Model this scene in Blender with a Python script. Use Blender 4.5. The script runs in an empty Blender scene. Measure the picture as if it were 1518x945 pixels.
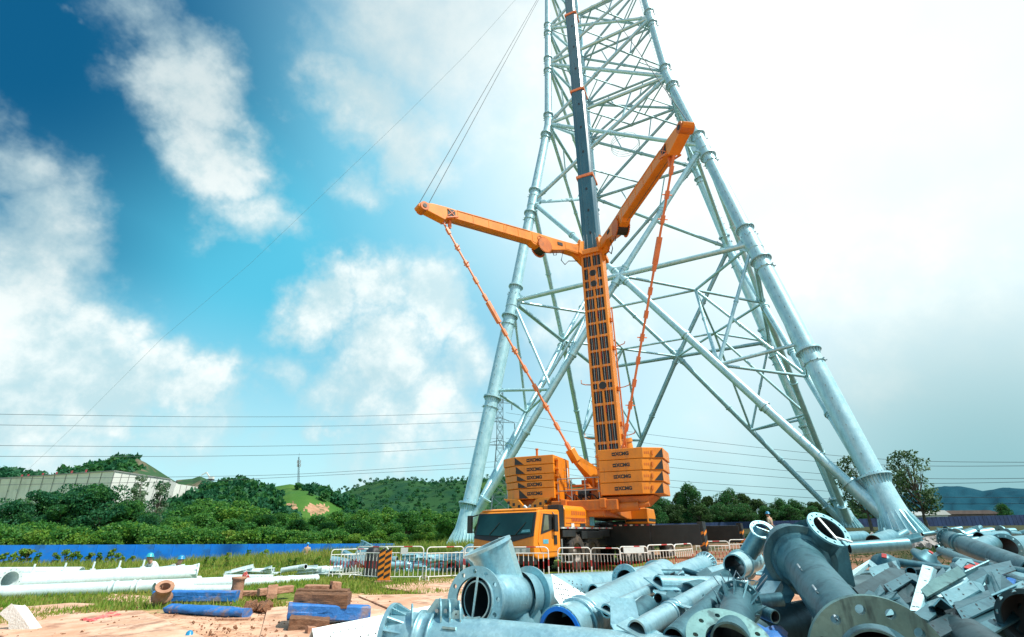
import bpy, math, random
import numpy as np
from mathutils import Vector as V, Matrix

# ------------------------------------------------------------------ camera, sky, sun, exposure
S = bpy.context.scene
COL = S.collection
PITCH, ROLL, CAM_H, FPX = 0.4104, 0.010, 1.6, 736.3
cam_data = bpy.data.cameras.new('camera')
cam = bpy.data.objects.new('camera', cam_data)
COL.objects.link(cam)
cam_data.sensor_width = 36.0
cam_data.lens = 36.0 * FPX / 1518.0
cam_data.clip_start, cam_data.clip_end = 0.05, 12000
_fw = V((0, math.cos(PITCH), math.sin(PITCH)))
_up0, _rt0 = V((0, -math.sin(PITCH), math.cos(PITCH))), V((1, 0, 0))
_rt = _rt0 * math.cos(ROLL) - _up0 * math.sin(ROLL)
_up = _rt0 * math.sin(ROLL) + _up0 * math.cos(ROLL)
cam.matrix_world = Matrix(((_rt.x, _up.x, -_fw.x, 0), (_rt.y, _up.y, -_fw.y, 0), (_rt.z, _up.z, -_fw.z, CAM_H), (0, 0, 0, 1)))
S.camera = cam
S.view_settings.view_transform = 'Standard'
S.view_settings.look = 'None'
S.view_settings.exposure = 0.45
S.view_settings.gamma = 1.0
S.render.film_transparent = False
S.cycles.max_bounces = 6
S.cycles.transparent_max_bounces = 6

SUN_AZ, SUN_EL = 116.0, 57.0


def ray(u, v):
    """direction, in the place, of a point of the photograph (1518 x 945)"""
    return _fw + _rt * ((u - 759.0) / FPX) - _up * ((v - 472.5) / FPX)


def at(u, v, d):
    r = ray(u, v)
    return V((0, 0, CAM_H)) + r * (d / r.y)


def on(u, v, z=0.0):
    r = ray(u, v)
    return V((0, 0, CAM_H)) + r * ((z - CAM_H) / r.z)


class NT:
    """small helper to write node trees"""
    def __init__(s, tree):
        s.t = tree
        tree.nodes.clear()

    def n(s, kind, props=None, **ins):
        nd = s.t.nodes.new(kind)
        for k, v in (props or {}).items():
            setattr(nd, k, v)
        for k, v in ins.items():
            key = int(k[1:]) if k[0] == 'i' and k[1:].isdigit() else k.replace('_', ' ')
            sock = nd.inputs[key]
            if isinstance(v, bpy.types.NodeSocket):
                s.t.links.new(v, sock)
            else:
                sock.default_value = v
        return nd

    def math(s, op, a, b=0.0, c=0.0, clamp=False):
        return s.n('ShaderNodeMath', dict(operation=op, use_clamp=clamp), i0=a, i1=b, i2=c).outputs[0]

    def mix(s, fac, a, b, blend='MIX'):
        nd = s.n('ShaderNodeMix', dict(data_type='RGBA', blend_type=blend), i0=fac, i6=a, i7=b)
        return nd.outputs[2]

    def noise(s, vec, scale, detail=4, rough=0.55, dist=0.0):
        return s.n('ShaderNodeTexNoise', None, Vector=vec, Scale=scale, Detail=detail, Roughness=rough, Distortion=dist)

    def step(s, x, lo, hi, a=0.0, b=1.0):
        return s.n('ShaderNodeMapRange', dict(interpolation_type='SMOOTHSTEP'), i0=x, i1=lo, i2=hi, i3=a, i4=b).outputs[0]


def c4(c):
    return (c[0], c[1], c[2], 1.0)


world = bpy.data.worlds.new('World')
S.world = world
world.use_nodes = True
w = NT(world.node_tree)
sky = w.n('ShaderNodeTexSky', dict(sky_type='NISHITA', sun_disc=False, sun_elevation=math.radians(SUN_EL), sun_rotation=math.radians(SUN_AZ),
                                   air_density=1.0, dust_density=0.6, ozone_density=2.0))
gen = w.n('ShaderNodeTexCoord').outputs['Generated']
wn = w.noise(gen, 3.6, 6, 0.6)
off = w.n('ShaderNodeVectorMath', dict(operation='SUBTRACT'), i0=wn.outputs['Color'], i1=(0.5, 0.5, 0.5)).outputs[0]
off = w.n('ShaderNodeVectorMath', dict(operation='SCALE'), i0=off, Scale=0.34).outputs[0]
dirw = w.n('ShaderNodeVectorMath', dict(operation='ADD'), i0=gen, i1=off).outputs[0]


def lobes(spec, vec):
    out = None
    for u, v, r, wt in spec:
        c = ray(u, v).normalized()
        d = w.n('ShaderNodeVectorMath', dict(operation='DISTANCE'), i0=vec, i1=c).outputs[1]
        m = w.step(d, r, r * 0.12, 0.0, wt)
        out = m if out is None else w.math('MAXIMUM', out, m)
    return out


CLOUDS = [  # direction (as a point of the picture), angular radius, density
    (240, 0, .12, .55), (270, 60, .11, .6), (310, 130, .14, .78), (330, 210, .13, .8), (375, 300, .12, .75), (235, 110, .07, .5), (440, 170, .09, .6), (400, 240, .09, .55),
    (560, 150, .16, .85), (610, 220, .15, .85), (530, 270, .09, .55), (620, 40, .28, .75), (520, 10, .16, .5), (730, 60, .3, .8), (720, 150, .16, .55),
    (10, 240, .13, .7), (50, 340, .14, .75), (20, 410, .19, .85), (100, 410, .10, .7), (110, 60, .045, .5), (15, 170, .05, .5),
    (40, 500, .17, 1.0), (140, 510, .17, 1.0), (230, 540, .15, 1.0), (310, 575, .12, .95), (60, 580, .15, .95), (170, 590, .12, .9), (30, 610, .11, .8),
    (455, 455, .13, .95), (600, 600, .2, .75), (520, 580, .16, .8), (480, 450, .12, .95), (560, 440, .14, .95), (640, 470, .16, 1.0), (560, 530, .18, .95), (690, 540, .16, .9), (640, 590, .15, .85), (500, 660, .08, .7), (600, 650, .10, .7),
    (110, 650, .16, .7), (300, 640, .14, .6), (210, 480, .12, .85), (560, 690, .16, .6), (680, 620, .14, .7), (420, 560, .08, .5), (840, 320, .18, .75), (880, 480, .2, .6), (380, 690, .08, .5), (250, 650, .09, .55),
    (1250, 420, .24, .7), (1400, 400, .25, .75), (1330, 540, .22, .62), (1100, 640, .16, .5), (1480, 560, .2, .6), (960, 130, .4, .9)]
VEIL = [(1250, 100, 1.0, 1.0), (1000, 180, .7, .9), (1480, 250, .8, .95), (1100, 420, .55, .6), (1350, 480, .6, .55)]
fb = w.noise(gen, 8.5, 9, 0.62).outputs['Fac']
fb2 = w.noise(gen, 2.2, 5, 0.55).outputs['Fac']
lb = lobes(CLOUDS, dirw)
# the part of the sky behind the photographer has clouds of its own
back = w.step(w.n('ShaderNodeSeparateXYZ', None, i0=gen).outputs['Y'], 0.05, -0.35, 0.0, 1.0)
bk = w.math('MULTIPLY', back, w.step(fb2, 0.42, 0.62))
dens = w.math('ADD', w.math('MAXIMUM', lb, bk), w.math('MULTIPLY', w.math('SUBTRACT', fb, 0.5), 0.98))
alpha = w.step(dens, 0.13, 0.90)
veil = w.math('MULTIPLY', lobes(VEIL, gen), w.math('ADD', 0.72, w.math('MULTIPLY', fb2, 0.5)), clamp=True)
# base air: clear sky, deeper away from the sun, paler low down
zc = w.n('ShaderNodeSeparateXYZ', None, i0=gen).outputs['Z']
skyc = w.mix(1.0, sky.outputs[0], (0.55, 1.22, 1.20, 1), 'MULTIPLY')
glow = lobes([(640, 330, .62, .92), (400, 400, .52, .92), (880, 380, .5, .8), (250, 500, .5, .75)], gen)
skyc = w.mix(glow, skyc, (0.80, 4.5, 6.2, 1))
deep = lobes([(10, 40, .46, .95), (110, 110, .36, .8), (80, 310, .26, .55)], gen)
skyc = w.mix(deep, skyc, (0.02, 0.80, 1.9, 1))
low = w.step(zc, 0.42, 0.06)
skyc = w.mix(w.math('MULTIPLY', low, 0.85), skyc, (4.4, 6.9, 7.3, 1))
shade = w.math('MULTIPLY', w.step(fb, 0.36, 0.66), w.step(dens, 0.35, 0.95), clamp=True)
cl = w.mix(shade, (4.2, 5.8, 6.2, 1), (7.6, 8.0, 7.8, 1))
grey = lobes([(640, 40, .42, .8), (540, 20, .36, .7), (460, 60, .3, .6), (300, 80, .3, .55), (30, 280, .22, .5)], gen)
cl = w.mix(grey, cl, (3.6, 4.7, 5.0, 1))
colr = w.mix(w.math('MULTIPLY', alpha, 0.93), skyc, cl)
colr = w.mix(w.math('MULTIPLY', veil, 0.9), colr, (8.6, 9.2, 9.1, 1))
dim = lobes([(1530, 800, .50, .95), (1330, 800, .36, .8), (1540, 690, .35, .5), (1100, 800, .24, .5)], gen)
colr = w.mix(w.math('MULTIPLY', dim, 0.9), colr, (1.6, 3.6, 4.0, 1))
bg = w.n('ShaderNodeBackground', None, Color=colr, Strength=0.1)
w.n('ShaderNodeOutputWorld', None, Surface=bg.outputs[0])

sun_d = bpy.data.lights.new('sun', 'SUN')
sun_d.energy = 4.4
sun_d.angle = math.radians(0.6)
sun_d.color = (1.0, 0.95, 0.86)
sun = bpy.data.objects.new('sun', sun_d)
COL.objects.link(sun)
_a, _e = math.radians(SUN_AZ), math.radians(SUN_EL)
SUNDIR = V((math.sin(_a) * math.cos(_e), math.cos(_a) * math.cos(_e), math.sin(_e)))
sun.rotation_euler = SUNDIR.to_track_quat('Z', 'Y').to_euler()
sun.location = (60, -20, 120)


# ------------------------------------------------------------------ materials
def mk(name, ca, cb=None, rough=0.6, metal=0.0, scale=3.0, detail=5, lo=0.35, hi=0.68, bump=0.0, bscale=None, cc=None, cscale=0.5, clo=0.5, chi=0.62,
       camt=1.0, rvar=0.12, coord='Object', stretch=None, spec=0.5, trans=0.0):
    m = bpy.data.materials.new(name)
    m.use_nodes = True
    t = NT(m.node_tree)
    vec = t.n('ShaderNodeTexCoord').outputs[coord]
    if stretch:
        vec = t.n('ShaderNodeMapping', None, Vector=vec, Scale=stretch).outputs[0]
    n1 = t.noise(vec, scale, detail, 0.6).outputs['Fac']
    f = t.step(n1, lo, hi)
    col = t.mix(f, c4(ca), c4(cb or ca))
    if cc:
        n2 = t.noise(vec, cscale, 6, 0.65).outputs['Fac']
        col = t.mix(t.math('MULTIPLY', t.step(n2, clo, chi), camt), col, c4(cc))
    ro = t.math('ADD', rough - rvar / 2, t.math('MULTIPLY', n1, rvar), clamp=True)
    b = t.n('ShaderNodeBsdfPrincipled', None, Base_Color=col, Roughness=ro, Metallic=metal)
    b.inputs['Specular IOR Level'].default_value = spec
    if bump:
        nb = t.noise(vec, bscale or scale * 4, 6, 0.6).outputs['Fac']
        bp = t.n('ShaderNodeBump', None, Strength=bump, Distance=0.05, Height=nb)
        t.t.links.new(bp.outputs[0], b.inputs['Normal'])
    sh = b.outputs[0]
    if trans:
        tr = t.n('ShaderNodeBsdfTranslucent', None, Color=col)
        sh = t.n('ShaderNodeMixShader', None, i0=trans, i1=sh, i2=tr.outputs[0]).outputs[0]
    t.n('ShaderNodeOutputMaterial', None, Surface=sh)
    return m


def galv(name, ca, cb, cc, rough=0.4, metal=0.7, amt=0.5):
    """hot dip galvanised steel: fine spangle, run marks, dull blotches"""
    m = bpy.data.materials.new(name)
    m.use_nodes = True
    t = NT(m.node_tree)
    vec = t.n('ShaderNodeTexCoord').outputs['Object']
    vo = t.n('ShaderNodeTexVoronoi', None, Vector=vec, Scale=38.0)
    n1 = t.noise(vec, 1.1, 6, 0.62).outputs['Fac']
    n2 = t.noise(t.n('ShaderNodeMapping', None, Vector=vec, Scale=(3.0, 3.0, 0.5)).outputs[0], 2.2, 5, 0.6).outputs['Fac']
    col = t.mix(t.step(n1, 0.34, 0.66), c4(ca), c4(cb))
    col = t.mix(t.math('MULTIPLY', t.step(n2, 0.50, 0.66), amt), col, c4(cc))
    sp = t.math('ADD', 0.90, t.math('MULTIPLY', t.n('ShaderNodeSeparateColor', None, i0=vo.outputs['Color']).outputs[0], 0.16))
    col = t.mix(1.0, col, t.n('ShaderNodeCombineColor', None, i0=sp, i1=sp, i2=sp).outputs[0], 'MULTIPLY')
    ro = t.math('ADD', rough - 0.1, t.math('MULTIPLY', n2, 0.24))
    nb = t.noise(vec, 5.0, 4, 0.6).outputs['Fac']
    bp = t.n('ShaderNodeBump', None, Strength=0.10, Distance=0.03, Height=nb)
    b = t.n('ShaderNodeBsdfPrincipled', None, Base_Color=col, Roughness=ro, Metallic=metal, Normal=bp.outputs[0])
    t.n('ShaderNodeOutputMaterial', None, Surface=b.outputs[0])
    return m


M = {}
M['galv'] = galv('galvanised_steel', (.40, .66, .71), (.54, .79, .83), (.26, .50, .57), .34, .42)
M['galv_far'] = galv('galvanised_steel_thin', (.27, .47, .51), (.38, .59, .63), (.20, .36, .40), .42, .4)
M['galv_mid'] = galv('galvanised_steel_grey', (.12, .30, .355), (.20, .42, .475), (.065, .19, .24), .36, .5)
M['galv_new'] = galv('galvanised_steel_pale', (.24, .46, .53), (.38, .61, .67), (.14, .31, .40), .32, .55)
M['galv_white'] = galv('galvanised_steel_bright', (.66, .78, .79), (.78, .86, .86), (.52, .66, .68), .45, .2)
M['galv_dull'] = galv('galvanised_steel_weathered_shade', (.040, .135, .172), (.078, .205, .245), (.024, .085, .115), .42, .55, .7)  # weathered grey, taken darker to paint shade into the heap's right side
M['galv_dark'] = galv('galvanised_steel_dark', (.022, .060, .074), (.045, .105, .125), (.014, .038, .047), .45, .5, .7)  # darkest steel tone, deepens the painted shade on the right
M['galv_patina_shade'] = galv('galvanised_steel_patina_shade', (.055, .155, .165), (.14, .29, .29), (.025, .07, .08), .5, .4, .9)  # patina mottling, with shade for the right side mixed into the colour
M['pipe_in'] = mk('pipe_inside', (.016, .024, .028), (.03, .04, .045), .7, .2)
M['bolt'] = mk('bolt_zinc', (.42, .52, .56), (.30, .38, .42), .45, .8)
M['orange'] = mk('orange_paint', (.70, .21, .007), (.80, .265, .012), .36, 0, .9, lo=.3, hi=.7, cc=(.36, .125, .025), cscale=1.6, clo=.52, chi=.76, camt=.5, stretch=(1, 1, .45), bump=.03, bscale=6)
M['orange_arm'] = mk('orange_paint_arm', (.71, .222, .014), (.80, .275, .022), .40, 0, .9, lo=.3, hi=.7, cc=(.36, .12, .03), cscale=1.5, clo=.52, chi=.76, camt=.55, bump=.03, bscale=6)
M['orange_dirty'] = mk('orange_paint_dusty', (.52, .13, .012), (.62, .17, .015), .5, 0, 1.5, cc=(.25, .09, .03), cscale=2.5, clo=.5, chi=.75, camt=.6)
M['guy'] = mk('orange_link_paint', (.70, .20, .07), (.78, .26, .10), .5)
M['black'] = mk('black_paint', (.012, .016, .018), (.022, .026, .028), .45, 0, 2, cc=(.03, .03, .028), cscale=1.6, clo=.55, chi=.8, camt=.4)
M['boom'] = mk('boom_slate_paint', (.020, .095, .140), (.028, .120, .170), .24, 0, .5, rvar=.08, spec=.75)
M['boom_edge'] = mk('boom_slate_paint_edge', (.04, .11, .14), (.06, .15, .18), .3, 0, .5, rvar=.08, spec=.8)
M['grille'] = mk('dark_grille', (.010, .014, .016), (.018, .022, .024), .55)
M['trim_dark'] = mk('dark_plastic_trim', (.03, .035, .038), None, .5)
M['rubber'] = mk('tyre_rubber', (.020, .019, .018), (.035, .032, .028), .85, 0, 5, cc=(.16, .11, .07), cscale=2.5, clo=.45, chi=.75, camt=.6)
M['rim'] = mk('wheel_rim_steel', (.10, .09, .08), (.16, .14, .12), .55, .5)
M['trim'] = mk('grey_steel_trim', (.34, .38, .39), (.44, .48, .48), .5, .4)
M['white_paint'] = mk('white_paint', (.74, .74, .70), (.62, .62, .58), .5, 0, 6, cc=(.42, .34, .26), cscale=5, clo=.55, chi=.75, camt=.5)
M['red_paint'] = mk('red_paint', (.46, .025, .022), (.36, .03, .028), .5, 0, 5)
M['board'] = mk('sign_board', (.68, .72, .70), (.56, .62, .62), .5, 0, 3)
M['glass'] = mk('cab_glass', (.004, .034, .042), (.010, .056, .064), .16, 0, .6, rvar=.04, spec=.22)
M['glass_side'] = mk('cab_side_glass', (.10, .12, .08), (.14, .15, .10), .1, 0, 1, rvar=.02)
M['lamp'] = mk('lamp_glass', (.55, .62, .64), (.70, .74, .75), .15, .2)
M['cyan'] = mk('cyan_sticker', (.06, .30, .42), (.12, .42, .52), .5, 0, 9)
M['decal'] = mk('black_decal', (.012, .014, .015), (.02, .022, .022), .5)
M['decal_red'] = mk('red_decal', (.46, .10, .04), (.40, .07, .03), .5, 0, 8)
M['wood'] = mk('weathered_timber', (.13, .062, .032), (.25, .125, .068), .85, 0, 4, stretch=(1, 6, 9), cc=(.05, .03, .02), cscale=1.2, clo=.5, chi=.72, camt=.75, bump=.5, bscale=14)
M['wood_pale'] = mk('mud_covered_timber', (.33, .165, .10), (.43, .24, .155), .9, 0, 5, cc=(.25, .11, .06), cscale=2, bump=.4, bscale=18)
M['blue_beam'] = mk('blue_painted_timber', (.012, .12, .38), (.02, .17, .50), .6, 0, 4, cc=(.30, .20, .13), cscale=2.6, clo=.53, chi=.70, camt=.75, bump=.4, bscale=12)
M['blue_fence'] = mk('blue_fence_sheet', (.004, .20, .78), (.006, .25, .85), .45, 0, .8, cc=(.02, .16, .50), cscale=.6, bump=.0)
M['dark_fence'] = mk('navy_fence_sheet', (.006, .022, .075), (.012, .04, .12), .6, 0, .8)
M['tarp'] = mk('black_tarpaulin', (.012, .014, .016), (.028, .032, .035), .5, 0, 3, bump=.6, bscale=5)
M['sack'] = mk('white_woven_sack', (.80, .79, .76), (.70, .68, .63), .85, 0, 4, bump=.5, bscale=30)
M['red_cloth'] = mk('red_cloth', (.56, .05, .055), (.70, .20, .18), .85, 0, 12, bump=.5, bscale=20)
M['hazard_o'] = mk('hazard_orange', (.78, .24, .01), (.70, .20, .01), .5)
M['wire'] = mk('cable_dark', (.035, .055, .065), (.05, .07, .08), .6)
M['wire_pale'] = mk('cable_pale', (.20, .30, .34), (.25, .34, .38), .6)
M['lattice'] = mk('pylon_steel', (.11, .17, .19), (.16, .22, .24), .6, .2)
M['hall'] = mk('hall_panel', (.70, .71, .66), (.76, .77, .71), .7, 0, .1, cc=(.60, .61, .57), cscale=.06, camt=.6)
M['hall_side'] = M['hall']
M['seam'] = mk('panel_seam', (.24, .25, .24), None, .8)
M['hall_sign'] = mk('facade_lettering', (.12, .28, .33), None, .6)
M['roof_red'] = mk('roof_lettering_red', (.44, .06, .08), None, .6)
M['shed'] = mk('shed_roof', (.14, .10, .09), (.20, .15, .13), .85, 0, .3)
M['skin'] = mk('skin', (.42, .23, .15), (.46, .26, .17), .6)
M['helmet'] = mk('helmet_blue', (.015, .22, .42), None, .3)
M['helmet_teal'] = mk('helmet_teal', (.03, .36, .42), None, .3)
M['khaki'] = mk('khaki_cloth', (.40, .36, .27), (.32, .29, .22), .9, 0, 9)
M['cloth_grey'] = mk('grey_cloth', (.20, .22, .21), (.28, .30, .28), .9, 0, 9)
M['cloth_white'] = mk('pale_cloth', (.62, .66, .64), (.52, .57, .56), .9, 0, 9)
M['cloth_dark'] = mk('dark_cloth', (.05, .06, .07), None, .9)
M['boot'] = mk('boot', (.03, .025, .02), None, .7)
M['mud'] = mk('road_plate_mud', (.50, .27, .165), (.68, .45, .32), .9, 0, 1.3, 8, cc=(.25, .115, .07), cscale=2.1, clo=.50, chi=.66, camt=.75, bump=.5, bscale=8)
M['soil'] = mk('soil_clod', (.26, .12, .06), (.16, .08, .045), .95, 0, 8, bump=.8, bscale=20)
M['stone'] = mk('rubble_stone', (.36, .34, .33), (.24, .22, .20), .9, 0, 5, bump=.5)
M['bark'] = mk('bark', (.10, .08, .06), (.16, .13, .10), .9, 0, 4, bump=.4)


def leafmat(name, a, b, c):
    m = mk(name, a, b, .55, 0, .55, 3, .38, .62, cc=c, cscale=3.2, clo=.45, chi=.6, camt=.8, trans=.42, spec=.25)
    return m


def weather(m, amount, tone, scale=(2.2, 2.2, .35)):
    """dust films and run marks over paint, fixed to the surface"""
    t = m.node_tree
    b = next(n for n in t.nodes if n.type == 'BSDF_PRINCIPLED')
    src = b.inputs['Base Color'].links[0].from_socket
    h = NT.__new__(NT)
    h.t = t
    vec = h.n('ShaderNodeMapping', None, Vector=h.n('ShaderNodeTexCoord').outputs['Object'], Scale=scale).outputs[0]
    a = h.noise(vec, 2.6, 7, .68).outputs['Fac']
    c = h.noise(vec, .35, 3, .5).outputs['Fac']
    f = h.math('MULTIPLY', h.math('MULTIPLY', h.step(a, .48, .72), h.step(c, .35, .62)), amount)
    t.links.new(h.mix(f, src, c4(tone)), b.inputs['Base Color'])


for k_ in ('orange', 'orange_arm', 'orange_dirty', 'guy'):
    weather(M[k_], .5, (.30, .15, .07))
for k_ in ('boom',):
    weather(M[k_], .35, (.12, .17, .18), (3, 3, .2))
weather(M['blue_fence'], .5, (.10, .22, .45), (.5, .5, 1.5))
weather(M['hall'], .6, (.46, .46, .42), (.05, .05, .02))
weather(M['white_paint'], .5, (.32, .22, .15), (4, 4, 4))
weather(M['galv_white'], .45, (.46, .44, .38), (1.5, 1.5, 1.5))

L = dict(dark=leafmat('leaf_dark', (.026, .125, .030), (.060, .19, .040), (.022, .13, .045)),
         mid=leafmat('leaf_mid', (.055, .205, .030), (.110, .265, .040), (.035, .155, .040)),
         light=leafmat('leaf_light', (.145, .30, .030), (.20, .32, .05), (.06, .20, .03)),
         teal=leafmat('leaf_teal', (.020, .125, .058), (.038, .165, .062), (.016, .10, .045)),
         olive=leafmat('leaf_olive', (0.036, 0.088, 0.025), (0.067, 0.131, 0.031), (0.023, 0.066, 0.021)),
         weed=leafmat('leaf_weed', (0.189, 0.310, 0.035), (0.290, 0.320, 0.070), (0.087, 0.232, 0.028)),
         grass=leafmat('blade_green', (0.145, 0.295, 0.025), (0.290, 0.320, 0.049), (0.377, 0.320, 0.098)),
         pale=leafmat('leaf_pale', (0.145, 0.264, 0.140), (0.232, 0.320, 0.210), (0.102, 0.186, 0.098)))


# ------------------------------------------------------------------ mesh builder and scene tree
ORG = {}


class MB:
    def __init__(s):
        s.v, s.f, s.m, s.s = [], [], [], []

    def add(s, vs, fs, mat=0, smooth=False):
        o = len(s.v)
        s.v.extend([tuple(p) for p in vs])
        for f in fs:
            s.f.append([i + o for i in f])
            s.m.append(mat)
            s.s.append(smooth)

    def box(s, c, sx, sy, sz, ax=None, mat=0):
        """ax: three unit vectors"""
        c = V(c)
        ax = ax or (V((1, 0, 0)), V((0, 1, 0)), V((0, 0, 1)))
        a, b, d = ax[0] * sx / 2, ax[1] * sy / 2, ax[2] * sz / 2
        vs = [c - a - b - d, c + a - b - d, c + a + b - d, c - a + b - d, c - a - b + d, c + a - b + d, c + a + b + d, c - a + b + d]
        s.add(vs, [(0, 3, 2, 1), (4, 5, 6, 7), (0, 1, 5, 4), (1, 2, 6, 5), (2, 3, 7, 6), (3, 0, 4, 7)], mat)

    def beam(s, p0, p1, w_, h, up=(0, 0, 1), mat=0, w1=None, h1=None):
        p0, p1 = V(p0), V(p1)
        d = (p1 - p0).normalized()
        r = d.cross(V(up))
        if r.length < 1e-4:
            r = d.cross(V((1, 0, 0)))
        r.normalize()
        u = r.cross(d)
        w1, h1 = w1 or w_, h1 or h
        vs = []
        for p, a, b in ((p0, w_ / 2, h / 2), (p1, w1 / 2, h1 / 2)):
            vs += [p - r * a - u * b, p + r * a - u * b, p + r * a + u * b, p - r * a + u * b]
        s.add(vs, [(0, 1, 2, 3), (7, 6, 5, 4), (0, 4, 5, 1), (1, 5, 6, 2), (2, 6, 7, 3), (3, 7, 4, 0)], mat)

    @staticmethod
    def frame(d):
        d = V(d).normalized()
        r = d.cross(V((0, 0, 1)))
        if r.length < 1e-3:
            r = d.cross(V((1, 0, 0)))
        r.normalize()
        return d, r, r.cross(d)

    def circ(s, c, d, r, n, ph=0.0):
        d, a, b = s.frame(d)
        return [V(c) + a * (r * math.cos(ph + 2 * math.pi * i / n)) + b * (r * math.sin(ph + 2 * math.pi * i / n)) for i in range(n)]

    def lathe(s, p0, p1, prof, n=16, mat=0, smooth=True, closed=False, caps=False):
        """prof: list of (distance along p0->p1, radius)"""
        p0, p1 = V(p0), V(p1)
        d = (p1 - p0).normalized()
        rings = [s.circ(p0 + d * t, d, max(r, 1e-4), n) for t, r in prof]
        vs = [p for rg in rings for p in rg]
        k = len(rings)
        fs = []
        for j in range(k if closed else k - 1):
            j2 = (j + 1) % k
            for i in range(n):
                i2 = (i + 1) % n
                fs.append((j * n + i, j2 * n + i, j2 * n + i2, j * n + i2))
        s.add(vs, fs, mat, smooth)
        if caps:
            s.add(rings[0], [tuple(range(n))], mat)
            s.add(rings[-1], [tuple(reversed(range(n)))], mat)

    def tube(s, p0, p1, r0, r1=None, n=12, mat=0, caps=True):
        r1 = r0 if r1 is None else r1
        s.lathe(p0, p1, [(0, r0), ((V(p1) - V(p0)).length, r1)], n, mat, True, False, caps)

    def hollow(s, p0, p1, ro, ri, n=20, mat=0, matin=1):
        Ln = (V(p1) - V(p0)).length
        s.lathe(p0, p1, [(0, ro), (Ln, ro)], n, mat)
        s.lathe(p0, p1, [(Ln, ri), (0, ri)], n, matin)
        for t in (0, Ln):
            pr = [(t, ri), (t, ro)] if t == 0 else [(t, ro), (t, ri)]
            s.lathe(p0, p1, pr, n, mat, False)

    def annulus(s, c, d, ro, ri, t, n=28, mat=0):
        d = V(d).normalized()
        s.lathe(V(c) - d * t / 2, V(c) + d * t / 2, [(0, ri), (0, ro)], n, mat, False)
        s.lathe(V(c) - d * t / 2, V(c) + d * t / 2, [(0, ro), (t, ro)], n, mat, True)
        s.lathe(V(c) - d * t / 2, V(c) + d * t / 2, [(t, ro), (t, ri)], n, mat, False)
        s.lathe(V(c) - d * t / 2, V(c) + d * t / 2, [(t, ri), (0, ri)], n, mat, True)

    def bolted(s, c, d, ro, ri, t, nh, rh, mat=0, ph=0.0, k=8):
        """flange ring with real bolt holes"""
        d, a, b = s.frame(d)
        c = V(c)
        rm = (ro + ri) / 2
        P = lambda r, th, z: c + a * (r * math.cos(th)) + b * (r * math.sin(th)) + d * z
        for q in range(nh):
            t0, t1 = ph + 2 * math.pi * q / nh, ph + 2 * math.pi * (q + 1) / nh
            tm = (t0 + t1) / 2
            out = []
            for i in range(k):
                out.append((ro, t0 + (t1 - t0) * i / k))
            for i in range(k // 2):
                out.append((ro + (ri - ro) * i / (k // 2), t1))
            for i in range(k):
                out.append((ri, t1 + (t0 - t1) * i / k))
            for i in range(k // 2):
                out.append((ri + (ro - ri) * i / (k // 2), t0))
            m = len(out)
            hole = []
            for r, th in out:
                dx, dy = (r - rm), (th - tm) * rm
                ang = math.atan2(dy, dx)
                hole.append((rm + rh * math.cos(ang), tm + rh * math.sin(ang) / rm))
            for z, flip in ((t / 2, False), (-t / 2, True)):
                vs = [P(r, th, z) for r, th in out] + [P(r, th, z) for r, th in hole]
                fs = [(i, (i + 1) % m, m + (i + 1) % m, m + i) for i in range(m)]
                if flip:
                    fs = [tuple(reversed(f)) for f in fs]
                s.add(vs, fs, mat)
            vs = [P(r, th, t / 2) for r, th in hole] + [P(r, th, -t / 2) for r, th in hole]
            s.add(vs, [(i, (i + 1) % m, m + (i + 1) % m, m + i) for i in range(m)], mat, True)
            for lo, hi in ((0, k), (k + k // 2, 2 * k + k // 2)):
                seg = [out[i % m] for i in range(lo, hi + 1)]
                vs = [P(r, th, t / 2) for r, th in seg] + [P(r, th, -t / 2) for r, th in seg]
                q2 = len(seg)
                s.add(vs, [(i, q2 + i, q2 + i + 1, i + 1) for i in range(q2 - 1)], mat, True)

    def sweep(s, pts, r, n=8, mat=0, rads=None):
        pts = [V(p) for p in pts]
        rings = []
        for i, p in enumerate(pts):
            d = pts[min(i + 1, len(pts) - 1)] - pts[max(i - 1, 0)]
            rings.append(s.circ(p, d, rads[i] if rads else r, n))
        vs = [p for rg in rings for p in rg]
        fs = []
        for j in range(len(pts) - 1):
            for i in range(n):
                i2 = (i + 1) % n
                fs.append((j * n + i, (j + 1) * n + i, (j + 1) * n + i2, j * n + i2))
        s.add(vs, fs, mat, True)
        s.add(rings[0], [tuple(range(n))], mat)
        s.add(rings[-1], [tuple(reversed(range(n)))], mat)

    def prism(s, pts, th, mat=0, nrm=None, mid=True):
        pts = [V(p) for p in pts]
        if nrm is None:
            nrm = (pts[1] - pts[0]).cross(pts[2] - pts[0])
        nrm = V(nrm).normalized()
        n = len(pts)
        o0, o1 = (-th / 2, th / 2) if mid else (0, th)
        vs = [p + nrm * o0 for p in pts] + [p + nrm * o1 for p in pts]
        fs = [tuple(reversed(range(n))), tuple(range(n, 2 * n))] + [(i, (i + 1) % n, n + (i + 1) % n, n + i) for i in range(n)]
        s.add(vs, fs, mat)

    def mesh(s, name, mats, org=V((0, 0, 0))):
        me = bpy.data.meshes.new(name)
        arr = [(p[0] - org.x, p[1] - org.y, p[2] - org.z) for p in s.v]
        me.from_pydata(arr, [], s.f)
        for m in (mats if isinstance(mats, (list, tuple)) else [mats]):
            me.materials.append(m)
        me.polygons.foreach_set('material_index', s.m)
        me.polygons.foreach_set('use_smooth', s.s)
        me.update()
        return me

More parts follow.
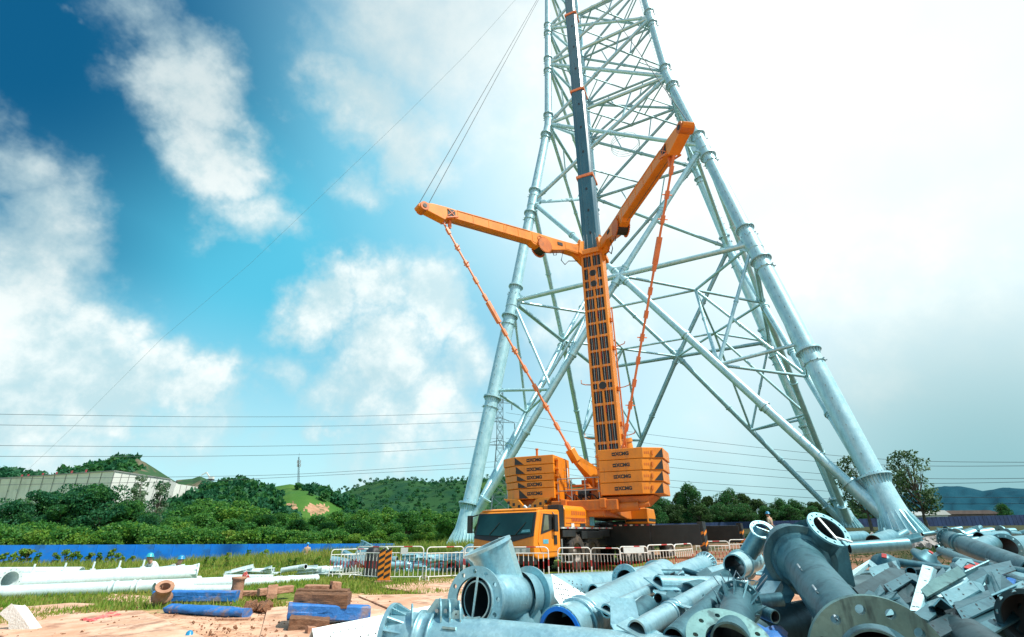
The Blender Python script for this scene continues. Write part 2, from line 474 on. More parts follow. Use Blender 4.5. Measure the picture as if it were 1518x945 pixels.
    def build(s, name, mats, parent=None, org=None, bevel=0.0):
        if parent is not None:
            o_ = ORG[parent.name]
        elif org is not None:
            o_ = V(org)
        else:
            A = np.array(s.v)
            o_ = V(((A[:, 0].min() + A[:, 0].max()) / 2, (A[:, 1].min() + A[:, 1].max()) / 2, A[:, 2].min()))
        ob = bpy.data.objects.new(name, s.mesh(name, mats, o_))
        COL.objects.link(ob)
        if parent is not None:
            ob.parent = parent
        else:
            ob.location = o_
        ORG[ob.name] = o_
        if bevel:
            bv = ob.modifiers.new('bevel', 'BEVEL')
            bv.width = bevel
            bv.segments = 2
            bv.limit_method = 'ANGLE'
            bv.angle_limit = math.radians(40)
        return ob


def tag(o, label, cat=None, group=None, kind=None):
    if label:
        o['label'] = label
    if cat:
        o['category'] = cat
    if group:
        o['group'] = group
    if kind:
        o['kind'] = kind
    return o


def thing(name, loc, label, cat, group=None):
    o = bpy.data.objects.new(name, None)
    o.empty_display_size = 0.2
    COL.objects.link(o)
    o.location = loc
    ORG[o.name] = V(loc)
    return tag(o, label, cat, group)


def copy_tree(o, parent=None):
    c = o.copy()
    COL.objects.link(c)
    ORG[c.name] = V(ORG.get(o.name, (0, 0, 0)))
    if parent is not None:
        c.parent = parent
    for ch in list(o.children):
        copy_tree(ch, c)
    return c


def words_on(parent, text, c, right, up, size, mat, name='lettering', depth=0.006, bold=0.0):
    """raised writing centred on c, as a mesh"""
    cu = bpy.data.curves.new('text', 'FONT')
    cu.body = text
    cu.size = size
    cu.align_x, cu.align_y = 'CENTER', 'CENTER'
    cu.extrude = depth
    cu.offset = bold
    tmp = bpy.data.objects.new('text', cu)
    COL.objects.link(tmp)
    dg = bpy.context.evaluated_depsgraph_get()
    me = bpy.data.meshes.new_from_object(tmp.evaluated_get(dg))
    bpy.data.objects.remove(tmp)
    r, u = V(right).normalized(), V(up).normalized()
    nrm = r.cross(u)
    c = V(c) - ORG[parent.name]
    for vt in me.vertices:
        p = vt.co.copy()
        vt.co = c + r * p.x + u * p.y + nrm * p.z
    me.materials.clear()
    me.materials.append(mat)
    ob = bpy.data.objects.new(name, me)
    COL.objects.link(ob)
    ob.parent = parent
    ORG[ob.name] = ORG[parent.name]
    return ob


def smooth01(x, a, b):
    t = np.clip((x - a) / (b - a), 0, 1)
    return t * t * (3 - 2 * t)


# ------------------------------------------------------------------ ground
def terrain(x, y):
    x, y = np.asarray(x, float), np.asarray(y, float)
    r = np.hypot(x, y)
    right = smooth01(x, 3, 24) * smooth01(y, 24, 44) * 1.35 + smooth01(x, 10, 40) * smooth01(y, 50, 95) * 0.9
    left = -1.1 * smooth01(-x, 7, 34) * smooth01(y, 27, 50)
    mid = 0.45 * smooth01(y, 40, 62) * smooth01(-np.abs(x + 3), -14, -4)
    bump = 0.045 * np.sin(x * .9 + 1.3 * np.sin(y * .5)) * np.sin(y * .8 + np.sin(x * .6)) * smooth01(r, 8, 18)
    # gentle rise under the far woods and the hall
    far = 9.0 * smooth01(-x, 40, 190) * smooth01(y, 95, 240)
    return right + left + mid + bump + far


def gz(x, y):
    return float(terrain(x, y))


def build_ground():
    xs = np.concatenate([-np.geomspace(60, 6000, 26)[::-1], np.arange(-58, 58.1, 1.0), np.geomspace(60, 6000, 26)])
    ys = np.concatenate([[-6000, -1500, -400, -120, -50, -25, -12, -6], np.arange(-2, 110, 1.0), np.geomspace(111, 9000, 34)])
    X, Y = np.meshgrid(xs, ys)
    Z = terrain(X, Y)
    n, m = X.shape
    vs = np.stack([X.ravel(), Y.ravel(), Z.ravel()], 1)
    idx = np.arange(n * m).reshape(n, m)
    fs = np.stack([idx[:-1, :-1].ravel(), idx[:-1, 1:].ravel(), idx[1:, 1:].ravel(), idx[1:, :-1].ravel()], 1)
    me = bpy.data.meshes.new('ground')
    me.from_pydata(vs.tolist(), [], fs.tolist())
    me.polygons.foreach_set('use_smooth', [True] * len(fs))
    m_ = bpy.data.materials.new('trodden_earth_and_grass')
    m_.use_nodes = True
    t = NT(m_.node_tree)
    geo = t.n('ShaderNodeNewGeometry').outputs['Position']
    sep = t.n('ShaderNodeSeparateXYZ', None, i0=geo)
    x, y = sep.outputs[0], sep.outputs[1]
    n1 = t.noise(geo, .55, 6, .62).outputs['Fac']
    n2 = t.noise(geo, 3.5, 7, .65).outputs['Fac']
    n3 = t.noise(geo, 14, 5, .6).outputs['Fac']
    dirt = t.mix(t.step(n1, .36, .64), (.60, .33, .20, 1), (.70, .45, .31, 1))
    dirt = t.mix(t.math('MULTIPLY', t.step(n2, .48, .64), .75), dirt, (.33, .155, .088, 1))
    red = t.math('MULTIPLY', t.step(x, 3, 14), .75)  # redder soil on the right, also darkened to stand in for shade
    dirt = t.mix(red, dirt, (.17, .075, .045, 1))
    gr = t.mix(t.step(n2, .35, .65), (.10, .165, .018, 1), (.20, .215, .045, 1))
    gr = t.mix(t.math('MULTIPLY', t.step(n3, .45, .65), .5), gr, (.05, .11, .012, 1))
    gr = t.mix(t.step(x, 4, 16), gr, (.035, .042, .014, 1))  # grass on the right darkened too, shade put into its colour
    # grass begins beyond an uneven line left of the road plates
    edge = t.math('ADD', 12.2, t.math('MULTIPLY', t.step(x, -9, -3), 5.4))
    edge = t.math('ADD', edge, t.math('MULTIPLY', t.step(x, -2.5, 1.0), 3.0))
    edge = t.math('ADD', edge, t.math('MULTIPLY', t.step(x, 2, 6), 6.0))
    g = t.math('SUBTRACT', t.math('ADD', y, t.math('MULTIPLY', t.math('SUBTRACT', n1, .5), 9.0)), edge)
    g = t.step(t.math('ADD', g, t.math('MULTIPLY', t.math('SUBTRACT', n2, .5), 4.0)), -.4, 1.2)
    # bare earth beside the crane and around the right hand foot of the tower
    site = t.math('MULTIPLY', t.step(x, 7.5, 10), t.math('MULTIPLY', t.step(y, 46, 38), t.step(x, 24, 18)))
    g = t.math('MULTIPLY', g, t.math('SUBTRACT', 1.0, t.math('MULTIPLY', site, t.step(n1, .62, .42))))
    col = t.mix(g, dirt, gr)
    wv = t.n('ShaderNodeTexWave', dict(wave_type='BANDS', bands_direction='Y'), Vector=t.n('ShaderNodeMapping', None, Vector=geo, Rotation=(0, 0, .22)).outputs[0], Scale=.16, Distortion=2.2, Detail=2.0, Detail_Scale=.5).outputs['Fac']
    rut = t.math('MULTIPLY', t.step(wv, .80, .93), t.math('SUBTRACT', 1.0, g))
    tread = t.math('MULTIPLY', rut, t.step(n3, .40, .58))
    col = t.mix(t.math('MULTIPLY', tread, .55), col, (.30, .14, .082, 1))
    hb = t.math('SUBTRACT', t.math('ADD', t.math('MULTIPLY', n2, .6), t.math('MULTIPLY', n3, .4)), t.math('MULTIPLY', rut, .5))
    bp = t.n('ShaderNodeBump', None, Strength=.55, Distance=.12, Height=hb)
    b = t.n('ShaderNodeBsdfPrincipled', None, Base_Color=col, Roughness=.95, Normal=bp.outputs[0])
    b.inputs['Specular IOR Level'].default_value = .2
    t.n('ShaderNodeOutputMaterial', None, Surface=b.outputs[0])
    me.materials.append(m_)
    o = bpy.data.objects.new('ground', me)
    COL.objects.link(o)
    o['kind'] = 'structure'


build_ground()

# ------------------------------------------------------------------ the tubular lattice tower
TCX, TCY, TYAW, TK, TLX, TLY = 22.99, 71.38, -0.489, 1.1673, -0.0239, 0.0077
TZ = [(0.0, 20.23), (1.5, 20.0), (31.65, 15.41), (67.43, 10.26), (92.87, 9.18), (150.0, 6.7)]
CORNERS = [(-1, -1), (1, -1), (1, 1), (-1, 1)]


def tower_node(cx_, cy_, z):
    """point at fractions cx_, cy_ (-1..1) of the tower's half width at height z"""
    w_ = np.interp(z, [a for a, b in TZ], [b for a, b in TZ])
    x, y = cx_ * w_, cy_ * w_ * TK
    c, s_ = math.cos(TYAW), math.sin(TYAW)
    return V((TCX + TLX * z + x * c - y * s_, TCY + TLY * z + x * s_ + y * c, z))


def build_tower():
    base = tower_node(0, 0, 0)
    T = thing('lattice_tower', V((base.x, base.y, gz(base.x, base.y))), 'tall pale galvanised lattice tower of round steel tubes rising behind the orange crane', 'tower')
    lev = [1.5, 31.65, 49.7, 67.43, 82.65, 92.87, 107, 121, 135, 150]
    rad = lambda z: float(np.interp(z, [0, 31.65, 31.7, 67, 67.1, 93, 150], [.86, .84, .78, .72, .66, .60, .5]))
    N = tower_node
    mats = [M['galv'], M['bolt']]
    # legs
    for ci, (a, b) in enumerate(CORNERS):
        foot = N(a, b, 0)
        z0 = gz(foot.x, foot.y) - .25
        leg = MB()
        zz = [z0 + 4.6] + [31.65, 49.7, 67.43, 82.65, 92.87, 121, 150]
        for i in range(len(zz) - 1):
            p, q = N(a, b, zz[i]), N(a, b, zz[i + 1])
            leg.tube(p, q, rad(zz[i] + .3), rad(zz[i + 1] - .3), 24, 0, False)
        # step bolts up one side
        out = (N(a, b, 10) - N(0, 0, 10)).normalized()
        side = V((out.y, -out.x, 0)) * (1 if ci in (1, 2) else -1)
        z = z0 + 5.2
        while z < 95:
            p = N(a, b, z)
            dd = (side * .75 + out * .65).normalized()
            r = rad(z)
            leg.beam(p + dd * (r - .02), p + dd * (r + .26), .06, .06, mat=1)
            z += 1.25
        lg = leg.build('leg', mats, T)
        # foot: flared socket with stiffening fins, on a low concrete block
        ft = MB()
        p0, p1 = N(a, b, z0), N(a, b, z0 + 4.6)
        Ln = (p1 - p0).length
        ft.lathe(p0, p1, [(0, 1.36), (.25, 1.34), (1.2, 1.16), (2.6, 1.02), (Ln, .93)], 28, 0)
        d, u1, u2 = MB.frame(p1 - p0)
        for k in range(22):
            th = 2 * math.pi * k / 22
            rr = u1 * math.cos(th) + u2 * math.sin(th)
            ft.prism([p0 + rr * 1.1, p0 + rr * 1.74, p0 + rr * 1.70 + d * .2, p0 + rr * 1.10 + d * 1.9, p0 + rr * .95 + d * 1.9], .06, 0)
        ft.annulus(p1, d, 1.32, .85, .14, 28, 0)
        for k in range(24):
            th = 2 * math.pi * k / 24
            rr = u1 * math.cos(th) + u2 * math.sin(th)
            ft.prism([p1 + rr * .92 - d * .07, p1 + rr * 1.27 - d * .07, p1 + rr * .95 - d * .75], .05, 0)
            ft.tube(p1 + rr * 1.17 - d * .16, p1 + rr * 1.17 + d * .17, .05, None, 6, 1)
        # sleeve that takes the two lowest diagonals
        for (ma, mb_) in (((0, b)), ((a, 0))):
            q = N(ma, mb_, 31.65)
            v_ = (q - N(a, b, 1.5)).normalized()
            ft.tube(N(a, b, 1.5) - v_ * 1.0, N(a, b, 1.5) + v_ * 4.6, .62, .55, 20, 0, True)
            ft.annulus(N(a, b, 1.5) + v_ * 4.6, v_, .72, .4, .16, 20, 0)
        ft.build('tower_foot', mats, lg)
        # bolted joints of the leg
        for zl in (17.5, 29.2, 34.0, 47.4, 52.0, 64.8, 69.6, 81.0, 84.2, 91.6, 94.0, 107, 121):
            p = N(a, b, zl)
            dd = (N(a, b, zl + 1) - N(a, b, zl - 1)).normalized()
            d, u1, u2 = MB.frame(dd)
            r = rad(zl)
            fl = MB()
            fl.annulus(p, d, r * 1.36, r * .9, .2, 26, 0)
            for k in range(20):
                th = 2 * math.pi * k / 20
                rr = u1 * math.cos(th) + u2 * math.sin(th)
                fl.prism([p + rr * r * .98, p + rr * r * 1.31, p + rr * r * 1.0 - d * .62], .05, 0)
                fl.tube(p + rr * r * 1.2 - d * .2, p + rr * r * 1.2 + d * .2, .05, None, 6, 1)
            low = p - d * (1.35 if zl < 60 else 1.0)
            fl.annulus(low, d, r * 1.12, r * .95, .09, 24, 0)
            for k in range(10):
                th = 2 * math.pi * (k + .3) / 10
                rr = u1 * math.cos(th) + u2 * math.sin(th)
                fl.beam(low + rr * r, low + rr * (r + .26), .09, .09, mat=1)
            fl.build('leg_flange', mats, lg)
        # node collars where braces land
        for zl in (31.65, 49.7, 67.43, 82.65, 92.87):
            p = N(a, b, zl)
            dd = (N(a, b, zl + 1) - N(a, b, zl - 1)).normalized()
            nd = MB()
            r = rad(zl)
            nd.tube(p - dd * 1.0, p + dd * 1.0, r * 1.07, None, 24, 0)
            for (oa, ob_) in ((-a, b), (a, -b)):
                tdir = (N(oa, ob_, zl) - p).normalized()
                nd.prism([p + tdir * r * .8 + dd * 1.15, p + tdir * (r + .75) + dd * .35, p + tdir * (r + .75) - dd * .35, p + tdir * r * .8 - dd * 1.15], .09, 0)
            nd.build('leg_collar', mats, lg)

    def brace(name, p, q, r, joints=(), seg=14, m_=None, end=0.0):
        r *= 1.12
        mb = MB()
        d = (q - p).normalized()
        mb.tube(p + d * end, q - d * end, r, None, seg, 0, True)
        Ln = (q - p).length
        for j in joints:
            c = p + d * (Ln * j)
            mb.annulus(c, d, r * 1.38, r * .9, .2, seg, 0)
            mb.tube(c - d * .5, c + d * .5, r * 1.1, None, seg, 0, False)
        return mb.build(name, mats if m_ is None else m_, T)

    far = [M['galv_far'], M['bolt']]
    faces = [(CORNERS[i], CORNERS[(i + 1) % 4]) for i in range(4)]
    midf = lambda A, B: ((A[0] + B[0]) / 2, (A[1] + B[1]) / 2)
    zl = lev[1]
    for fi, (A, B) in enumerate(faces):
        m = midf(A, B)
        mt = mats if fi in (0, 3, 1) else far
        Pm = N(*m, zl)
        for C, O in ((A, B), (B, A)):
            lowp = N(*C, 1.5)
            brace('diagonal_brace', lowp + (Pm - lowp).normalized() * 4.4, Pm, .37, (.28, .62, .96), 16, mt)
            up = N(*C, lev[2])
            brace('diagonal_brace', Pm, up, .33, (.06, .5, .94), 16, mt)
            brace('horizontal_brace', N(*C, zl), Pm, .29, (.05, .95), 14, mt)
            # secondary struts of the lowest panel
            P2 = lowp.lerp(Pm, .53)
            zp = P2.z
            brace('secondary_strut', N(*C, zl), P2, .17, (.5,), 10, mt)
            leg_pt = N(*C, zp + 1.0)
            brace('secondary_strut', leg_pt, P2, .17, (), 10, mt)
            gp = MB()
            ed = (Pm - lowp).normalized()
            upd = V((0, 0, 1))
            gp.prism([P2 - ed * 1.1, P2 + ed * 1.1, P2 + ed * .5 + upd * 1.1, P2 - ed * .3 + upd * 1.1], .08, 0)
            gp.build('gusset_plate', mats, T)
        kn = MB()
        dn = (N(*A, zl) - N(*B, zl)).normalized()
        kn.tube(Pm - dn * .9, Pm + dn * .9, .42, None, 16, 0)
        fn = V((dn.y, -dn.x, 0))
        kn.prism([Pm + V((0, 0, 1.25)) - dn * .5, Pm + V((0, 0, 1.25)) + dn * .5, Pm + dn * 1.2, Pm - V((0, 0, 1.25)) + dn * .5, Pm - V((0, 0, 1.25)) - dn * .5, Pm - dn * 1.2], .14, 0, fn)
        kn.build('crossing_node', mats, T)
    # level one diaphragm
    mids = [N(*midf(A, B), zl) for A, B in faces]
    dm = [mids[i].lerp(mids[(i + 1) % 4], .5) for i in range(4)]   # beside corner i+1
    for i in range(4):
        brace('diaphragm_strut', mids[i], mids[(i + 1) % 4], .17, (), 10)
        brace('diaphragm_strut', dm[i], dm[(i + 1) % 4], .15, (), 10)
        C = CORNERS[(i + 1) % 4]
        brace('diaphragm_strut', N(*C, zl), dm[i], .17, (), 10)
        for j in (i, (i + 1) % 4):                    # hangers down to the diagonals
            lowp = N(*C, 1.5)
            P2 = lowp.lerp(mids[j], .53)
            brace('secondary_strut', dm[i], P2, .17, (.45,), 10)
        a_, b_ = lowp.lerp(mids[i], .53), lowp.lerp(mids[(i + 1) % 4], .53)
        brace('secondary_strut', a_, b_, .15, (), 10)
    # upper panels
    for k in range(2, len(lev) - 1):
        z0, z1 = lev[k], lev[k + 1]
        r = .27 if k < 4 else .23
        ms = [N(*midf(A, B), z1) for A, B in faces]
        for fi, (A, B) in enumerate(faces):
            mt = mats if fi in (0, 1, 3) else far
            p, q = N(*A, z0), N(*B, z1)
            p2, q2 = N(*B, z0), N(*A, z1)
            if z1 < 125:
                brace('diagonal_brace', p, q, r, (.08, .47, .92), 12, mt)
                brace('diagonal_brace', p2, q2, r, (.08, .53, .92), 12, mt)
                brace('horizontal_brace', N(*A, z1), N(*B, z1), r * .95, (.06, .5, .94), 12, mt)
            if k < 6:
                c_ = p.lerp(q, .5)
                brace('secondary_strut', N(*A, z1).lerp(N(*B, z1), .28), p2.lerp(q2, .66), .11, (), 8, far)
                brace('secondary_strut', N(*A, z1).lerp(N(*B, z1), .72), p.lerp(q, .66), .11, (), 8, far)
        if z1 < 125:
            dmk = [ms[i].lerp(ms[(i + 1) % 4], .5) for i in range(4)]
            for i in range(4):
                brace('diaphragm_strut', ms[i], ms[(i + 1) % 4], .13, (), 8, far)
                if k < 5:
                    brace('diaphragm_strut', N(*CORNERS[(i + 1) % 4], z1), dmk[i], .1, (), 8, far)
    # caged ladder up the inside of the near right hand leg
    ld = MB()
    for s_ in (-.25, .25):
        pts = [N(.93, -.93, z) + V((s_, 0, 0)) for z in range(52, 122, 5)]
        ld.sweep(pts, .035, 5, 0)
    for z in np.arange(52, 120, .8):
        p = N(.93, -.93, z)
        ld.beam(p - V((.25, 0, 0)), p + V((.25, 0, 0)), .04, .04)
    ld.build('ladder', M['galv_far'], T)
    # ring of work platform inside the tower, above the bend
    wp = MB()
    c = N(0, 0, 67.4)
    for r_, h in ((2.6, 0), (2.6, 1.1), (2.6, .55)):
        pts = [c + V((r_ * math.cos(t), r_ * math.sin(t), h)) for t in np.linspace(0, 2 * math.pi, 17)]
        wp.sweep(pts, .04, 5, 0)
    wp.build('work_platform', M['galv_far'], T)
    return T


build_tower()

# ------------------------------------------------------------------ the crane
BX, BY = 5.96, 32.0                       # foot of the boom on the ground
SY = math.radians(24)                     # heading of the upper works
S_F, S_R = V((math.sin(SY), math.cos(SY), 0)), V((math.cos(SY), -math.sin(SY), 0))
TH = math.radians(35.5)                   # heading of the carrier
T_F, T_R = V((math.sin(TH), math.cos(TH), 0)), V((math.cos(TH), -math.sin(TH), 0))
T_0 = V((-.50, 23.3, 0))
UP = V((0, 0, 1))


def U(r, s_, z):
    return V((BX, BY, 0)) + S_R * r + S_F * s_ + UP * z


def UC(r, s_, z):
    return U(r - .36, s_, z)


def K(a, b, z):
    return T_0 + T_F * a + T_R * b + UP * z


AXU, AXK = (S_R, S_F, UP), (T_R, T_F, UP)


def build_crane():
    crane = thing('mobile_crane', K(9, 0, 0), 'big orange all terrain crane with upright boom and two splayed arms', 'crane')
    B = lambda mb, n, m, p=crane, bev=0.0: mb.build(n, m, p, None, bev)
    # --- carrier -------------------------------------------------------
    m = MB()
    m.box(K(10.2, 0, 1.32), 2.5, 15.4, .62, AXK)
    m.box(K(10.4, 0, 1.74), 2.9, 14.6, .16, AXK)
    m.box(K(8.2, 0, 1.45), 3.3, .9, 1.0, AXK)
    m.box(K(14.6, 0, 1.45), 3.3, .9, 1.0, AXK)
    m.box(K(5.3, 1.42, 1.55), .35, 2.2, .35, AXK)
    for a in (3.0, 6.6, 11.2, 16.3):
        m.box(K(a, 1.35, 1.62), .5, 1.2, .3, AXK)
    B(m, 'chassis', M['black'], crane, .03)
    d = MB()
    d.box(K(5.0, 1.30, 1.86), .66, 5.6, .07, AXK)
    for k in range(14):
        d.box(K(2.4 + k * .4, 1.634, 1.86), .008, .2, .05, AXK, 1 if k % 2 else 2)
    B(d, 'deck_edge', [M['trim'], M['red_paint'], M['white_paint']])
    # cab
    w_ = 1.62
    prof = [(0.02, .78), (-.02, 1.18), (.05, 1.62), (.34, 2.48), (.48, 2.58), (2.05, 2.62), (2.12, 2.54), (2.12, .95), (1.85, .70), (.30, .66)]
    cb = MB()
    n = len(prof)
    vs = [K(a, -w_, z) for a, z in prof] + [K(a, w_, z) for a, z in prof]
    cb.add(vs, [tuple(range(n)), tuple(reversed(range(n, 2 * n)))] + [(i, n + i, n + (i + 1) % n, (i + 1) % n) for i in range(n)])
    cab = B(cb, 'cab', M['orange'], crane, .07)
    # windscreen in a black surround
    def fx(z):                                    # front surface as a function of height
        return float(np.interp(z, [.78, 1.18, 1.62, 2.48, 2.58], [.02, -.02, .05, .34, .48]))
    g = MB()
    sur = [(-w_ + .03, 1.46), (.15, 1.24), (w_ - .03, 1.54), (w_ - .06, 2.475), (-w_ + .06, 2.475)]
    g.prism([K(fx(z) - .028, b, z) for b, z in sur], .03, 0, K(-1, 0, .33) - K(0, 0, 0))
    B(g, 'windscreen_surround', M['black'], cab)
    g = MB()
    sur = [(-w_ + .16, 1.60), (0, 1.55), (w_ - .16, 1.64), (w_ - .16, 2.43), (-w_ + .16, 2.43)]
    g.prism([K(fx(z) - .055, b, z) for b, z in sur], .012, 0, K(-1, 0, .33) - K(0, 0, 0))
    B(g, 'windscreen', M['glass'], cab)
    g = MB()
    g.prism([K(fx(1.70) - .075, b, z) for b, z in ((.95, 1.67), (1.42, 1.70), (1.40, 1.80), (1.05, 1.78))], .006, 0, K(-1, 0, .33) - K(0, 0, 0))
    B(g, 'sticker', M['cyan'], cab)
    for s_ in (-1, 1):                            # wipers
        g = MB()
        g.beam(K(fx(1.6) - .08, s_ * .7, 1.60), K(fx(2.1) - .09, s_ * .7 + .45, 2.08), .03, .02)
        B(g, 'wiper', M['black'], cab)
    # right hand door and its glass
    dr = MB()
    dr.prism([K(a, w_ + .012, z) for a, z in ((.5, .92), (1.92, .92), (1.98, 2.46), (.62, 2.46), (.36, 1.7), (.28, 1.3))], .03, 0, T_R)
    door = B(dr, 'door', M['orange'], cab, .012)
    g = MB()
    g.prism([K(a, w_ + .036, z) for a, z in ((.46, 1.60), (1.82, 1.86), (1.80, 2.40), (.70, 2.42))], .014, 0, T_R)
    B(g, 'window_surround', M['black'], cab)
    g = MB()
    g.prism([K(a, w_ + .05, z) for a, z in ((.62, 1.72), (1.1, 1.80), (1.08, 2.36), (.80, 2.37))], .008, 0, T_R)
    B(g, 'side_window', M['glass_side'], cab)
    g = MB()
    g.box(K(1.62, w_ + .04, 1.38), .04, .24, .36, AXK)
    B(g, 'door_handle', M['black'], cab)
    g = MB()
    g.box(K(.85, w_ + .032, 1.32), .006, .42, .17, AXK)
    B(g, 'sticker', M['cyan'], cab)
    g = MB()                                     # roof visor, side fairing line, grille slots
    g.prism([K(a, -1.5, z) for a, z in ((.46, 2.585), (.42, 2.57), (.44, 2.62), (.66, 2.67), (.95, 2.67), (.95, 2.62))], 3.0, 0, T_R, False)
    B(g, 'sun_visor', M['orange'], cab, .02)
    g = MB()
    for z in (1.02, 1.10, 1.18):
        g.box(K(fx(z) - .012, 0, z), 1.1, .02, .035, AXK)
    B(g, 'front_grille', M['trim_dark'], cab)
    g = MB()
    g.box(K(fx(1.42) - .05, -.05, 1.44), .28, .02, .12, AXK)
    B(g, 'maker_badge', M['trim'], cab)
    # bumper, lamps, steps
    g = MB()
    g.box(K(.16, 0, .62), 3.1, .32, .34, AXK)
    B(g, 'bumper', M['black'], crane, .04)
    for s_ in (-1, 1):
        g = MB()
        g.box(K(-.005, s_ * 1.02, .98), .8, .10, .24, AXK, 0)
        g.box(K(-.06, s_ * 1.14, .98), .18, .02, .16, AXK, 1)
        g.box(K(-.06, s_ * .84, .98), .18, .02, .16, AXK, 1)
        B(g, 'headlight', [M['trim'], M['lamp']], cab)
    for s_ in (-1, 1):                            # mirrors
        g = MB()
        if s_ < 0:
            c = K(.05, -w_ - .26, 2.04)
            g.box(c, .24, .14, .74, AXK)
            g.beam(c + UP * .3, K(.35, -w_, 2.45), .05, .05)
            g.beam(c - UP * .3, K(.2, -w_, 1.7), .05, .05)
        else:
            c = K(1.5, w_ + .16, 2.05)
            g.box(c, .12, .26, .7, AXK)
            g.beam(c + UP * .25, K(1.5, w_, 2.5), .05, .05)
        B(g, 'mirror', M['black'], cab, .03)
    g = MB()
    for z in (.48, .78):
        g.box(K(2.35, 1.72, z), .4, .5, .05, AXK)
    g.beam(K(2.35, 1.55, .48), K(2.35, 1.55, 1.4), .05, .05)
    B(g, 'step', M['trim'])
    # intake stack behind the cab and engine housing
    g = MB()
    g.box(K(2.42, 1.25, 2.36), .62, .42, .96, AXK)
    for k in range(6):
        g.box(K(2.2, 1.24, 2.0 + k * .12), .66, .04, .06, AXK)
    B(g, 'air_intake', M['black'], crane, .03)
    g = MB()
    pr = [(.35, 1.90), (1.50, 1.90), (1.53, 2.66), (1.38, 2.84), (.35, 2.90)]
    g.prism([K(2.78, b, z) for b, z in pr], 2.95, 0, T_F, False)
    eng = B(g, 'engine_housing', M['orange'], crane, .05)
    g = MB()
    for z in (2.08, 2.30):
        g.box(K(4.1, 1.522, z), .02, 2.5, .02, AXK)
    B(g, 'panel_seam', M['orange_dirty'], eng)
    g = MB()
    g.box(K(5.42, 1.53, 2.30), .04, .46, .66, AXK)
    B(g, 'cooling_mesh', M['cyan'], eng)
    g = MB()
    for i in range(7):
        g.box(K(3.45 + .2 * i, 1.53, 2.52), .008, .10, .17, AXK)
    for i in range(9):
        g.box(K(3.45 + .15 * i, 1.526, 2.22), .008, .10, .13, AXK)
    B(g, 'faded_lettering', M['decal_red'], eng)
    for k, a in enumerate((3.45, 4.35, 4.6)):
        g = MB()
        g.box(K(a, 1.525, 1.98), .03, .26 if k < 2 else .2, .16, AXK)
        B(g, 'control_plate', M['white_paint'] if k == 0 else M['black'], eng)
    # wheels
    for a in (3.75, 5.35, 9.6, 11.1, 12.6, 16.2):
        for s_ in (-1, 1):
            wc = K(a, s_ * 1.30, .80)
            t = MB()
            t.lathe(wc - T_R * .26, wc + T_R * .26, [(.02, .42), (.0, .70), (.07, .79), (.26, .81), (.45, .79), (.52, .70), (.50, .42)], 32)
            for k in range(36):
                th = 2 * math.pi * k / 36
                rr = T_F * math.cos(th) + UP * math.sin(th)
                tt = T_R.cross(rr)
                t.box(wc + rr * .80 + T_R * (.13 if k % 2 else -.13), .22, .06, .06, (T_R, tt, rr))
            tyre_wheel = MB()
            tyre_wheel.lathe(wc - T_R * .2, wc + T_R * .2, [(.02, .05), (.02, .36), (.0, .44), (.4, .44), (.36, .38), (.22, .34), (.2, .17), (.34, .15), (.34, .01)], 24)
            wh = B(tyre_wheel, 'wheel', M['rim'])
            t.build('tyre', M['rubber'], wh)
    # outriggers
    for a, side, L_ in ((7.9, 1, 4.5), (14.7, 1, 4.7), (7.9, -1, 4.5), (14.7, -1, 4.7)):
        g = MB()
        p, q = K(a, side * .6, 1.52), K(a, side * (1.65 + L_), 1.52)
        g.beam(p, q, .62, .92)
        g.beam(K(a, side * .5, 1.52), K(a, side * (1.65 + L_ * .45), 1.52), .74, 1.04)
        ot = B(g, 'outrigger_beam', M['black'], crane, .03)
        g = MB()
        e = K(a, side * (1.65 + L_), 0)
        g.box(e + UP * 1.5, .26, .5, 1.2, AXK)
        g.tube(e + UP * .14, e + UP * 1.0, .15, None, 16)
        jk = B(g, 'outrigger_jack', M['black'], ot)
        g = MB()
        g.tube(e + UP * .0, e + UP * .16, .55, .5, 20)
        B(g, 'jack_pad', M['trim'], ot)
        g = MB()
        for k in range(4):
            z = .98 + k * .24
            g.prism([e + T_R * side * .136 + T_F * x_ + UP * z_ for x_, z_ in ((-.22, z), (.22, z + .16), (.22, z + .28), (-.22, z + .12))], .01, k % 2, T_R)
        for k in range(4):
            z = .98 + k * .24
            g.prism([e - T_F * .256 + T_R * x_ + UP * z_ for x_, z_ in ((-.12, z), (.12, z + .10), (.12, z + .22), (-.12, z + .12))], .01, k % 2, T_F)
        B(g, 'hazard_mark', [M['hazard_o'], M['black']], ot)
        if side > 0:
            g = MB()
            for k in range(8):
                g.box(K(a - .39, side * (1.8 + k * .3), 1.99), .15, .012, .06, AXK, k % 2)
            B(g, 'reflector_strip', [M['red_paint'], M['white_paint']], ot)
    # machinery on deck
    g = MB()
    rnd = random.Random(5)
    for k in range(26):
        g.box(K(7.2 + rnd.random() * 8.6, rnd.uniform(-.2, 1.25), 1.9 + rnd.random() * .12), rnd.uniform(.15, .6), rnd.uniform(.2, .9), rnd.uniform(.1, .3), AXK)
    for k in range(5):
        a = 8 + k * 1.3
        g.sweep([K(a, .9, 1.85), K(a + .5, 1.0, 2.15), K(a + 1.1, 1.05, 2.0), K(a + 1.6, .95, 1.9)], .035, 6)
    B(g, 'deck_machinery', M['black'])
    # --- slewing ring and upper works ------------------------------------
    slew = U(0, 1.2, 0)
    g = MB()
    g.tube(slew + UP * 1.78, slew + UP * 2.25, 1.5, 1.45, 40)
    B(g, 'slewing_ring', M['black'])
    up = MB()
    for s_ in (-1, 1):
        up.prism([U(s_ * 1.0, s, z) for s, z in ((-6.3, 2.75), (-1.5, 2.35), (3.2, 2.3), (3.2, 3.2), (1.2, 4.4), (-.6, 4.6), (-2.4, 3.3), (-6.3, 3.2))], .3, 0, S_R)
    up.box(U(0, -1.4, 2.62), 2.0, 9.2, .5, AXU)
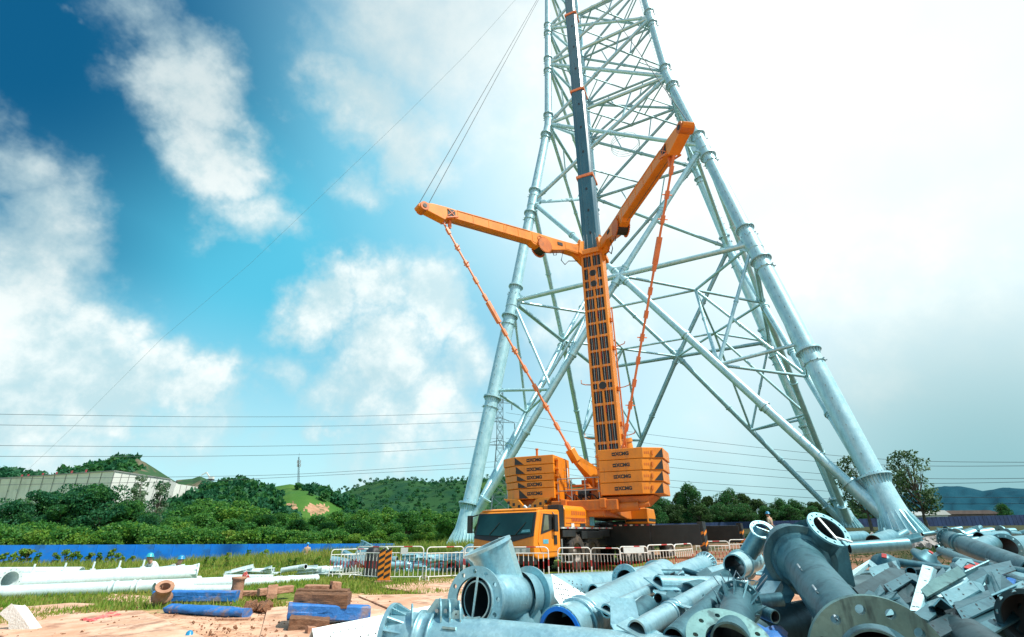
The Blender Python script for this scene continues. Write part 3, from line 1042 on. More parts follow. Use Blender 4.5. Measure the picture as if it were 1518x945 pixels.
    up.box(U(0, -5.7, 2.9), 3.4, .9, .5, AXU)
    up.box(U(0, 2.0, 2.75), 2.9, 2.4, .7, AXU)
    house = B(up, 'turntable', M['orange_dirty'], crane, .04)
    g = MB()
    g.box(U(.2, -3.3, 3.35), 1.9, 1.1, .55, AXU)
    g.tube(U(-.6, -3.4, 3.6), U(.9, -3.4, 3.6), .38, None, 20)
    for x_ in (-.65, .15, .95):
        g.tube(U(x_ - .03, -3.4, 3.6), U(x_ + .03, -3.4, 3.6), .55, None, 20)
    g.box(U(-.75, -3.0, 3.9), .34, .34, 1.0, AXU)
    B(g, 'hoist_winch', M['orange_dirty'], crane, .02)
    g = MB()
    for (r_, s2, z_, a_, b_, c_) in ((-.7, -4.5, 3.45, .5, .5, .6), (.0, -4.6, 3.3, .7, .4, .35), (.75, -4.4, 3.5, .5, .6, .7), (.3, -4.9, 3.25, .35, .25, .3), (-.3, -4.2, 4.0, .9, .3, .12)):
        g.box(UC(r_, s2, z_), a_, b_, c_, AXU)
    g.tube(UC(-.9, -4.8, 3.75), UC(.9, -4.8, 3.75), .07, None, 10)
    g.tube(UC(.55, -4.6, 3.8), UC(.55, -4.6, 4.35), .09, None, 10)
    B(g, 'winch_machinery', M['orange_dirty'], crane, .02)
    g = MB()
    g.tube(UC(-.25, -4.7, 3.55), UC(.35, -4.7, 3.55), .24, None, 18)
    B(g, 'rope_drum', M['black'])
    # platform with guard rail between the two ballast stacks
    g = MB()
    g.box(UC(0.05, -5.3, 3.06), 2.35, .9, .09, AXU)
    B(g, 'walkway', M['trim'])
    g = MB()
    for z in (3.65, 4.25):
        g.sweep([UC(-1.08, -4.6, z), UC(-1.08, -5.7, z), UC(1.1, -5.7, z), UC(1.1, -4.6, z)], .028, 6)
    for x_ in (-1.08, -.35, .38, 1.1):
        g.tube(UC(x_, -5.7, 3.1), UC(x_, -5.7, 4.25), .028, None, 6)
    g.sweep([UC(-1.2, -4.7, 3.1), UC(-1.2, -4.7, 4.9), UC(-.85, -4.7, 4.9), UC(-.85, -4.7, 3.1)], .025, 6)
    for z in np.arange(3.3, 4.9, .3):
        g.beam(UC(-1.2, -4.7, z), UC(-.85, -4.7, z), .03, .03)
    B(g, 'guard_rail', M['trim'])
    g = MB()
    rnd = random.Random(9)
    for k in range(5):
        a = -.9 + k * .45
        g.sweep([UC(a, -5.2, 3.2), UC(a + .1, -5.35, 3.5), UC(a + .3, -5.35, 3.4), UC(a + .5, -5.2, 3.15)], .035, 6)
    B(g, 'hydraulic_hose', M['black'])
    # operator cabin turned sideways at the front, seen beneath the right stack
    g = MB()
    g.prism([U(.75, s, z) for s, z in ((-.4, 2.12), (1.9, 2.12), (2.2, 2.5), (1.9, 2.95), (-.4, 2.95))], 1.35, 0, S_R, False)
    oc = B(g, 'operator_cabin', M['orange'], crane, .05)
    g = MB()
    g.box(U(1.42, -.412, 2.30), 1.2, .02, .14, AXU)
    g.box(U(2.11, .8, 2.32), .02, 2.2, .14, AXU)
    B(g, 'hazard_band', M['black'], oc)
    # --- ballast ---------------------------------------------------------
    for side in (-1, 1):
        if side < 0:
            zz = [3.30, 3.84, 4.20, 4.56, 5.04, 5.52]
        else:
            zz = [3.34, 3.92, 4.46, 5.02, 5.56]
        for k in range(len(zz) - 1):
            z0, z1 = zz[k] + .012, zz[k + 1] - .006
            sh = .06 * (len(zz) - 2 - k)
            pl = [(1.22, -5.9), (3.48 - sh, -5.9), (4.40 - sh, -5.35), (4.40 - sh, -3.2), (1.22, -3.2)]
            pts = [UC(side * r, s, z0) for r, s in pl]
            g = MB()
            g.prism(pts, z1 - z0, 0, UP, False)
            plate = B(g, 'counterweight', M['orange'], crane, .025)
            # hazard triangle at the outer end
            g = MB()
            zc0, zc1 = z0 + .03, z1 - .03
            if side < 0:
                tri = [UC(-3.46 + sh, -5.906, zc0), UC(-2.92 + sh, -5.906, zc0), UC(-3.46 + sh, -5.906, zc1)]
                g.prism(tri, .012, 0, S_F)
            else:
                e1, e0 = UC(4.40 - sh, -5.35, 0), UC(3.48 - sh, -5.9, 0)
                ed = (e1 - e0).normalized()
                nn = ed.cross(UP)
                g.prism([e1 - ed * .02 + nn * .006 + UP * zc0, e1 - ed * .48 + nn * .006 + UP * zc0, e1 - ed * .02 + nn * .006 + UP * zc1], .012, 0, nn)
            B(g, 'hazard_triangle', M['decal'], plate)
            # maker's lettering with a small square emblem
            cz = (z0 + z1) / 2
            rc = side * 2.35
            words_on(plate, 'XCMG', UC(rc + .12, -5.906, cz), S_R, UP, .23, M['decal'], 'lettering', .006, .012)
            g = MB()
            g.box(UC(rc - .32, -5.906, cz), .17, .012, .17, AXU, 0)
            g.box(UC(rc - .32, -5.914, cz), .10, .012, .03, AXU, 1)
            B(g, 'emblem', [M['decal'], M['orange']], plate)
            if side > 0:
                g = MB()
                e1, e0 = UC(4.40 - sh, -5.35, 0), UC(3.48 - sh, -5.9, 0)
                ed = (e1 - e0).normalized()
                nn = ed.cross(UP)
                for q in range(3):
                    g.box(e0 + ed * (.12 + .10 * q) + nn * .005 + UP * cz, .06, .01, .11, (ed, nn, UP))
                g.box(e0 + ed * .5 + nn * .03 + UP * cz, .08, .07, .2, (ed, nn, UP))
                B(g, 'weight_mark', M['orange_dirty'], plate)
        # lifting post and tie rib on the inner end
        g = MB()
        g.box(UC(side * 1.12, -5.0, (zz[0] + zz[-1]) / 2 - .1), .16, 1.2, zz[-1] - zz[0] - .1, AXU)
        for z in zz[:-1]:
            g.box(UC(side * 1.12, -5.66, z + .25), .2, .14, .12, AXU)
        B(g, 'ballast_guide', M['orange'], crane, .02)
        g = MB()
        g.prism([UC(side * r, -5.5, z) for r, z in ((1.0, 2.75), (3.2, 2.85), (3.75, 3.30), (1.0, 3.30))], 2.0, 0, S_F, False)
        B(g, 'ballast_tray', M['orange_dirty'], crane, .03)
    g = MB()
    g.tube(UC(-2.8, -4.2, 5.5), UC(-2.8, -4.2, 6.1), .07, None, 10)
    g.tube(UC(-2.8, -4.2, 6.1), UC(-2.8, -4.2, 6.16), .1, None, 10)
    B(g, 'lifting_post', M['orange_dirty'])
    # bolted brackets under the left stack
    for r0, sg in ((-4.0, 1), (-1.3, -1)):
        g = MB()
        g.prism([UC(r0, -6.1, 3.35), UC(r0 + sg * .85, -6.1, 3.28), UC(r0 + sg * 1.35, -6.1, 2.75), UC(r0 + sg * .7, -6.1, 2.70)], .22, 0, S_F)
        for q in range(3):
            g.box(UC(r0 + sg * (.3 + .3 * q), -6.22, 3.15 - .1 * q), .14, .02, .14, AXU, 1)
        B(g, 'stay_bracket', [M['orange'], M['black']], crane, .02)
        g = MB()
        g.tube(UC(r0 + sg * 1.5, -6.15, 2.62), UC(r0 + sg * 1.15, -6.15, 2.95), .1, None, 10)
        B(g, 'locking_cylinder', M['trim'])
    g = MB()
    g.tube(UC(1.6, -5.6, 2.75), UC(3.0, -5.6, 2.85), .22, None, 16)
    g.tube(UC(3.0, -5.6, 2.85), UC(3.5, -5.6, 2.9), .12, None, 12)
    B(g, 'ballast_cylinder', M['orange_dirty'])
    # --- boom --------------------------------------------------------------
    axis = V((.006, .050, 1)).normalized()
    br = (S_R - axis * S_R.dot(axis)).normalized()
    bf = axis.cross(br) * -1
    if bf.dot(S_F) < 0:
        bf = -bf
    P0 = U(-.02, .30, 3.0)

    def Bp(r, f, t):
        return P0 + br * r + bf * f + axis * t
    AXB = (br, bf, axis)
    Tt = 18.7                                    # top of the base section
    W_, D_ = 1.66, 1.75
    g = MB()
    g.prism([Bp(x_, f_, 0) for x_, f_ in ((-W_ / 2, 0), (W_ / 2, 0), (W_ / 2, D_ * .6), (W_ * .32, D_ * .92), (0, D_), (-W_ * .32, D_ * .92), (-W_ / 2, D_ * .6))], Tt, 0, axis, False)
    base = B(g, 'boom_base', M['orange'], crane, .05)
    # front frame: rails and rungs over dark openings
    fr = MB()
    for x_, w2 in ((-.74, .17), (.74, .17), (0, .15)):
        fr.box(Bp(x_, -.05, (Tt + 2.2) / 2), w2, .10, Tt - 2.2, AXB, 0)
    rows = [2.6, 3.95, 5.25, 6.5, 7.5, 8.05, 9.2, 10.35, 11.45, 12.5, 13.55, 14.6, 15.35, 16.1, 17.2, 18.3]
    for t in rows:
        fr.box(Bp(0, -.052, t), 1.6, .10, .17, AXB, 0)
    B(fr, 'boom_frame', M['orange'], base, .015)
    dk = MB()
    for i in range(len(rows) - 1):
        for s_ in (-1, 1):
            dk.box(Bp(s_ * .365, -.012, (rows[i] + rows[i + 1]) / 2), .56, .02, rows[i + 1] - rows[i] - .19, AXB, 0)
            dk.box(Bp(s_ * .365, -.03, (rows[i] + rows[i + 1]) / 2), .035, .02, rows[i + 1] - rows[i] - .19, AXB, 1)
    B(dk, 'boom_grille', [M['grille'], M['orange_dirty']], base)
    g = MB()
    for i in (4, 12, 13):
        tm = (rows[i] + rows[i + 1]) / 2
        g.box(Bp(0, -.10, tm), .72, .04, rows[i + 1] - rows[i] - .1, AXB, 0)
        c = Bp(.02, -.125, tm)
        g.tube(c, c - bf * .03, .26, None, 20, 1)
    B(g, 'access_cover', [M['orange'], M['grille']], base)
    g = MB()
    for x_ in (-.50, -.22, .24, .52):
        g.tube(Bp(x_, -.13, 1.5), Bp(x_ * .9, -.16, Tt + 1.5), .011, None, 5)
    B(g, 'hoist_rope', M['trim'], base)
    g = MB()
    for t in (3.2, 5.9, 9.7, 12.9):
        g.tube(Bp(.1, -.11, t), Bp(.1, -.11, t + .5), .03, None, 6)
    B(g, 'marker_lamp', M['red_paint'], base)
    # brackets and rollers along the side of the boom
    g = MB()
    for t in (2.2, 3.0, 3.6, 4.4, 5.2, 7.6, 10.6, 12.8):
        g.box(Bp(.88, .5, t), .16, .3, .26, AXB)
        if t in (3.0, 4.4, 7.6, 10.6):
            g.sweep([Bp(.9, .3, t), Bp(1.4, .1, t - .05), Bp(1.75, 0, t), Bp(1.8, 0, t + .15)], .03, 6)
    for t in (2.0, 2.7, 4.3, 8.0):
        g.sweep([Bp(-.83, .1, t), Bp(-1.2, -.1, t), Bp(-1.45, -.15, t + .1), Bp(-1.45, -.15, t + .35)], .035, 6)
    g.tube(Bp(.95, .9, 2.0), Bp(.95, .9, 14), .05, None, 8)
    B(g, 'side_bracket', M['orange_dirty'], base)
    # collar at the top of the base section
    g = MB()
    g.box(Bp(0, .75, Tt - .12), W_ + .24, D_ + .3, .38, AXB, 0)
    g.box(Bp(0, .75, Tt + .12), W_ + .02, D_ + .1, .14, AXB, 0)
    for s_ in (-1, 1):
        g.prism([Bp(s_ * x_, -.2 + .0, Tt + z_) for x_, z_ in ((.55, -.2), (1.05, -.55), (1.25, -.1), (.95, 1.1), (.75, 1.25))], .3, 0, bf, False)
    B(g, 'boom_collar', M['orange_arm'], base, .03)
    # luffing cylinder behind
    g = MB()
    g.tube(Bp(1.15, 2.6, .6), Bp(.75, 1.9, 4.4), .40, None, 24, 0)
    g.tube(Bp(.75, 1.9, 4.4), Bp(.30, 1.5, 11.2), .21, None, 16, 1)
    g.annulus(Bp(.75, 1.9, 4.4), Bp(.75, 1.9, 4.4) - Bp(1.15, 2.6, .6), .46, .2, .25, 24, 0)
    B(g, 'luffing_cylinder', [M['orange_arm'], M['galv_new']])
    # telescopic sections
    secs = [(Tt - .2, 26.5, 1.34, 1.42), (26.5, 37.0, 1.22, 1.30), (37.0, 48.5, 1.10, 1.18), (48.5, 60.0, .98, 1.06)]
    for t0, t1, ww, dd in secs:
        g = MB()
        f0 = .12
        c_ = .18
        pl = [(-ww / 2 + c_ * .4, f0), (ww / 2 - c_, f0), (ww / 2, f0 + c_), (ww / 2, f0 + dd * .62), (ww * .3, f0 + dd), (-ww * .3, f0 + dd), (-ww / 2, f0 + dd * .62), (-ww / 2, f0 + c_ * .4)]
        g.prism([Bp(x_, f_, t0) for x_, f_ in pl], t1 - t0, 0, axis, False)
        sec = B(g, 'boom_section', M['boom'], crane, .03)
        g = MB()
        g.box(Bp(-.02, f0 + dd / 2, t1 - .08), ww + .14, dd + .16, .26, AXB)
        B(g, 'section_collar', M['guy'], sec, .03)
        g = MB()
        for q in range(3):
            t = t0 + (t1 - t0) * (.25 + .28 * q)
            g.box(Bp(.05, f0 - .004, t), .15, .012, .26, AXB, 0)
        for q in range(5):
            g.box(Bp(-.05 + .02 * (q % 2), f0 - .004, t0 + 2.2 + q * .35), .05, .012, .08, AXB, 0)
        B(g, 'pin_hole', M['decal'], sec)
        g = MB()
        g.box(Bp(-ww * .22, f0 - .005, (t0 + t1) / 2), .035, .012, t1 - t0 - .3, AXB, 0)
        B(g, 'weld_seam', M['boom_edge'], sec)
    tip = Bp(0, .6, 60)
    g = MB()
    g.box(tip + axis * .5, 1.1, 1.6, 1.4, AXB)
    for x_ in (-.3, 0, .3):
        g.tube(Bp(x_ - .05, -.1, 60.8), Bp(x_ + .05, -.1, 60.8), .5, None, 20)
    B(g, 'boom_head', M['orange_arm'])
    # --- the two stay arms -------------------------------------------------
    tips = {1: V((9.02, 18.98, 20.55)), -1: V((-5.93, 25.64, 20.48))}
    for side in (1, -1):
        root = Bp(side * .98, -.05, Tt + .15)
        tp = tips[side]
        ad = (tp - root).normalized()
        ln = (tp - root).length
        outv = ad.cross(UP).normalized()
        au = outv.cross(ad)
        A = lambda t, u_=0.0, o_=0.0: root + ad * (t * ln) + au * u_ + outv * o_
        g = MB()
        top = [(0, .26), (.03, .44), (.13, .40), (.20, .40), (.36, .44), (.80, .36), (.86, .38), (.93, .34), (.985, .17), (1.0, .0)]
        bot = [(.995, -.16), (.96, -.28), (.865, -.62), (.85, -.40), (.80, -.34), (.36, -.42), (.345, -.60), (.27, -.78), (.20, -.62), (.12, -.34), (.03, -.40), (0, -.30)]
        g.prism([A(t, u_) for t, u_ in top + bot], .62, 0, outv)
        arm = B(g, 'stay_arm', M['orange_arm'], crane, .035)
        for o_ in (-.315, .315):                   # doubler plates, seams and edge ribs
            g = MB()
            g.prism([A(t, u_, o_) for t, u_ in ((.20, .33), (.35, .36), (.35, -.40), (.29, -.62), (.22, -.52))], .03, 0, outv)
            B(g, 'doubler_plate', M['orange_arm'], arm)
            g = MB()
            g.prism([A(t, u_, o_) for t, u_ in ((.02, .34), (.12, .30), (.12, -.24), (.02, -.30))], .03, 0, outv)
            B(g, 'doubler_plate', M['orange_arm'], arm)
            g = MB()
            for t in (.44, .53, .62, .71, .795):
                g.beam(A(t, .36, o_), A(t, -.34, o_), .03, .05)
            g.beam(A(.36, .38, o_), A(.80, .32, o_), .05, .05)
            g.beam(A(.36, -.36, o_), A(.80, -.30, o_), .05, .05)
            B(g, 'arm_ribbing', M['orange_arm'], arm)
        for o_ in (-.32, .32):
            g = MB()
            g.prism([A(t, u_, o_) for t, u_ in ((.81, .26), (.85, .26), (.85, -.26), (.81, -.26))], .035, 0, outv)
            B(g, 'arm_opening', M['grille'], arm)
            g = MB()
            g.prism([A(t, u_, o_) for t, u_ in ((.14, .16), (.175, .16), (.175, -.08), (.14, -.08))], .05, 0, outv)
            B(g, 'arm_opening', M['grille'], arm)
        g = MB()
        for o_ in (-.345, .345):
            g.beam(A(.81, .26, o_), A(.85, -.26, o_), .06, .04)
            g.beam(A(.81, -.26, o_), A(.85, .26, o_), .06, .04)
            g.tube(A(.86, -.5, o_ * 1.2), A(.80, -.2, o_ * 1.2), .06, None, 8)
        g.beam(A(.83, -.4, 0), A(.83, -.95, .0), .16, .2, outv)
        B(g, 'arm_lacing', M['guy'], arm)
        g = MB()                                   # winch drum with toothed rim under the arm
        c = A(.275, -.50)
        g.tube(c - outv * .40, c + outv * .40, .50, None, 28, 0)
        for o_ in (-.42, .42):
            g.tube(c + outv * (o_ - .03), c + outv * (o_ + .03), .58, None, 28, 1)
            for q in range(30):
                th = 2 * math.pi * q / 30
                rr = ad * math.cos(th) + au * math.sin(th)
                g.box(c + rr * .60 + outv * o_, .06, .06, .07, (outv, rr.cross(outv), rr), 1)
        B(g, 'winch_drum', [M['grille'], M['orange_dirty']], arm)
        g = MB()
        c = A(.30, .0)
        for o_ in (-.34, .34):
            g.annulus(c + outv * o_, outv, .24, .18, .04, 20, 0)
        B(g, 'winch_gearbox', M['orange_dirty'], arm)
        g = MB()
        c = A(.968, -.02)
        g.tube(c - outv * .36, c + outv * .36, .30, None, 24, 0)
        for o_ in (-.37, .37):
            g.tube(c + outv * (o_ - .02), c + outv * (o_ + .02), .14, None, 14, 1)
        B(g, 'head_sheave', [M['orange_dirty'], M['black']], arm)
        g = MB()
        g.beam(root - ad * .5 - UP * .9, root + ad * .9 + UP * .1, .7, .3, outv, 0)
        g.beam(root - ad * .4 + UP * .5, root + ad * .2 + UP * .2, .8, .4, outv, 0)
        g.prism([root - ad * .3 + UP * .9, root + ad * .15 + UP * .75, root + ad * .35 - UP * .3, root - ad * .1 - UP * .5], .85, 0, outv)
        B(g, 'arm_hinge', M['orange_arm'], arm, .03)
        g = MB()                                   # loops of hydraulic hose
        q0 = A(.12, -.35)
        g.sweep([q0, q0 - UP * .8 + ad * .25, q0 - UP * 1.1 - ad * .1, q0 - UP * .7 - ad * .5, root - UP * .8], .035, 6)
        g.sweep([A(.17, -.3), A(.17, -.3) - UP * .5, A(.19, -.3) - UP * .6, A(.2, -.4)], .03, 6)
        B(g, 'hydraulic_hose', M['black'], arm)
        # guy link chain from the arm to the upper works
        gstart = A(.865, -.60)
        gend = U(-1.12, -3.9, 5.75) if side < 0 else U(1.25, -2.2, 5.6)
        g = MB()
        gd_ = (gend - gstart).normalized()
        gl = (gend - gstart).length
        gn = gd_.cross(outv).normalized()
        g.beam(gstart, gend, .075, .11, outv, 0)
        for q in range(13):
            c = gstart + gd_ * (gl * (q + .6) / 13)
            g.beam(c - gd_ * .22, c + gd_ * .22, .16, .2, outv, 0)
            if q in (1, 2, 7, 10):
                g.beam(c - outv * .28, c + outv * .28, .05, .05)
        c = gstart + gd_ * (gl * (.42 if side < 0 else .30))
        g.beam(c - gd_ * .75, c + gd_ * .75, .2, .26, outv, 0)
        B(g, 'guy_link', M['guy'], crane)
        if side < 0:
            g = MB()
            g.beam(gend - gd_ * .3, gend + gd_ * .45, .34, .5, outv, 0)
            g.prism([gend + UP * .1, gend - UP * .35, U(-.3, -3.0, 4.0), U(.6, -2.6, 3.3), U(1.0, -2.6, 4.8), U(.2, -2.8, 4.85)], .3, 0)
            B(g, 'guy_anchor', M['orange'], crane, .03)
        # ropes from the arm head up to the boom head
        g = MB()
        g.tube(A(.99, .1), tip + br * .2 * side + axis * .6, .022, None, 5)
        if side < 0:
            g.tube(A(.94, .33), tip + br * .4 * side + axis * .3, .022, None, 5)
        B(g, 'stay_rope', M['wire'], crane)
        g = MB()
        g.tube(A(.84, -.45), A(.36, -.62), .018, None, 5)
        B(g, 'arm_rope', M['wire'], arm)
    # hoist line falling behind the boom
    g = MB()
    hk = tip + S_F * 2.0
    g.tube(hk, V((hk.x, hk.y, 11)), .018, None, 5)
    B(g, 'hoist_rope', M['wire_pale'])
    g = MB()
    g.box(V((hk.x, hk.y, 10.5)), .4, .3, 1.0)
    g.sweep([V((hk.x, hk.y, 10.1)), V((hk.x, hk.y, 9.7)), V((hk.x + .18, hk.y, 9.5)), V((hk.x + .1, hk.y, 9.3)), V((hk.x - .1, hk.y, 9.4))], .06, 8)
    return crane


build_crane()

# ------------------------------------------------------------------ far things: hills, hall, pylon, cables
def proj(P):
    q = V(P) - V((0, 0, CAM_H))
    z = q.dot(_fw)
    return 759 + FPX * q.dot(_rt) / z, 472.5 - FPX * q.dot(_up) / z


def hill(name, pts, d0, d1, d2, mat, seed, rough=1.0, patches=(), pm=None):
    """pts: ridge line as seen; d0, d1, d2: distance of foot, ridge and back foot"""
    rnd = np.random.RandomState(seed)
    us = np.linspace(pts[0][0], pts[-1][0], 110)
    vsr = np.interp(us, [p[0] for p in pts], [p[1] for p in pts])
    rows = []
    ts = np.linspace(0, 1, 30)
    grid = []
    ph = rnd.rand(6) * 6
    for i, (u, v) in enumerate(zip(us, vsr)):
        col = []
        dd = d1 * (1 + .06 * math.sin(u * .02 + ph[0]))
        top = at(u, v, dd)
        foot = at(u, 800, d0)
        for t in ts:
            d = d0 + (dd - d0) * t
            x = foot.x + (top.x - foot.x) * t
            z0 = gz(foot.x, foot.y) - 3
            s = t * t * (3 - 2 * t) * .55 + t * .45
            z = z0 + (top.z - z0) * s
            z += rough * (math.sin(x * .035 + d * .05 + ph[1]) + .6 * math.sin(x * .09 - d * .07 + ph[2]) + .4 * math.sin(x * .21 + ph[3])) * t * (1 - t) * 4 * .9
            col.append((x, d, z))
        for t in (.35, .7, 1.0):
            d = dd + (d2 - dd) * t
            col.append((top.x * (1 + .1 * t), d, top.z * (1 - t) - 3 * t))
        grid.append(col)
    n, m = len(grid), len(grid[0])
    vs = [p for c in grid for p in c]
    fs = [(i * m + j, (i + 1) * m + j, (i + 1) * m + j + 1, i * m + j + 1) for i in range(n - 1) for j in range(m - 1)]
    me = bpy.data.meshes.new(name)
    me.from_pydata(vs, [], fs)
    me.polygons.foreach_set('use_smooth', [True] * len(fs))
    me.materials.append(mat)
    if pm:
        me.materials.append(pm)
        for f, p in zip(fs, me.polygons):
            c = sum((V(vs[i]) for i in f), V((0, 0, 0))) / 4
            u, v = proj(c)
            if c.y < d1 and any(((u - a) / ru) ** 2 + ((v - b) / rv) ** 2 < 1 + .35 * math.sin(u * 1.7 + v) for a, b, ru, rv in patches):
                p.material_index = 1
    o = bpy.data.objects.new(name, me)
    COL.objects.link(o)
    o['kind'] = 'structure'
    return grid


def leaf_quads(rnd, centers, radii, n, size, flat=0.75):
    """n leaves spread through the shells of given clumps -> (verts, faces)"""
    k = len(centers)
    which = rnd.randint(0, k, n)
    dirs = rnd.normal(size=(n, 3))
    dirs /= np.linalg.norm(dirs, axis=1)[:, None]
    rr = rnd.uniform(.35, 1.0, n) ** .45
    pos = centers[which] + dirs * (radii[which] * rr[:, None])
    a = rnd.normal(size=(n, 3)) + dirs * .2
    a /= np.linalg.norm(a, axis=1)[:, None]
    b = np.cross(a, dirs + rnd.normal(size=(n, 3)) * .7)
    b /= np.linalg.norm(b, axis=1)[:, None] + 1e-9
    s = size * rnd.uniform(.6, 1.35, n)[:, None]
    q = np.stack([pos - a * s, pos + b * s * .55, pos + a * s, pos - b * s * .55], 1).reshape(-1, 3)
    return q, which


def raw_mesh(name, verts, nper, mats, midx=None, smooth=False):
    me = bpy.data.meshes.new(name)
    nf = len(verts) // nper
    me.vertices.add(len(verts))
    me.vertices.foreach_set('co', np.asarray(verts, np.float32).ravel())
    me.loops.add(nf * nper)
    me.loops.foreach_set('vertex_index', np.arange(nf * nper, dtype=np.int32))
    me.polygons.add(nf)
    me.polygons.foreach_set('loop_start', np.arange(0, nf * nper, nper, dtype=np.int32))
    for m in mats:
        me.materials.append(m)
    if midx is not None:
        me.polygons.foreach_set('material_index', np.asarray(midx, np.int32))
    me.update(calc_edges=True)
    return me


HM = dict(
    hill_green=mk('hill_scrub', (.008, .046, .022), (.022, .072, .024), .95, 0, .05, 9, .40, .60, cc=(.050, .105, .022), cscale=.016, clo=.54, chi=.66, camt=.8, spec=.1, bump=1.0, bscale=.35),
    hill_dark=mk('hill_wood', (.012, .055, .028), (.022, .080, .030), .95, 0, .03, 8, spec=.1),
    hill_grass=mk('hill_grass', (.040, .125, .022), (.075, .155, .030), .95, 0, .03, 8, cc=(.04, .12, .03), cscale=.02, clo=.5, chi=.6, spec=.1),
    hill_rock=mk('hill_rock', (.17, .13, .095), (.10, .10, .06), .95, 0, .05, 8, cc=(.03, .085, .035), cscale=.03, clo=.42, chi=.52, camt=.95, spec=.1),
    scar=mk('bare_earth_cut', (.36, .20, .12), (.44, .27, .17), .95, 0, .3, 6, cc=(.15, .13, .06), cscale=.2, spec=.1),
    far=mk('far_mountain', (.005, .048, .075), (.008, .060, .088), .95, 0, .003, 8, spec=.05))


def woodland(name, grid, rows, cols, n, rad, size, lm, seed, jit=4):
    rnd = np.random.RandomState(seed)
    G = np.array(grid)
    ii = rnd.randint(cols[0], cols[1], n)
    jj = rnd.randint(rows[0], rows[1], n)
    C = G[ii, jj] + rnd.normal(size=(n, 3)) * np.array([jit, jit, .6])
    R = rnd.uniform(.6, 1.3, n)[:, None] * rad * np.array([[1, 1, .85]])
    C[:, 2] += R[:, 2] * .35
    q, wh = leaf_quads(rnd, C, R, n * 60, size)
    me = raw_mesh(name, q, 4, lm, (wh * 7919 % len(lm)))
    o = bpy.data.objects.new(name, me)
    COL.objects.link(o)
    tag(o, 'scrub and small trees covering the distant slope', 'woodland', None, 'stuff')
    return o


g1 = hill('hill', [(440, 770), (485, 745), (510, 730), (550, 716), (572, 711), (600, 712), (640, 716), (690, 712), (740, 708), (800, 712), (880, 726), (960, 745), (1060, 760)], 190, 380, 620, HM['hill_green'], 3, 1.6)
woodland('hill_scrub', g1, (1, 30), (0, 110), 2200, 1.15, .42, [L['dark'], L['teal'], L['teal'], L['teal']], 4, 6)
g2 = hill('hill', [(330, 770), (385, 735), (405, 722), (430, 718), (455, 722), (490, 738), (520, 752), (560, 775)], 210, 330, 480, HM['hill_grass'], 5, 1.0, ((432, 753, 9, 8), (470, 755, 17, 8)), HM['scar'])
woodland('hill_scrub', g2, (16, 30), (0, 25), 130, 3.0, 1.3, [L['teal'], L['dark']], 8)
woodland('hill_scrub', g2, (23, 30), (60, 110), 150, 2.6, 1.2, [L['teal'], L['dark']], 9)
g3 = hill('hill', [(150, 790), (235, 752), (285, 742), (306, 734), (330, 719), (355, 720), (385, 730), (405, 748), (425, 772)], 170, 260, 420, HM['hill_dark'], 7)
woodland('hill_scrub', g3, (4, 30), (7, 106), 560, 3.0, 1.3, [L['teal'], L['teal'], L['dark']], 10)
g4 = hill('hill', [(60, 735), (100, 703), (150, 694), (175, 688), (188, 682), (203, 680), (216, 686), (240, 702), (262, 716), (300, 735)], 300, 520, 800, HM['hill_rock'], 11, 2.0)
woodland('hill_scrub', g4, (19, 30), (0, 62), 210, 5.0, 2.2, [L['teal'], L['dark']], 12)
g5 = hill('hill', [(240, 735), (262, 712), (285, 710), (296, 706), (310, 712), (330, 720), (360, 735)], 280, 430, 600, HM['hill_rock'], 13)
g6 = hill('hill', [(-160, 740), (-60, 712), (0, 703), (22, 699), (40, 703), (70, 722), (120, 735)], 280, 420, 600, HM['hill_dark'], 14)
woodland('hill_scrub', g6, (19, 30), (0, 110), 160, 4.0, 1.8, [L['teal']], 15)
hill('mountain', [(1180, 790), (1280, 750), (1350, 731), (1390, 722), (1420, 721), (1440, 724), (1460, 729), (1485, 723), (1518, 725), (1580, 718), (1680, 735), (1800, 780)], 1100, 1900, 2900, HM['far'], 15, 8)

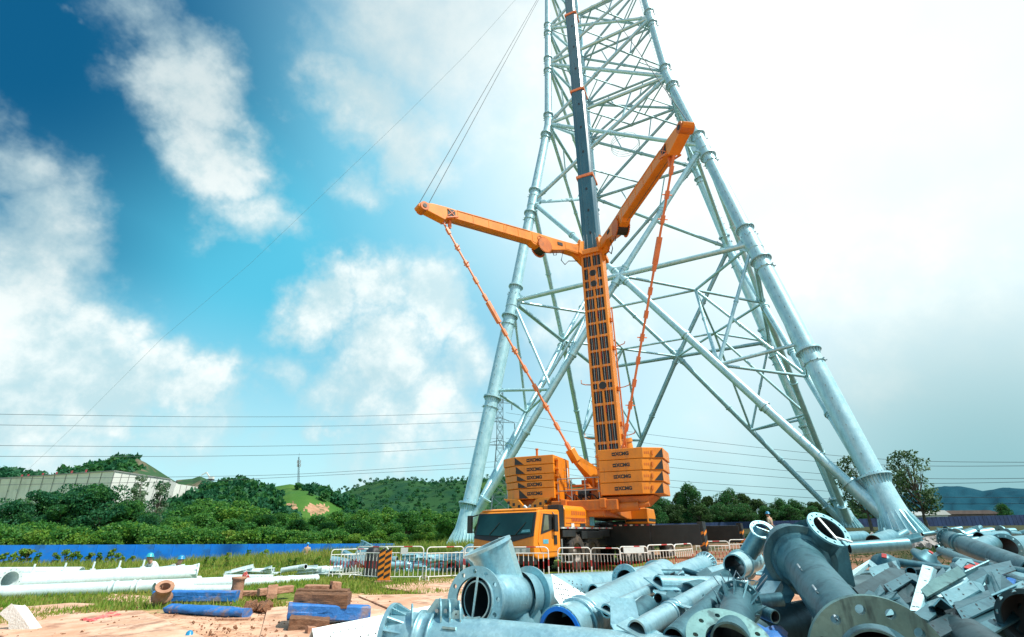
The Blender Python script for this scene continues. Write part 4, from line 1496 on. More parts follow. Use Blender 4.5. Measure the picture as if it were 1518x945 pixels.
def build_hall():
    def P(u, d, z):
        x = (u - 759) / 803.0 * d
        return V((x, d, z))
    A, Bc, C = at(-260, 735, 262), at(170, 699, 198), at(253, 709, 226)
    zt, zb = Bc.z, 8.0
    T = thing('exhibition_hall', V((Bc.x, Bc.y, gz(Bc.x, Bc.y))), 'long pale panelled hall with outward leaning walls above the trees', 'building')
    a, b, c = V((A.x, A.y, zt)), V((Bc.x, Bc.y, zt)), V((C.x, C.y, zt - .4))
    n1 = (b - a).cross(UP).normalized()
    n2 = (c - b).cross(UP).normalized()
    lean = 2.6
    back = V((-20, 45, 0))
    m = MB()
    top = [a, b, c, c + back, a + back]
    bot = [V((a.x, a.y, zb)) - n1 * lean, V((b.x, b.y, zb)) - (n1 + n2) * lean * .6, V((c.x, c.y, zb)) - n2 * lean * .6, V((c.x, c.y, zb)) + back, V((a.x, a.y, zb)) + back]
    m.add(top + bot, [(0, 1, 2, 3, 4), (5, 6, 1, 0), (6, 7, 2, 1), (7, 8, 3, 2), (8, 9, 4, 3), (9, 5, 0, 4)])
    w1 = m.build('wall', M['hall'], T)
    s = MB()
    for (p, q, pb, qb, nn, k) in ((a, b, bot[0], bot[1], n1, 30), (b, c, bot[1], bot[2], n2, 8)):
        for i in range(k + 1):
            t = i / k
            s.beam(p.lerp(q, t) + nn * .08, pb.lerp(qb, t) + nn * .08, .22, .1, nn)
    s.beam(a + UP * .15, b + UP * .15, .5, .4)
    s.beam(b + UP * .15, c + UP * .15, .5, .4)
    s.build('panel_seam', M['seam'], w1)
    # unreadable facade characters
    rnd = random.Random(3)
    for i in range(7):
        t = .60 + .026 * i + (.02 if i > 2 else 0)
        p = a.lerp(b, t) - UP * 4.3 + n1 * .1 - n1 * .9
        e = (b - a).normalized()
        g = MB()
        for q in range(4):
            g.box(p + e * rnd.uniform(-.5, .5) + UP * rnd.uniform(-.6, .6), 1.0 if q % 2 else .25, .2, .25 if q % 2 else 1.2, (e, n1, UP))
        g.build('facade_character', M['hall_sign'], T)
    for (u, d) in ((-6, 225), (4, 224), (26, 220), (47, 217), (70, 213), (92, 210)):
        t = max(0, min(1, (u + 260) / 430))
        p = V(((u - 759) / 803.0 * d, d, zt + 1.5))
        g = MB()
        e = (b - a).normalized()
        for q in range(3):
            g.box(p + UP * (.55 - .5 * q), 1.05 - .25 * (q % 2), .2, .22, (e, n1, UP))
        g.box(p + e * -.28, .2, .2, 1.4, (e, n1, UP))
        g.box(p + e * .3, .2, .2, 1.3, (e, n1, UP))
        g.box(p - UP * 1.1, .12, .12, 1.0, (e, n1, UP))
        g.build('roof_character', M['roof_red'], T)
    # low wing
    T2 = thing('hall_annex', V((C.x, C.y, gz(C.x, C.y))), 'low pale panelled wing stepping down beside the long hall', 'building')
    p, q = at(250, 716, 236), at(301, 725, 262)
    m = MB()
    zt2 = p.z
    pts = [V((p.x, p.y, 6)), V((q.x, q.y, 6)), V((q.x - 14, q.y + 20, 6)), V((p.x - 14, p.y + 20, 6))]
    m.prism(pts, zt2 - 6, 0, UP, False)
    w2 = m.build('wall', M['hall'], T2)
    s = MB()
    e = V((q.x - p.x, q.y - p.y, 0))
    nn = V((e.y, -e.x, 0)).normalized()
    for i in range(7):
        c0 = V((p.x, p.y, 0)) + e * (i / 6) + nn * .1
        s.beam(c0 + UP * 6, c0 + UP * zt2, .2, .1, nn)
    s.build('panel_seam', M['seam'], w2)


build_hall()

# low sheds beyond the right hand fence
for (u, v0, v1, d, wd, lab, mt, wall_m) in ((1440, 757, 770, 190, 24, 'low brown roofed shed below the blue mountain', M['shed'], M['shed']), (1390, 757, 762, 150, 5.5, 'small white roofed hut beside the sparse leaved tree', M['white_paint'], M['hall'])):
    p = at(u, v1, d)
    zt = at(u, v0, d).z
    z0 = p.z - 1
    T = thing('shed', V((p.x, p.y, z0)), lab, 'shed')
    m = MB()
    m.box(V((p.x, p.y + 5, (z0 + zt - 1) / 2)), wd, 10, zt - 1 - z0)
    m.build('wall', wall_m, T)
    m = MB()
    h = wd / 2 + .6
    m.prism([V((p.x - h, p.y - .5, zt - 1.2)), V((p.x + h, p.y - .5, zt - 1.2)), V((p.x + h * .55, p.y - .5, zt)), V((p.x - h * .55, p.y - .5, zt))], 11, 0, V((0, 1, 0)), False)
    m.build('roof', mt, T)


def lattice_mast(name, label, base, top, w0, w1, arms, cat, n=12):
    T = thing(name, base, label, cat)
    m = MB()
    P = lambda a, b, t: base.lerp(top, t) + V((a, b, 0)) * ((w0 + (w1 - w0) * min(1, t * 1.6)) / 2)
    r = .10
    ts = [1 - (1 - i / n) ** 1.25 for i in range(n + 1)]
    cs = [(-1, -1), (1, -1), (1, 1), (-1, 1)]
    for i in range(n):
        for k in range(4):
            A, B_ = cs[k], cs[(k + 1) % 4]
            m.beam(P(*A, ts[i]), P(*A, ts[i + 1]), r * 1.6, r * 1.6)
            m.beam(P(*A, ts[i]), P(*B_, ts[i + 1]), r, r)
            m.beam(P(*B_, ts[i]), P(*A, ts[i + 1]), r, r)
            m.beam(P(*A, ts[i + 1]), P(*B_, ts[i + 1]), r, r)
    m.build('lattice_body', M['lattice'], T)
    for t, ln in arms:
        for sg in (-1, 1):
            c = base.lerp(top, t)
            ax = V((.94, .34, 0))
            m = MB()
            e = c + ax * (ln * sg)
            for dz in (0, 1.6):
                for dy in (-.5, .5):
                    m.beam(c + V((0, dy, dz)), e, r, r)
            for q in (.3, .6):
                m.beam(c.lerp(e, q), (c + UP * 1.6).lerp(e, q), r * .8, r * .8)
            arm = m.build('cross_arm', M['lattice'], T)
            m = MB()
            m.tube(e, e - UP * 2.4, .12, None, 6)
            for q in range(8):
                m.tube(e - UP * (.4 + .25 * q), e - UP * (.46 + .25 * q), .2, None, 8)
            m.build('insulator', M['lattice'], arm)
    return T


PD = 175.0
pb, pt = at(741, 790, PD), at(749, 577, PD)
pb.z = gz(pb.x, pb.y) - .3
lattice_mast('power_pylon', 'dark lattice power pylon seen between the left leg and its brace', pb, V((pb.x, pb.y, pt.z)), 7.0, 2.2, [(.60, 6.5), (.76, 5.5), (.90, 4.5)], 'pylon', 14)
mb_, mt_ = at(443, 722, 300), at(443, 678, 300)
T = thing('radio_mast', mb_, 'slender grey radio mast standing on the grassy hill', 'mast')
m = MB()
for sx, sy in ((-.4, -.3), (.4, -.3), (0, .4)):
    m.beam(mb_ + V((sx * 1.4, sy * 1.4, -1)), mt_ + V((sx * .5, sy * .5, 0)), .16, .16)
for i in range(14):
    t0, t1 = i / 14, (i + 1) / 14
    a, b = mb_.lerp(mt_, t0), mb_.lerp(mt_, t1)
    k = .45
    m.beam(a + V((-k, 0, 0)), b + V((k, 0, 0)), .1, .1)
    m.beam(a + V((k, 0, 0)), b + V((-k, 0, 0)), .1, .1)
m.build('mast_body', M['lattice'], T)
for z in (.72, .84):
    m = MB()
    c = mb_.lerp(mt_, z)
    for k in range(3):
        m.box(c + V((math.cos(k * 2.1) * .9, math.sin(k * 2.1) * .9, 0)), .4, .4, 1.8)
    m.build('antenna', M['trim'], T)
m = MB()
m.tube(mt_, mt_ + UP * 2.4, .06, None, 6)
m.build('lightning_rod', M['lattice'], T)

# excavator on the rocky rise beside the hall
xb = at(312, 713, 400)
T = thing('excavator', xb, 'tiny pale excavator working on the rocky rise beyond the hall', 'excavator')
m = MB()
m.box(xb + V((0, 0, .6)), 4.2, 3, 1.1)
m.build('crawler_track', M['black'], T)
m = MB()
m.box(xb + V((.3, 0, 2.1)), 3.2, 2.6, 1.7)
m.build('body', M['white_paint'], T)
m = MB()
m.beam(xb + V((-1, 0, 2.4)), xb + V((-4.5, 0, 6.2)), .7, .8)
m.beam(xb + V((-4.5, 0, 6.2)), xb + V((-8, 0, 4.2)), .5, .6)
m.build('digging_arm', M['white_paint'], T)

# the power cables
CAB = [
    ('upmost cable of the left span, meeting the pylon top', [(-120, 612, 95), (0, 614.5, 110), (300, 618.5, 135), (520, 618, 150), (745, 611, 172)]),
    ('second cable below the sky line of the left span', [(-120, 628, 95), (0, 630.5, 110), (300, 633.5, 135), (520, 632, 150), (745, 624, 172)]),
    ('third cable of the left span, above the clear gap', [(-120, 659, 95), (0, 661, 110), (300, 663, 135), (520, 660, 150), (745, 650, 172)]),
    ('fourth cable of the left span, just under the third', [(-120, 676, 95), (0, 677, 110), (300, 677, 135), (520, 673, 150), (745, 660, 172)]),
    ('fifth cable of the left span, crossing above the radio mast', [(-120, 712, 95), (0, 710, 110), (300, 707, 135), (443, 704, 145), (745, 684, 172)]),
    ('lowest cable of the left span, touching the hall roof', [(-120, 722, 95), (0, 719, 110), (300, 714, 135), (520, 703, 150), (745, 692, 172)]),
    ('upmost cable of the right span, sagging past the boom', [(750, 612, 172), (946, 643, 160), (1221, 675, 135), (1360, 685, 120), (1640, 686, 95)]),
    ('second cable of the right span, a little under the first', [(750, 624, 172), (962, 659, 160), (1214, 686, 135), (1368, 692, 120), (1640, 690, 95)]),
    ('third cable of the right span, over the dark wood', [(750, 650, 172), (990, 680, 160), (1219, 704, 135), (1378, 711, 120), (1640, 708, 95)]),
    ('fourth cable of the right span, close below the third', [(750, 660, 172), (991, 694, 160), (1226, 714, 135), (1370, 718, 120), (1640, 712, 95)]),
    ('fifth cable of the right span, skimming the tree tops', [(750, 684, 172), (1000, 714, 160), (1221, 728, 135), (1372, 738, 120), (1640, 738, 95)]),
    ('lowest cable of the right span, dipping behind the wood', [(750, 692, 172), (1000, 724, 160), (1221, 740, 135), (1372, 748, 120), (1640, 746, 95)])]
for lab, pts in CAB:
    m = MB()
    us = np.linspace(pts[0][0], pts[-1][0], 26)
    P_ = [at(u, np.interp(u, [p[0] for p in pts], [p[1] for p in pts]), np.interp(u, [p[0] for p in pts], [p[2] for p in pts])) for u in us]
    # smooth the polyline a little so that it hangs as one curve
    for _ in range(4):
        P_ = [P_[0]] + [(P_[i - 1] + P_[i] * 2 + P_[i + 1]) / 4 for i in range(1, len(P_) - 1)] + [P_[-1]]
    m.sweep(P_, .05, 5)
    tag(m.build('power_cable', M['wire']), lab, 'power cable')
m = MB()
ln = [(38, 700, 100), (120, 622, 92), (240, 502, 82), (370, 392, 74), (500, 268, 66), (600, 172, 60), (690, 82, 54), (800, -40, 48)]
P_ = [at(*p) for p in ln]
m.sweep(P_, .015, 5)
tag(m.build('tag_line', M['wire_pale']), 'long thin line slanting across the open sky to the hall', 'line')

# ------------------------------------------------------------------ fences
F0, F1 = at(-260, 809.5, 50), at(585, 806, 53)
T = thing('site_fence', V((F0.x, F0.y, gz(F0.x, F0.y))), 'bright blue sheet metal site fence behind the weeds', 'fence')
nseg = 30
for i in range(nseg):
    p, q = F0.lerp(F1, i / nseg), F0.lerp(F1, (i + 1) / nseg)
    z0 = -1.7
    m = MB()
    e = (q - p).normalized()
    m.prism([V((p.x, p.y, z0)), V((q.x, q.y, z0)), q, p], .05, 0)
    for k in range(1):
        c = p.lerp(q, .02)
        m.box(V((c.x, c.y - .035, (z0 + c.z) / 2)), .06, .03, c.z - z0 - .02 + .05 * ((i * 7) % 3 - 1))
    m.build('fence_panel', M['blue_fence'], T)
F2, F3 = at(925, 778, 84), at(1700, 759, 96)
T = thing('site_fence', V((F2.x, F2.y, gz(F2.x, F2.y))), 'dark navy sheet fence in front of the shadowed wood', 'fence')
for i in range(24):
    p, q = F2.lerp(F3, i / 24), F2.lerp(F3, (i + 1) / 24)
    z0 = min(gz(p.x, p.y), gz(q.x, q.y)) - .3
    m = MB()
    m.prism([V((p.x, p.y, z0)), V((q.x, q.y, z0)), q, p], .06, 0)
    for k in range(5):
        c = p.lerp(q, (k + .5) / 5)
        m.box(V((c.x, c.y - .04, (z0 + c.z) / 2)), .07, .03, c.z - z0 - .02)
    m.build('fence_panel', M['dark_fence'], T)


# ------------------------------------------------------------------ trees and plants
def tree_proto(seed, h, cw, trunk_h, nclump, nleaf, lsize, lm, shape='round', sparse=False):
    """-> (trunk mesh, crown mesh) of a tree h metres high"""
    rnd = np.random.RandomState(seed)
    mb = MB()
    top = V((rnd.uniform(-.3, .3), rnd.uniform(-.3, .3), h * .8))
    pts = [V((0, 0, -.4)), V((.05, .02, trunk_h * .5)), V((rnd.uniform(-.2, .2), rnd.uniform(-.2, .2), trunk_h)), top * .75 + V((0, 0, h * .08)), top]
    r0 = h * .022
    mb.sweep(pts, r0, 8, 0, [r0 * 1.3, r0, r0 * .85, r0 * .45, r0 * .15])
    C, R = [], []
    for i in range(nclump):
        t = (i + .5) / nclump
        z = trunk_h * .75 + (h - trunk_h * .75) * rnd.uniform(.02, .93)
        tt = (z - trunk_h * .75) / (h - trunk_h * .75)
        wid = {'round': math.sin(math.pi * min(1, .18 + tt * .80)) ** .8, 'tall': (1 - tt * .55), 'bush': math.sqrt(max(.05, 1 - tt * tt))}[shape]
        th = rnd.uniform(0, 2 * math.pi)
        rr = cw / 2 * wid * math.sqrt(rnd.uniform(.15, 1)) * .82
        c = np.array([rr * math.cos(th), rr * math.sin(th), z])
        s = cw * rnd.uniform(.12, .22) * (.7 if sparse else 1)
        C.append(c)
        R.append([s, s, s * rnd.uniform(.6, .9)])
        tz = min(max(trunk_h * .6, z * .62), h * .78)
        a = pts[2].lerp(top, max(0, (tz - trunk_h) / (h - trunk_h + .01))) if tz > trunk_h else pts[1].lerp(pts[2], .6)
        b = V(c)
        mid = a.lerp(b, .5) + V((0, 0, -.05 * h * rnd.uniform(-.5, 1)))
        mb.sweep([a, mid, b], r0 * .3, 5, 0, [r0 * .36, r0 * .22, r0 * .08])
    q, wh = leaf_quads(rnd, np.array(C), np.array(R), nleaf, lsize)
    midx = np.array([0 if rnd.rand() < .62 else 1 for _ in C])[wh]
    midx = np.where(rnd.rand(len(wh)) < .15, 1 - midx, midx)
    return mb.mesh('trunk', [M['bark']]), raw_mesh('crown', q, 4, lm, midx)


TP = {
    'dark': [tree_proto(21, 10, 8.4, 2.6, 34, 14040, 0.204, [L['dark'], L['mid']]), tree_proto(22, 10, 9.4, 2.2, 38, 14040, 0.216, [L['teal'], L['dark']]), tree_proto(23, 10, 7.4, 2.8, 30, 12420, 0.204, [L['dark'], L['teal']])],
    'mid': [tree_proto(24, 6, 6.0, 1.0, 26, 9720, 0.168, [L['mid'], L['dark']]), tree_proto(25, 6, 6.8, .8, 28, 9720, 0.168, [L['mid'], L['light']])],
    'shrub': [tree_proto(26, 3, 4.0, .4, 22, 7020, 0.114, [L['light'], L['mid']], 'bush'), tree_proto(27, 3, 4.6, .3, 24, 7020, 0.120, [L['mid'], L['light']], 'bush'), tree_proto(28, 3, 3.6, .3, 18, 5940, 0.114, [L['light'], L['weed']], 'bush')],
    'olive': [tree_proto(29, 9, 9.2, .9, 46, 12420, 0.198, [L['olive'], L['dark']]), tree_proto(30, 9, 8.4, .9, 42, 11880, 0.198, [L['olive'], L['olive']]), tree_proto(31, 9, 9.6, .8, 48, 12420, 0.204, [L['dark'], L['olive']])],
    'sparse': [tree_proto(32, 9, 6.6, 2.6, 70, 3000, .17, [L['olive'], L['pale']], 'round', True), tree_proto(33, 9, 7.2, 2.2, 74, 3200, .17, [L['olive'], L['mid']], 'round', True)],
    'pale': [tree_proto(34, 12, 7.0, 4.0, 46, 1700, .28, [L['pale'], L['teal']], 'tall', True), tree_proto(35, 12, 5.4, 4.5, 40, 1300, .28, [L['pale'], L['pale']], 'tall', True)],
    'weed': [tree_proto(36, 1.5, .9, .25, 12, 420, .085, [L['weed'], L['mid']], 'tall'), tree_proto(37, 1.5, 1.1, .2, 14, 460, .09, [L['weed'], L['light']], 'tall'), tree_proto(38, 1.5, .8, .3, 11, 380, .085, [L['mid'], L['weed']], 'tall')]}
PH = dict(dark=10, mid=6, shrub=3, olive=9, sparse=9, pale=12, weed=1.5)
ORDN = ['first', 'second', 'third', 'fourth', 'fifth', 'sixth', 'seventh', 'eighth', 'ninth', 'tenth', 'eleventh', 'twelfth', 'thirteenth', 'fourteenth', 'fifteenth', 'sixteenth',
        'seventeenth', 'eighteenth', 'nineteenth', 'twentieth', 'twenty first', 'twenty second', 'twenty third', 'twenty fourth', 'twenty fifth', 'twenty sixth', 'twenty seventh', 'twenty eighth']
TRND = random.Random(77)


def plant(kind, i, x, y, h, name, label, cat, group, wide=1.0, sink=0.0):
    tm, cm = TP[kind][i % len(TP[kind])]
    z = gz(x, y) - sink
    o = thing(name, V((x, y, z)), label, cat, group)
    s = h / PH[kind]
    o.scale = (s * wide, s * wide, s)
    o.rotation_euler = (0, 0, TRND.uniform(0, 6.28))
    for nm, me in (('trunk' if kind not in ('shrub', 'weed') else 'stem', tm), ('crown' if kind not in ('shrub', 'weed') else 'foliage', cm)):
        c = bpy.data.objects.new(nm, me)
        COL.objects.link(c)
        c.parent = o
    return o


def tree_row(kind, items, name, fmt, cat, group):
    """items: (u, v of top, distance, width factor)"""
    for i, (u, v, d, wd) in enumerate(items):
        p = at(u, v, d)
        h = p.z - gz(p.x, p.y)
        plant(kind, i + TRND.randint(0, 2), p.x, p.y, max(h, .6), name, fmt % ORDN[i], cat, group, wd)


tree_row('dark', [(-40, 728, 118, 1.0), (22, 738, 110, 1.0), (75, 722, 116, 1.0), (112, 724, 112, .95), (128, 716, 122, 1.0), (163, 718, 114, .95), (194, 742, 116, 1.0), (226, 760, 112, .9), (258, 766, 118, 1.0)],
         'broadleaf_tree', '%s from the left of the big dark trees before the hall', 'tree', 'big dark trees in front of the hall')
tree_row('mid', [(285, 752, 135, 1.3), (318, 744, 140, 1.3), (352, 744, 130, 1.4), (385, 756, 125, 1.2), (412, 764, 120, 1.2), (438, 762, 128, 1.1), (470, 766, 122, 1.2), (505, 760, 132, 1.3), (540, 758, 126, 1.2), (572, 754, 134, 1.2), (604, 760, 120, 1.2), (640, 756, 128, 1.2), (672, 762, 122, 1.2), (706, 758, 130, 1.2)],
         'broadleaf_tree', '%s from the left of the green trees under the hills', 'tree', 'green trees below the hills')
tree_row('mid', [(262, 770, 88, 1.1), (300, 764, 92, 1.2), (345, 772, 86, 1.1), (390, 766, 92, 1.2), (440, 772, 88, 1.1), (485, 776, 86, 1.1), (530, 772, 92, 1.2), (580, 776, 88, 1.2), (630, 774, 92, 1.2)],
         'bushy_tree', '%s from the left of the bushy trees past the shrubs', 'tree', 'bushy trees past the shrubs')
tree_row('shrub', [(-22, 782, 62, 1.2), (8, 786, 60, 1.0), (32, 790, 60, 1.1), (55, 780, 63, 1.1), (82, 783, 60, 1.2), (108, 786, 60, 1.1), (134, 790, 60, 1.1), (160, 792, 58, 1.0), (186, 780, 64, 1.2), (212, 782, 62, 1.1), (238, 788, 60, 1.1), (262, 780, 63, 1.0), (286, 788, 60, 1.2), (312, 790, 60, 1.1), (340, 788, 61, 1.2), (372, 790, 60, 1.2), (400, 786, 63, 1.1), (430, 790, 62, 1.2), (462, 792, 62, 1.2), (495, 789, 64, 1.2), (528, 792, 63, 1.2), (560, 790, 65, 1.2), (592, 793, 66, 1.2), (624, 790, 68, 1.2), (655, 793, 68, 1.2)],
         'shrub', '%s from the left of the light green shrubs behind the blue fence', 'shrub', 'shrubs behind the blue fence')
tree_row('olive', [(950, 742, 112, .9), (978, 736, 108, .9), (1004, 730, 112, .8), (1022, 720, 106, .75), (1046, 736, 110, .9), (1076, 727, 108, .85), (1098, 732, 113, .8), (1122, 740, 108, .9), (1150, 741, 114, .9), (1178, 742, 108, .9), (1206, 744, 112, .9), (1234, 742, 108, .9), (1262, 744, 113, .9), (1300, 748, 112, .9)],
         'broadleaf_tree', '%s from the left of the dark trees beyond the outriggers', 'tree', 'dark trees beyond the crane')
tree_row('olive', [(932, 754, 98, 1.2), (966, 750, 96, 1.2), (1000, 748, 97, 1.2), (1034, 750, 96, 1.2), (1066, 747, 97, 1.2), (1100, 749, 96, 1.2), (1134, 752, 97, 1.2), (1168, 750, 96, 1.2), (1200, 752, 97, 1.2), (1234, 751, 96, 1.2), (1268, 754, 97, 1.2), (1302, 756, 97, 1.2)],
         'bushy_tree', '%s from the left of the low dark trees along the navy fence', 'tree', 'low dark trees along the navy fence')
tree_row('sparse', [(1262, 674, 66, .85)], 'sparse_tree', 'thin leaved tree rising behind the lower brace, %s of its pair', 'tree', None)
tree_row('sparse', [(1338, 666, 64, .85)], 'sparse_tree', 'thin leaved tree behind the right hand tower foot, %s from the sheds', 'tree', None)
tree_row('pale', [(214, 703, 160, .85)], 'slender_tree', 'taller pale slender tree before the hall corner, %s from its seam', 'tree', None)
tree_row('pale', [(243, 711, 160, .8)], 'slender_tree', 'smaller pale slender tree before the hall corner, %s from the annex', 'tree', None)
tree_row('olive', [(1482, 748, 130, .8)], 'shrub', 'round dark bush beyond the shed at the edge, %s past the fence', 'shrub', None)
tree_row('weed', [(8, 818, 47, 1), (30, 814, 47, 1.1), (44, 812, 47.5, 1.1), (62, 815, 47, 1), (86, 818, 47, 1), (104, 815, 46.5, 1), (118, 816, 47, 1.1), (135, 818, 47, 1), (150, 815, 47, 1.1), (168, 812, 47, .8), (180, 820, 46, 1), (196, 823, 46, 1), (226, 818, 48, 1), (338, 818, 46, 1), (372, 812, 47.5, 1.2), (392, 815, 47, 1.2), (412, 818, 47, 1.1), (306, 832, 33, .9), (316, 836, 33, .9), (336, 833, 33, 1), (438, 838, 31, 1.2), (428, 842, 31, 1.2), (470, 842, 31, 1.2)],
         'weed', '%s from the left of the tall weeds standing before the blue fence', 'weed', 'tall weeds before the blue fence')


def grass():
    rnd = np.random.RandomState(5)
    N = 190000
    y = 11.0 + 45 * rnd.rand(N) ** 1.5
    x = (rnd.rand(N) * 1518 - 760) / 800.0 * y * 1.05
    e = 12.2 + 5.4 * smooth01(x, -9, -3) + 3.0 * smooth01(x, -2.5, 1) + 6.0 * smooth01(x, 2, 6)
    nz = np.sin(x * 1.1 + 2 * np.sin(y * .7)) + np.sin(y * 1.7 + x * .6) + .7 * np.sin(x * 3.1 + y * 2.3)
    ok = (y - e + nz * 1.5 > .6)
    # patches between the road plates
    patch = (np.hypot((x + 8.3) / 2.6, (y - 14.6) / .9) < 1 + .3 * nz) | (np.hypot((x + 10.6) / 1.5, (y - 13.2) / .8) < 1 + .3 * nz) | (np.hypot((x + 3.9) / 1.6, (y - 19.3) / 1.6) < 1 + .2 * nz)
    ok |= patch & (rnd.rand(N) < .8)
    site = (x > 7.5) & (y < 44) & (x < 24)
    ok &= ~(site & (rnd.rand(N) < .75))
    ok &= ~((x > -1.5) & (x < 16) & (y < 42))
    x, y = x[ok], y[ok]
    z = terrain(x, y)
    n = len(x)
    h = rnd.uniform(.05, .18, n) + 1.0 * smooth01(y, 29, 43) * rnd.rand(n) * (x < 3)
    wd = .012 + .0009 * y
    th = rnd.uniform(0, math.pi, n)
    dx, dy = np.cos(th) * wd, np.sin(th) * wd
    lx, ly = rnd.normal(0, .35, n) * h, rnd.normal(0, .35, n) * h
    tri = np.stack([np.stack([x - dx, y - dy, z - .02], 1), np.stack([x + dx, y + dy, z - .02], 1), np.stack([x + lx, y + ly, z + h], 1)], 1)
    midx = np.where(x > 5, 2, np.where(rnd.rand(n) < .25, 1, 0))  # olive blades on the right follow the shade painted into the ground
    me = raw_mesh('grass', tri.reshape(-1, 3), 3, [L['grass'], L['weed'], L['olive']], midx)
    o = bpy.data.objects.new('grass', me)
    COL.objects.link(o)
    tag(o, 'short grass and weeds growing over the open site', 'grass', None, 'stuff')


grass()

# ------------------------------------------------------------------ crowd barriers
def make_barrier(name, label, board=False):
    """1.5 m wide, foot at the origin, along x"""
    T = thing(name, V((0, 0, 0)), label, 'barrier', 'red and white crowd barriers round the crane')
    W, H_ = 1.5, 1.14
    m = MB()
    rc = .14
    arc = [(-W / 2 + rc - rc * math.sin(t), H_ - rc + rc * math.cos(t)) for t in np.linspace(math.pi / 2, 0, 5)]
    path = [(-W / 2, .0), (-W / 2, .5), (-W / 2, .72)] + arc + [(-.30, H_), (.02, H_), (.34, H_)] + [(-a, b) for a, b in arc[::-1]] + [(W / 2, .72), (W / 2, .5), (W / 2, .0)]
    red = [False, True, False] + [False] * 5 + [True, False, True] + [False] * 5 + [False, True, False]
    P_ = [V((a, 0, b)) for a, b in path]
    for i in range(len(P_) - 1):
        m.sweep([P_[i], P_[i + 1]], .021, 7, 1 if (i in (1, 9, len(P_) - 3)) else 0)
    m.tube(V((-W / 2, 0, .14)), V((W / 2, 0, .14)), .018, None, 7, 0)
    m.tube(V((-W / 2, 0, .93)), V((W / 2, 0, .93)), .018, None, 7, 0)
    m.build('frame', [M['white_paint'], M['red_paint']], T)
    for k in range(8):
        x = -W / 2 + W * (k + 1) / 9
        m = MB()
        for z0, z1, c in ((.14, .40, 0), (.40, .66, 1), (.66, .93, 0)):
            m.tube(V((x, 0, z0)), V((x, 0, z1)), .0135, None, 6, c)
        m.build('bar', [M['white_paint'], M['red_paint']], T)
    for s_ in (-1, 1):
        m = MB()
        x = s_ * (W / 2 - .03)
        m.sweep([V((x, -.28, 0)), V((x, -.26, .12)), V((x, -.2, .16)), V((x, .2, .16)), V((x, .26, .12)), V((x, .28, 0))], .018, 6)
        m.build('foot', M['white_paint'], T)
    if board:
        m = MB()
        m.box(V((0, -.03, 1.02)), 1.1, .012, .2)
        m.build('notice_board', M['board'], T)
    return T


BAR = [  # uL, uR, distance L, distance R, height factor, label
    (494, 536, 23.6, 24.6, .95, 'crowd barrier at the near end of the row, turned end on beside the pale tubes'),
    (509, 553, 22.9, 23.5, .95, 'crowd barrier standing just before the black tarpaulin bundle'),
    (531, 577, 22.6, 21.2, 1.05, 'crowd barrier slanting up to the striped hazard board'),
    (569, 629, 21.4, 21.3, 1.05, 'crowd barrier with a small blank paper tied to its top rail'),
    (634, 688, 21.2, 21.9, 1.02, 'crowd barrier in front of the left foot of the tower'),
    (690, 744, 21.4, 21.3, 1.0, 'crowd barrier half hidden behind the upright branch of the tube joint'),
    (747, 812, 20.9, 20.5, 1.0, 'crowd barrier across the headlamps of the crane cab'),
    (826, 874, 20.6, 20.6, 1.0, 'crowd barrier in front of the nearest crane wheels'),
    (875, 918, 20.8, 20.2, .98, 'crowd barrier with a double top rail beside the one with a white board'),
    (917, 958, 20.2, 20.4, 1.0, 'crowd barrier carrying a wide white notice board'),
    (958, 998, 20.9, 21.8, 1.0, 'crowd barrier below the black outrigger beam'),
    (998, 1024, 21.9, 23.8, 1.0, 'crowd barrier beside the striped end of the near outrigger'),
    (1030, 1079, 27.6, 27.9, 1.0, 'crowd barrier on red earth under the far outrigger beam'),
    (1080, 1122, 28.2, 28.8, 1.0, 'last crowd barrier of the row, behind the upright pipe branch')]
proto_plain = make_barrier('crowd_barrier', 'x')
used_plain = False
for (ul, ur, dl, dr, hf, lab) in BAR:
    a, b = at(ul, 800, dl), at(ur, 800, dr)
    a.z, b.z = gz(a.x, a.y), gz(b.x, b.y)
    if 'notice board' in lab:
        o = make_barrier('crowd_barrier', lab, True)
    elif not used_plain:
        o, used_plain = proto_plain, True
    else:
        o = copy_tree(proto_plain)
    c = (a + b) / 2
    o.location = (c.x, c.y, min(a.z, b.z) + .03)
    e = b - a
    o.rotation_euler = (0, 0, math.atan2(e.y, e.x))
    o.scale = (math.hypot(e.x, e.y) / 1.5, 1, hf)
    o['label'] = lab
    if 'blank paper' in lab:
        m = MB()
        m.box(V((.05, -.03, 1.0)), .26, .008, .22)
        p_ = bpy.data.objects.new('paper', m.mesh('paper', M['board']))
        COL.objects.link(p_)
        p_.parent = o


def single(mb, name, mats, label, cat, group=None, bevel=0.0):
    return tag(mb.build(name, mats, None, None, bevel), label, cat, group)


# hazard board and the bundle behind it
c = at(573.5, 800, 20.7)
c.z = gz(c.x, c.y)
T = thing('hazard_board', c, 'orange and black striped hazard board standing between two barriers', 'hazard board')
m = MB()
m.box(c + UP * .62, .46, .05, 1.0)
m.build('board', M['hazard_o'], T)
for k in range(5):
    m = MB()
    z = .16 + k * .21
    for sg in (-1, 1):
        m.prism([c + V((sg * .005 + sg * x_, -.028, z_)) for x_, z_ in ((0, z), (.22, z + .12), (.22, z + .22), (0, z + .10))] if sg > 0 else
                [c + V((-.005 - x_, -.028, z_)) for x_, z_ in ((0, z + .12), (.22, z + .24 - .24 + .0), (.22, z + .10), (0, z + .22))], .006, 0, V((0, 1, 0)))
    m.build('black_chevron', M['decal'], T)
m = MB()
m.box(c + UP * .05, .6, .4, .1)
m.build('base', M['wood_pale'], T, None, .01)
c = at(556, 800, 22.9)
c.z = gz(c.x, c.y)
rnd = np.random.RandomState(2)
m = MB()
prof = [(0, .34), (.1, .36), (.45, .33), (.8, .30), (1.05, .27), (1.18, .16), (1.22, .02)]
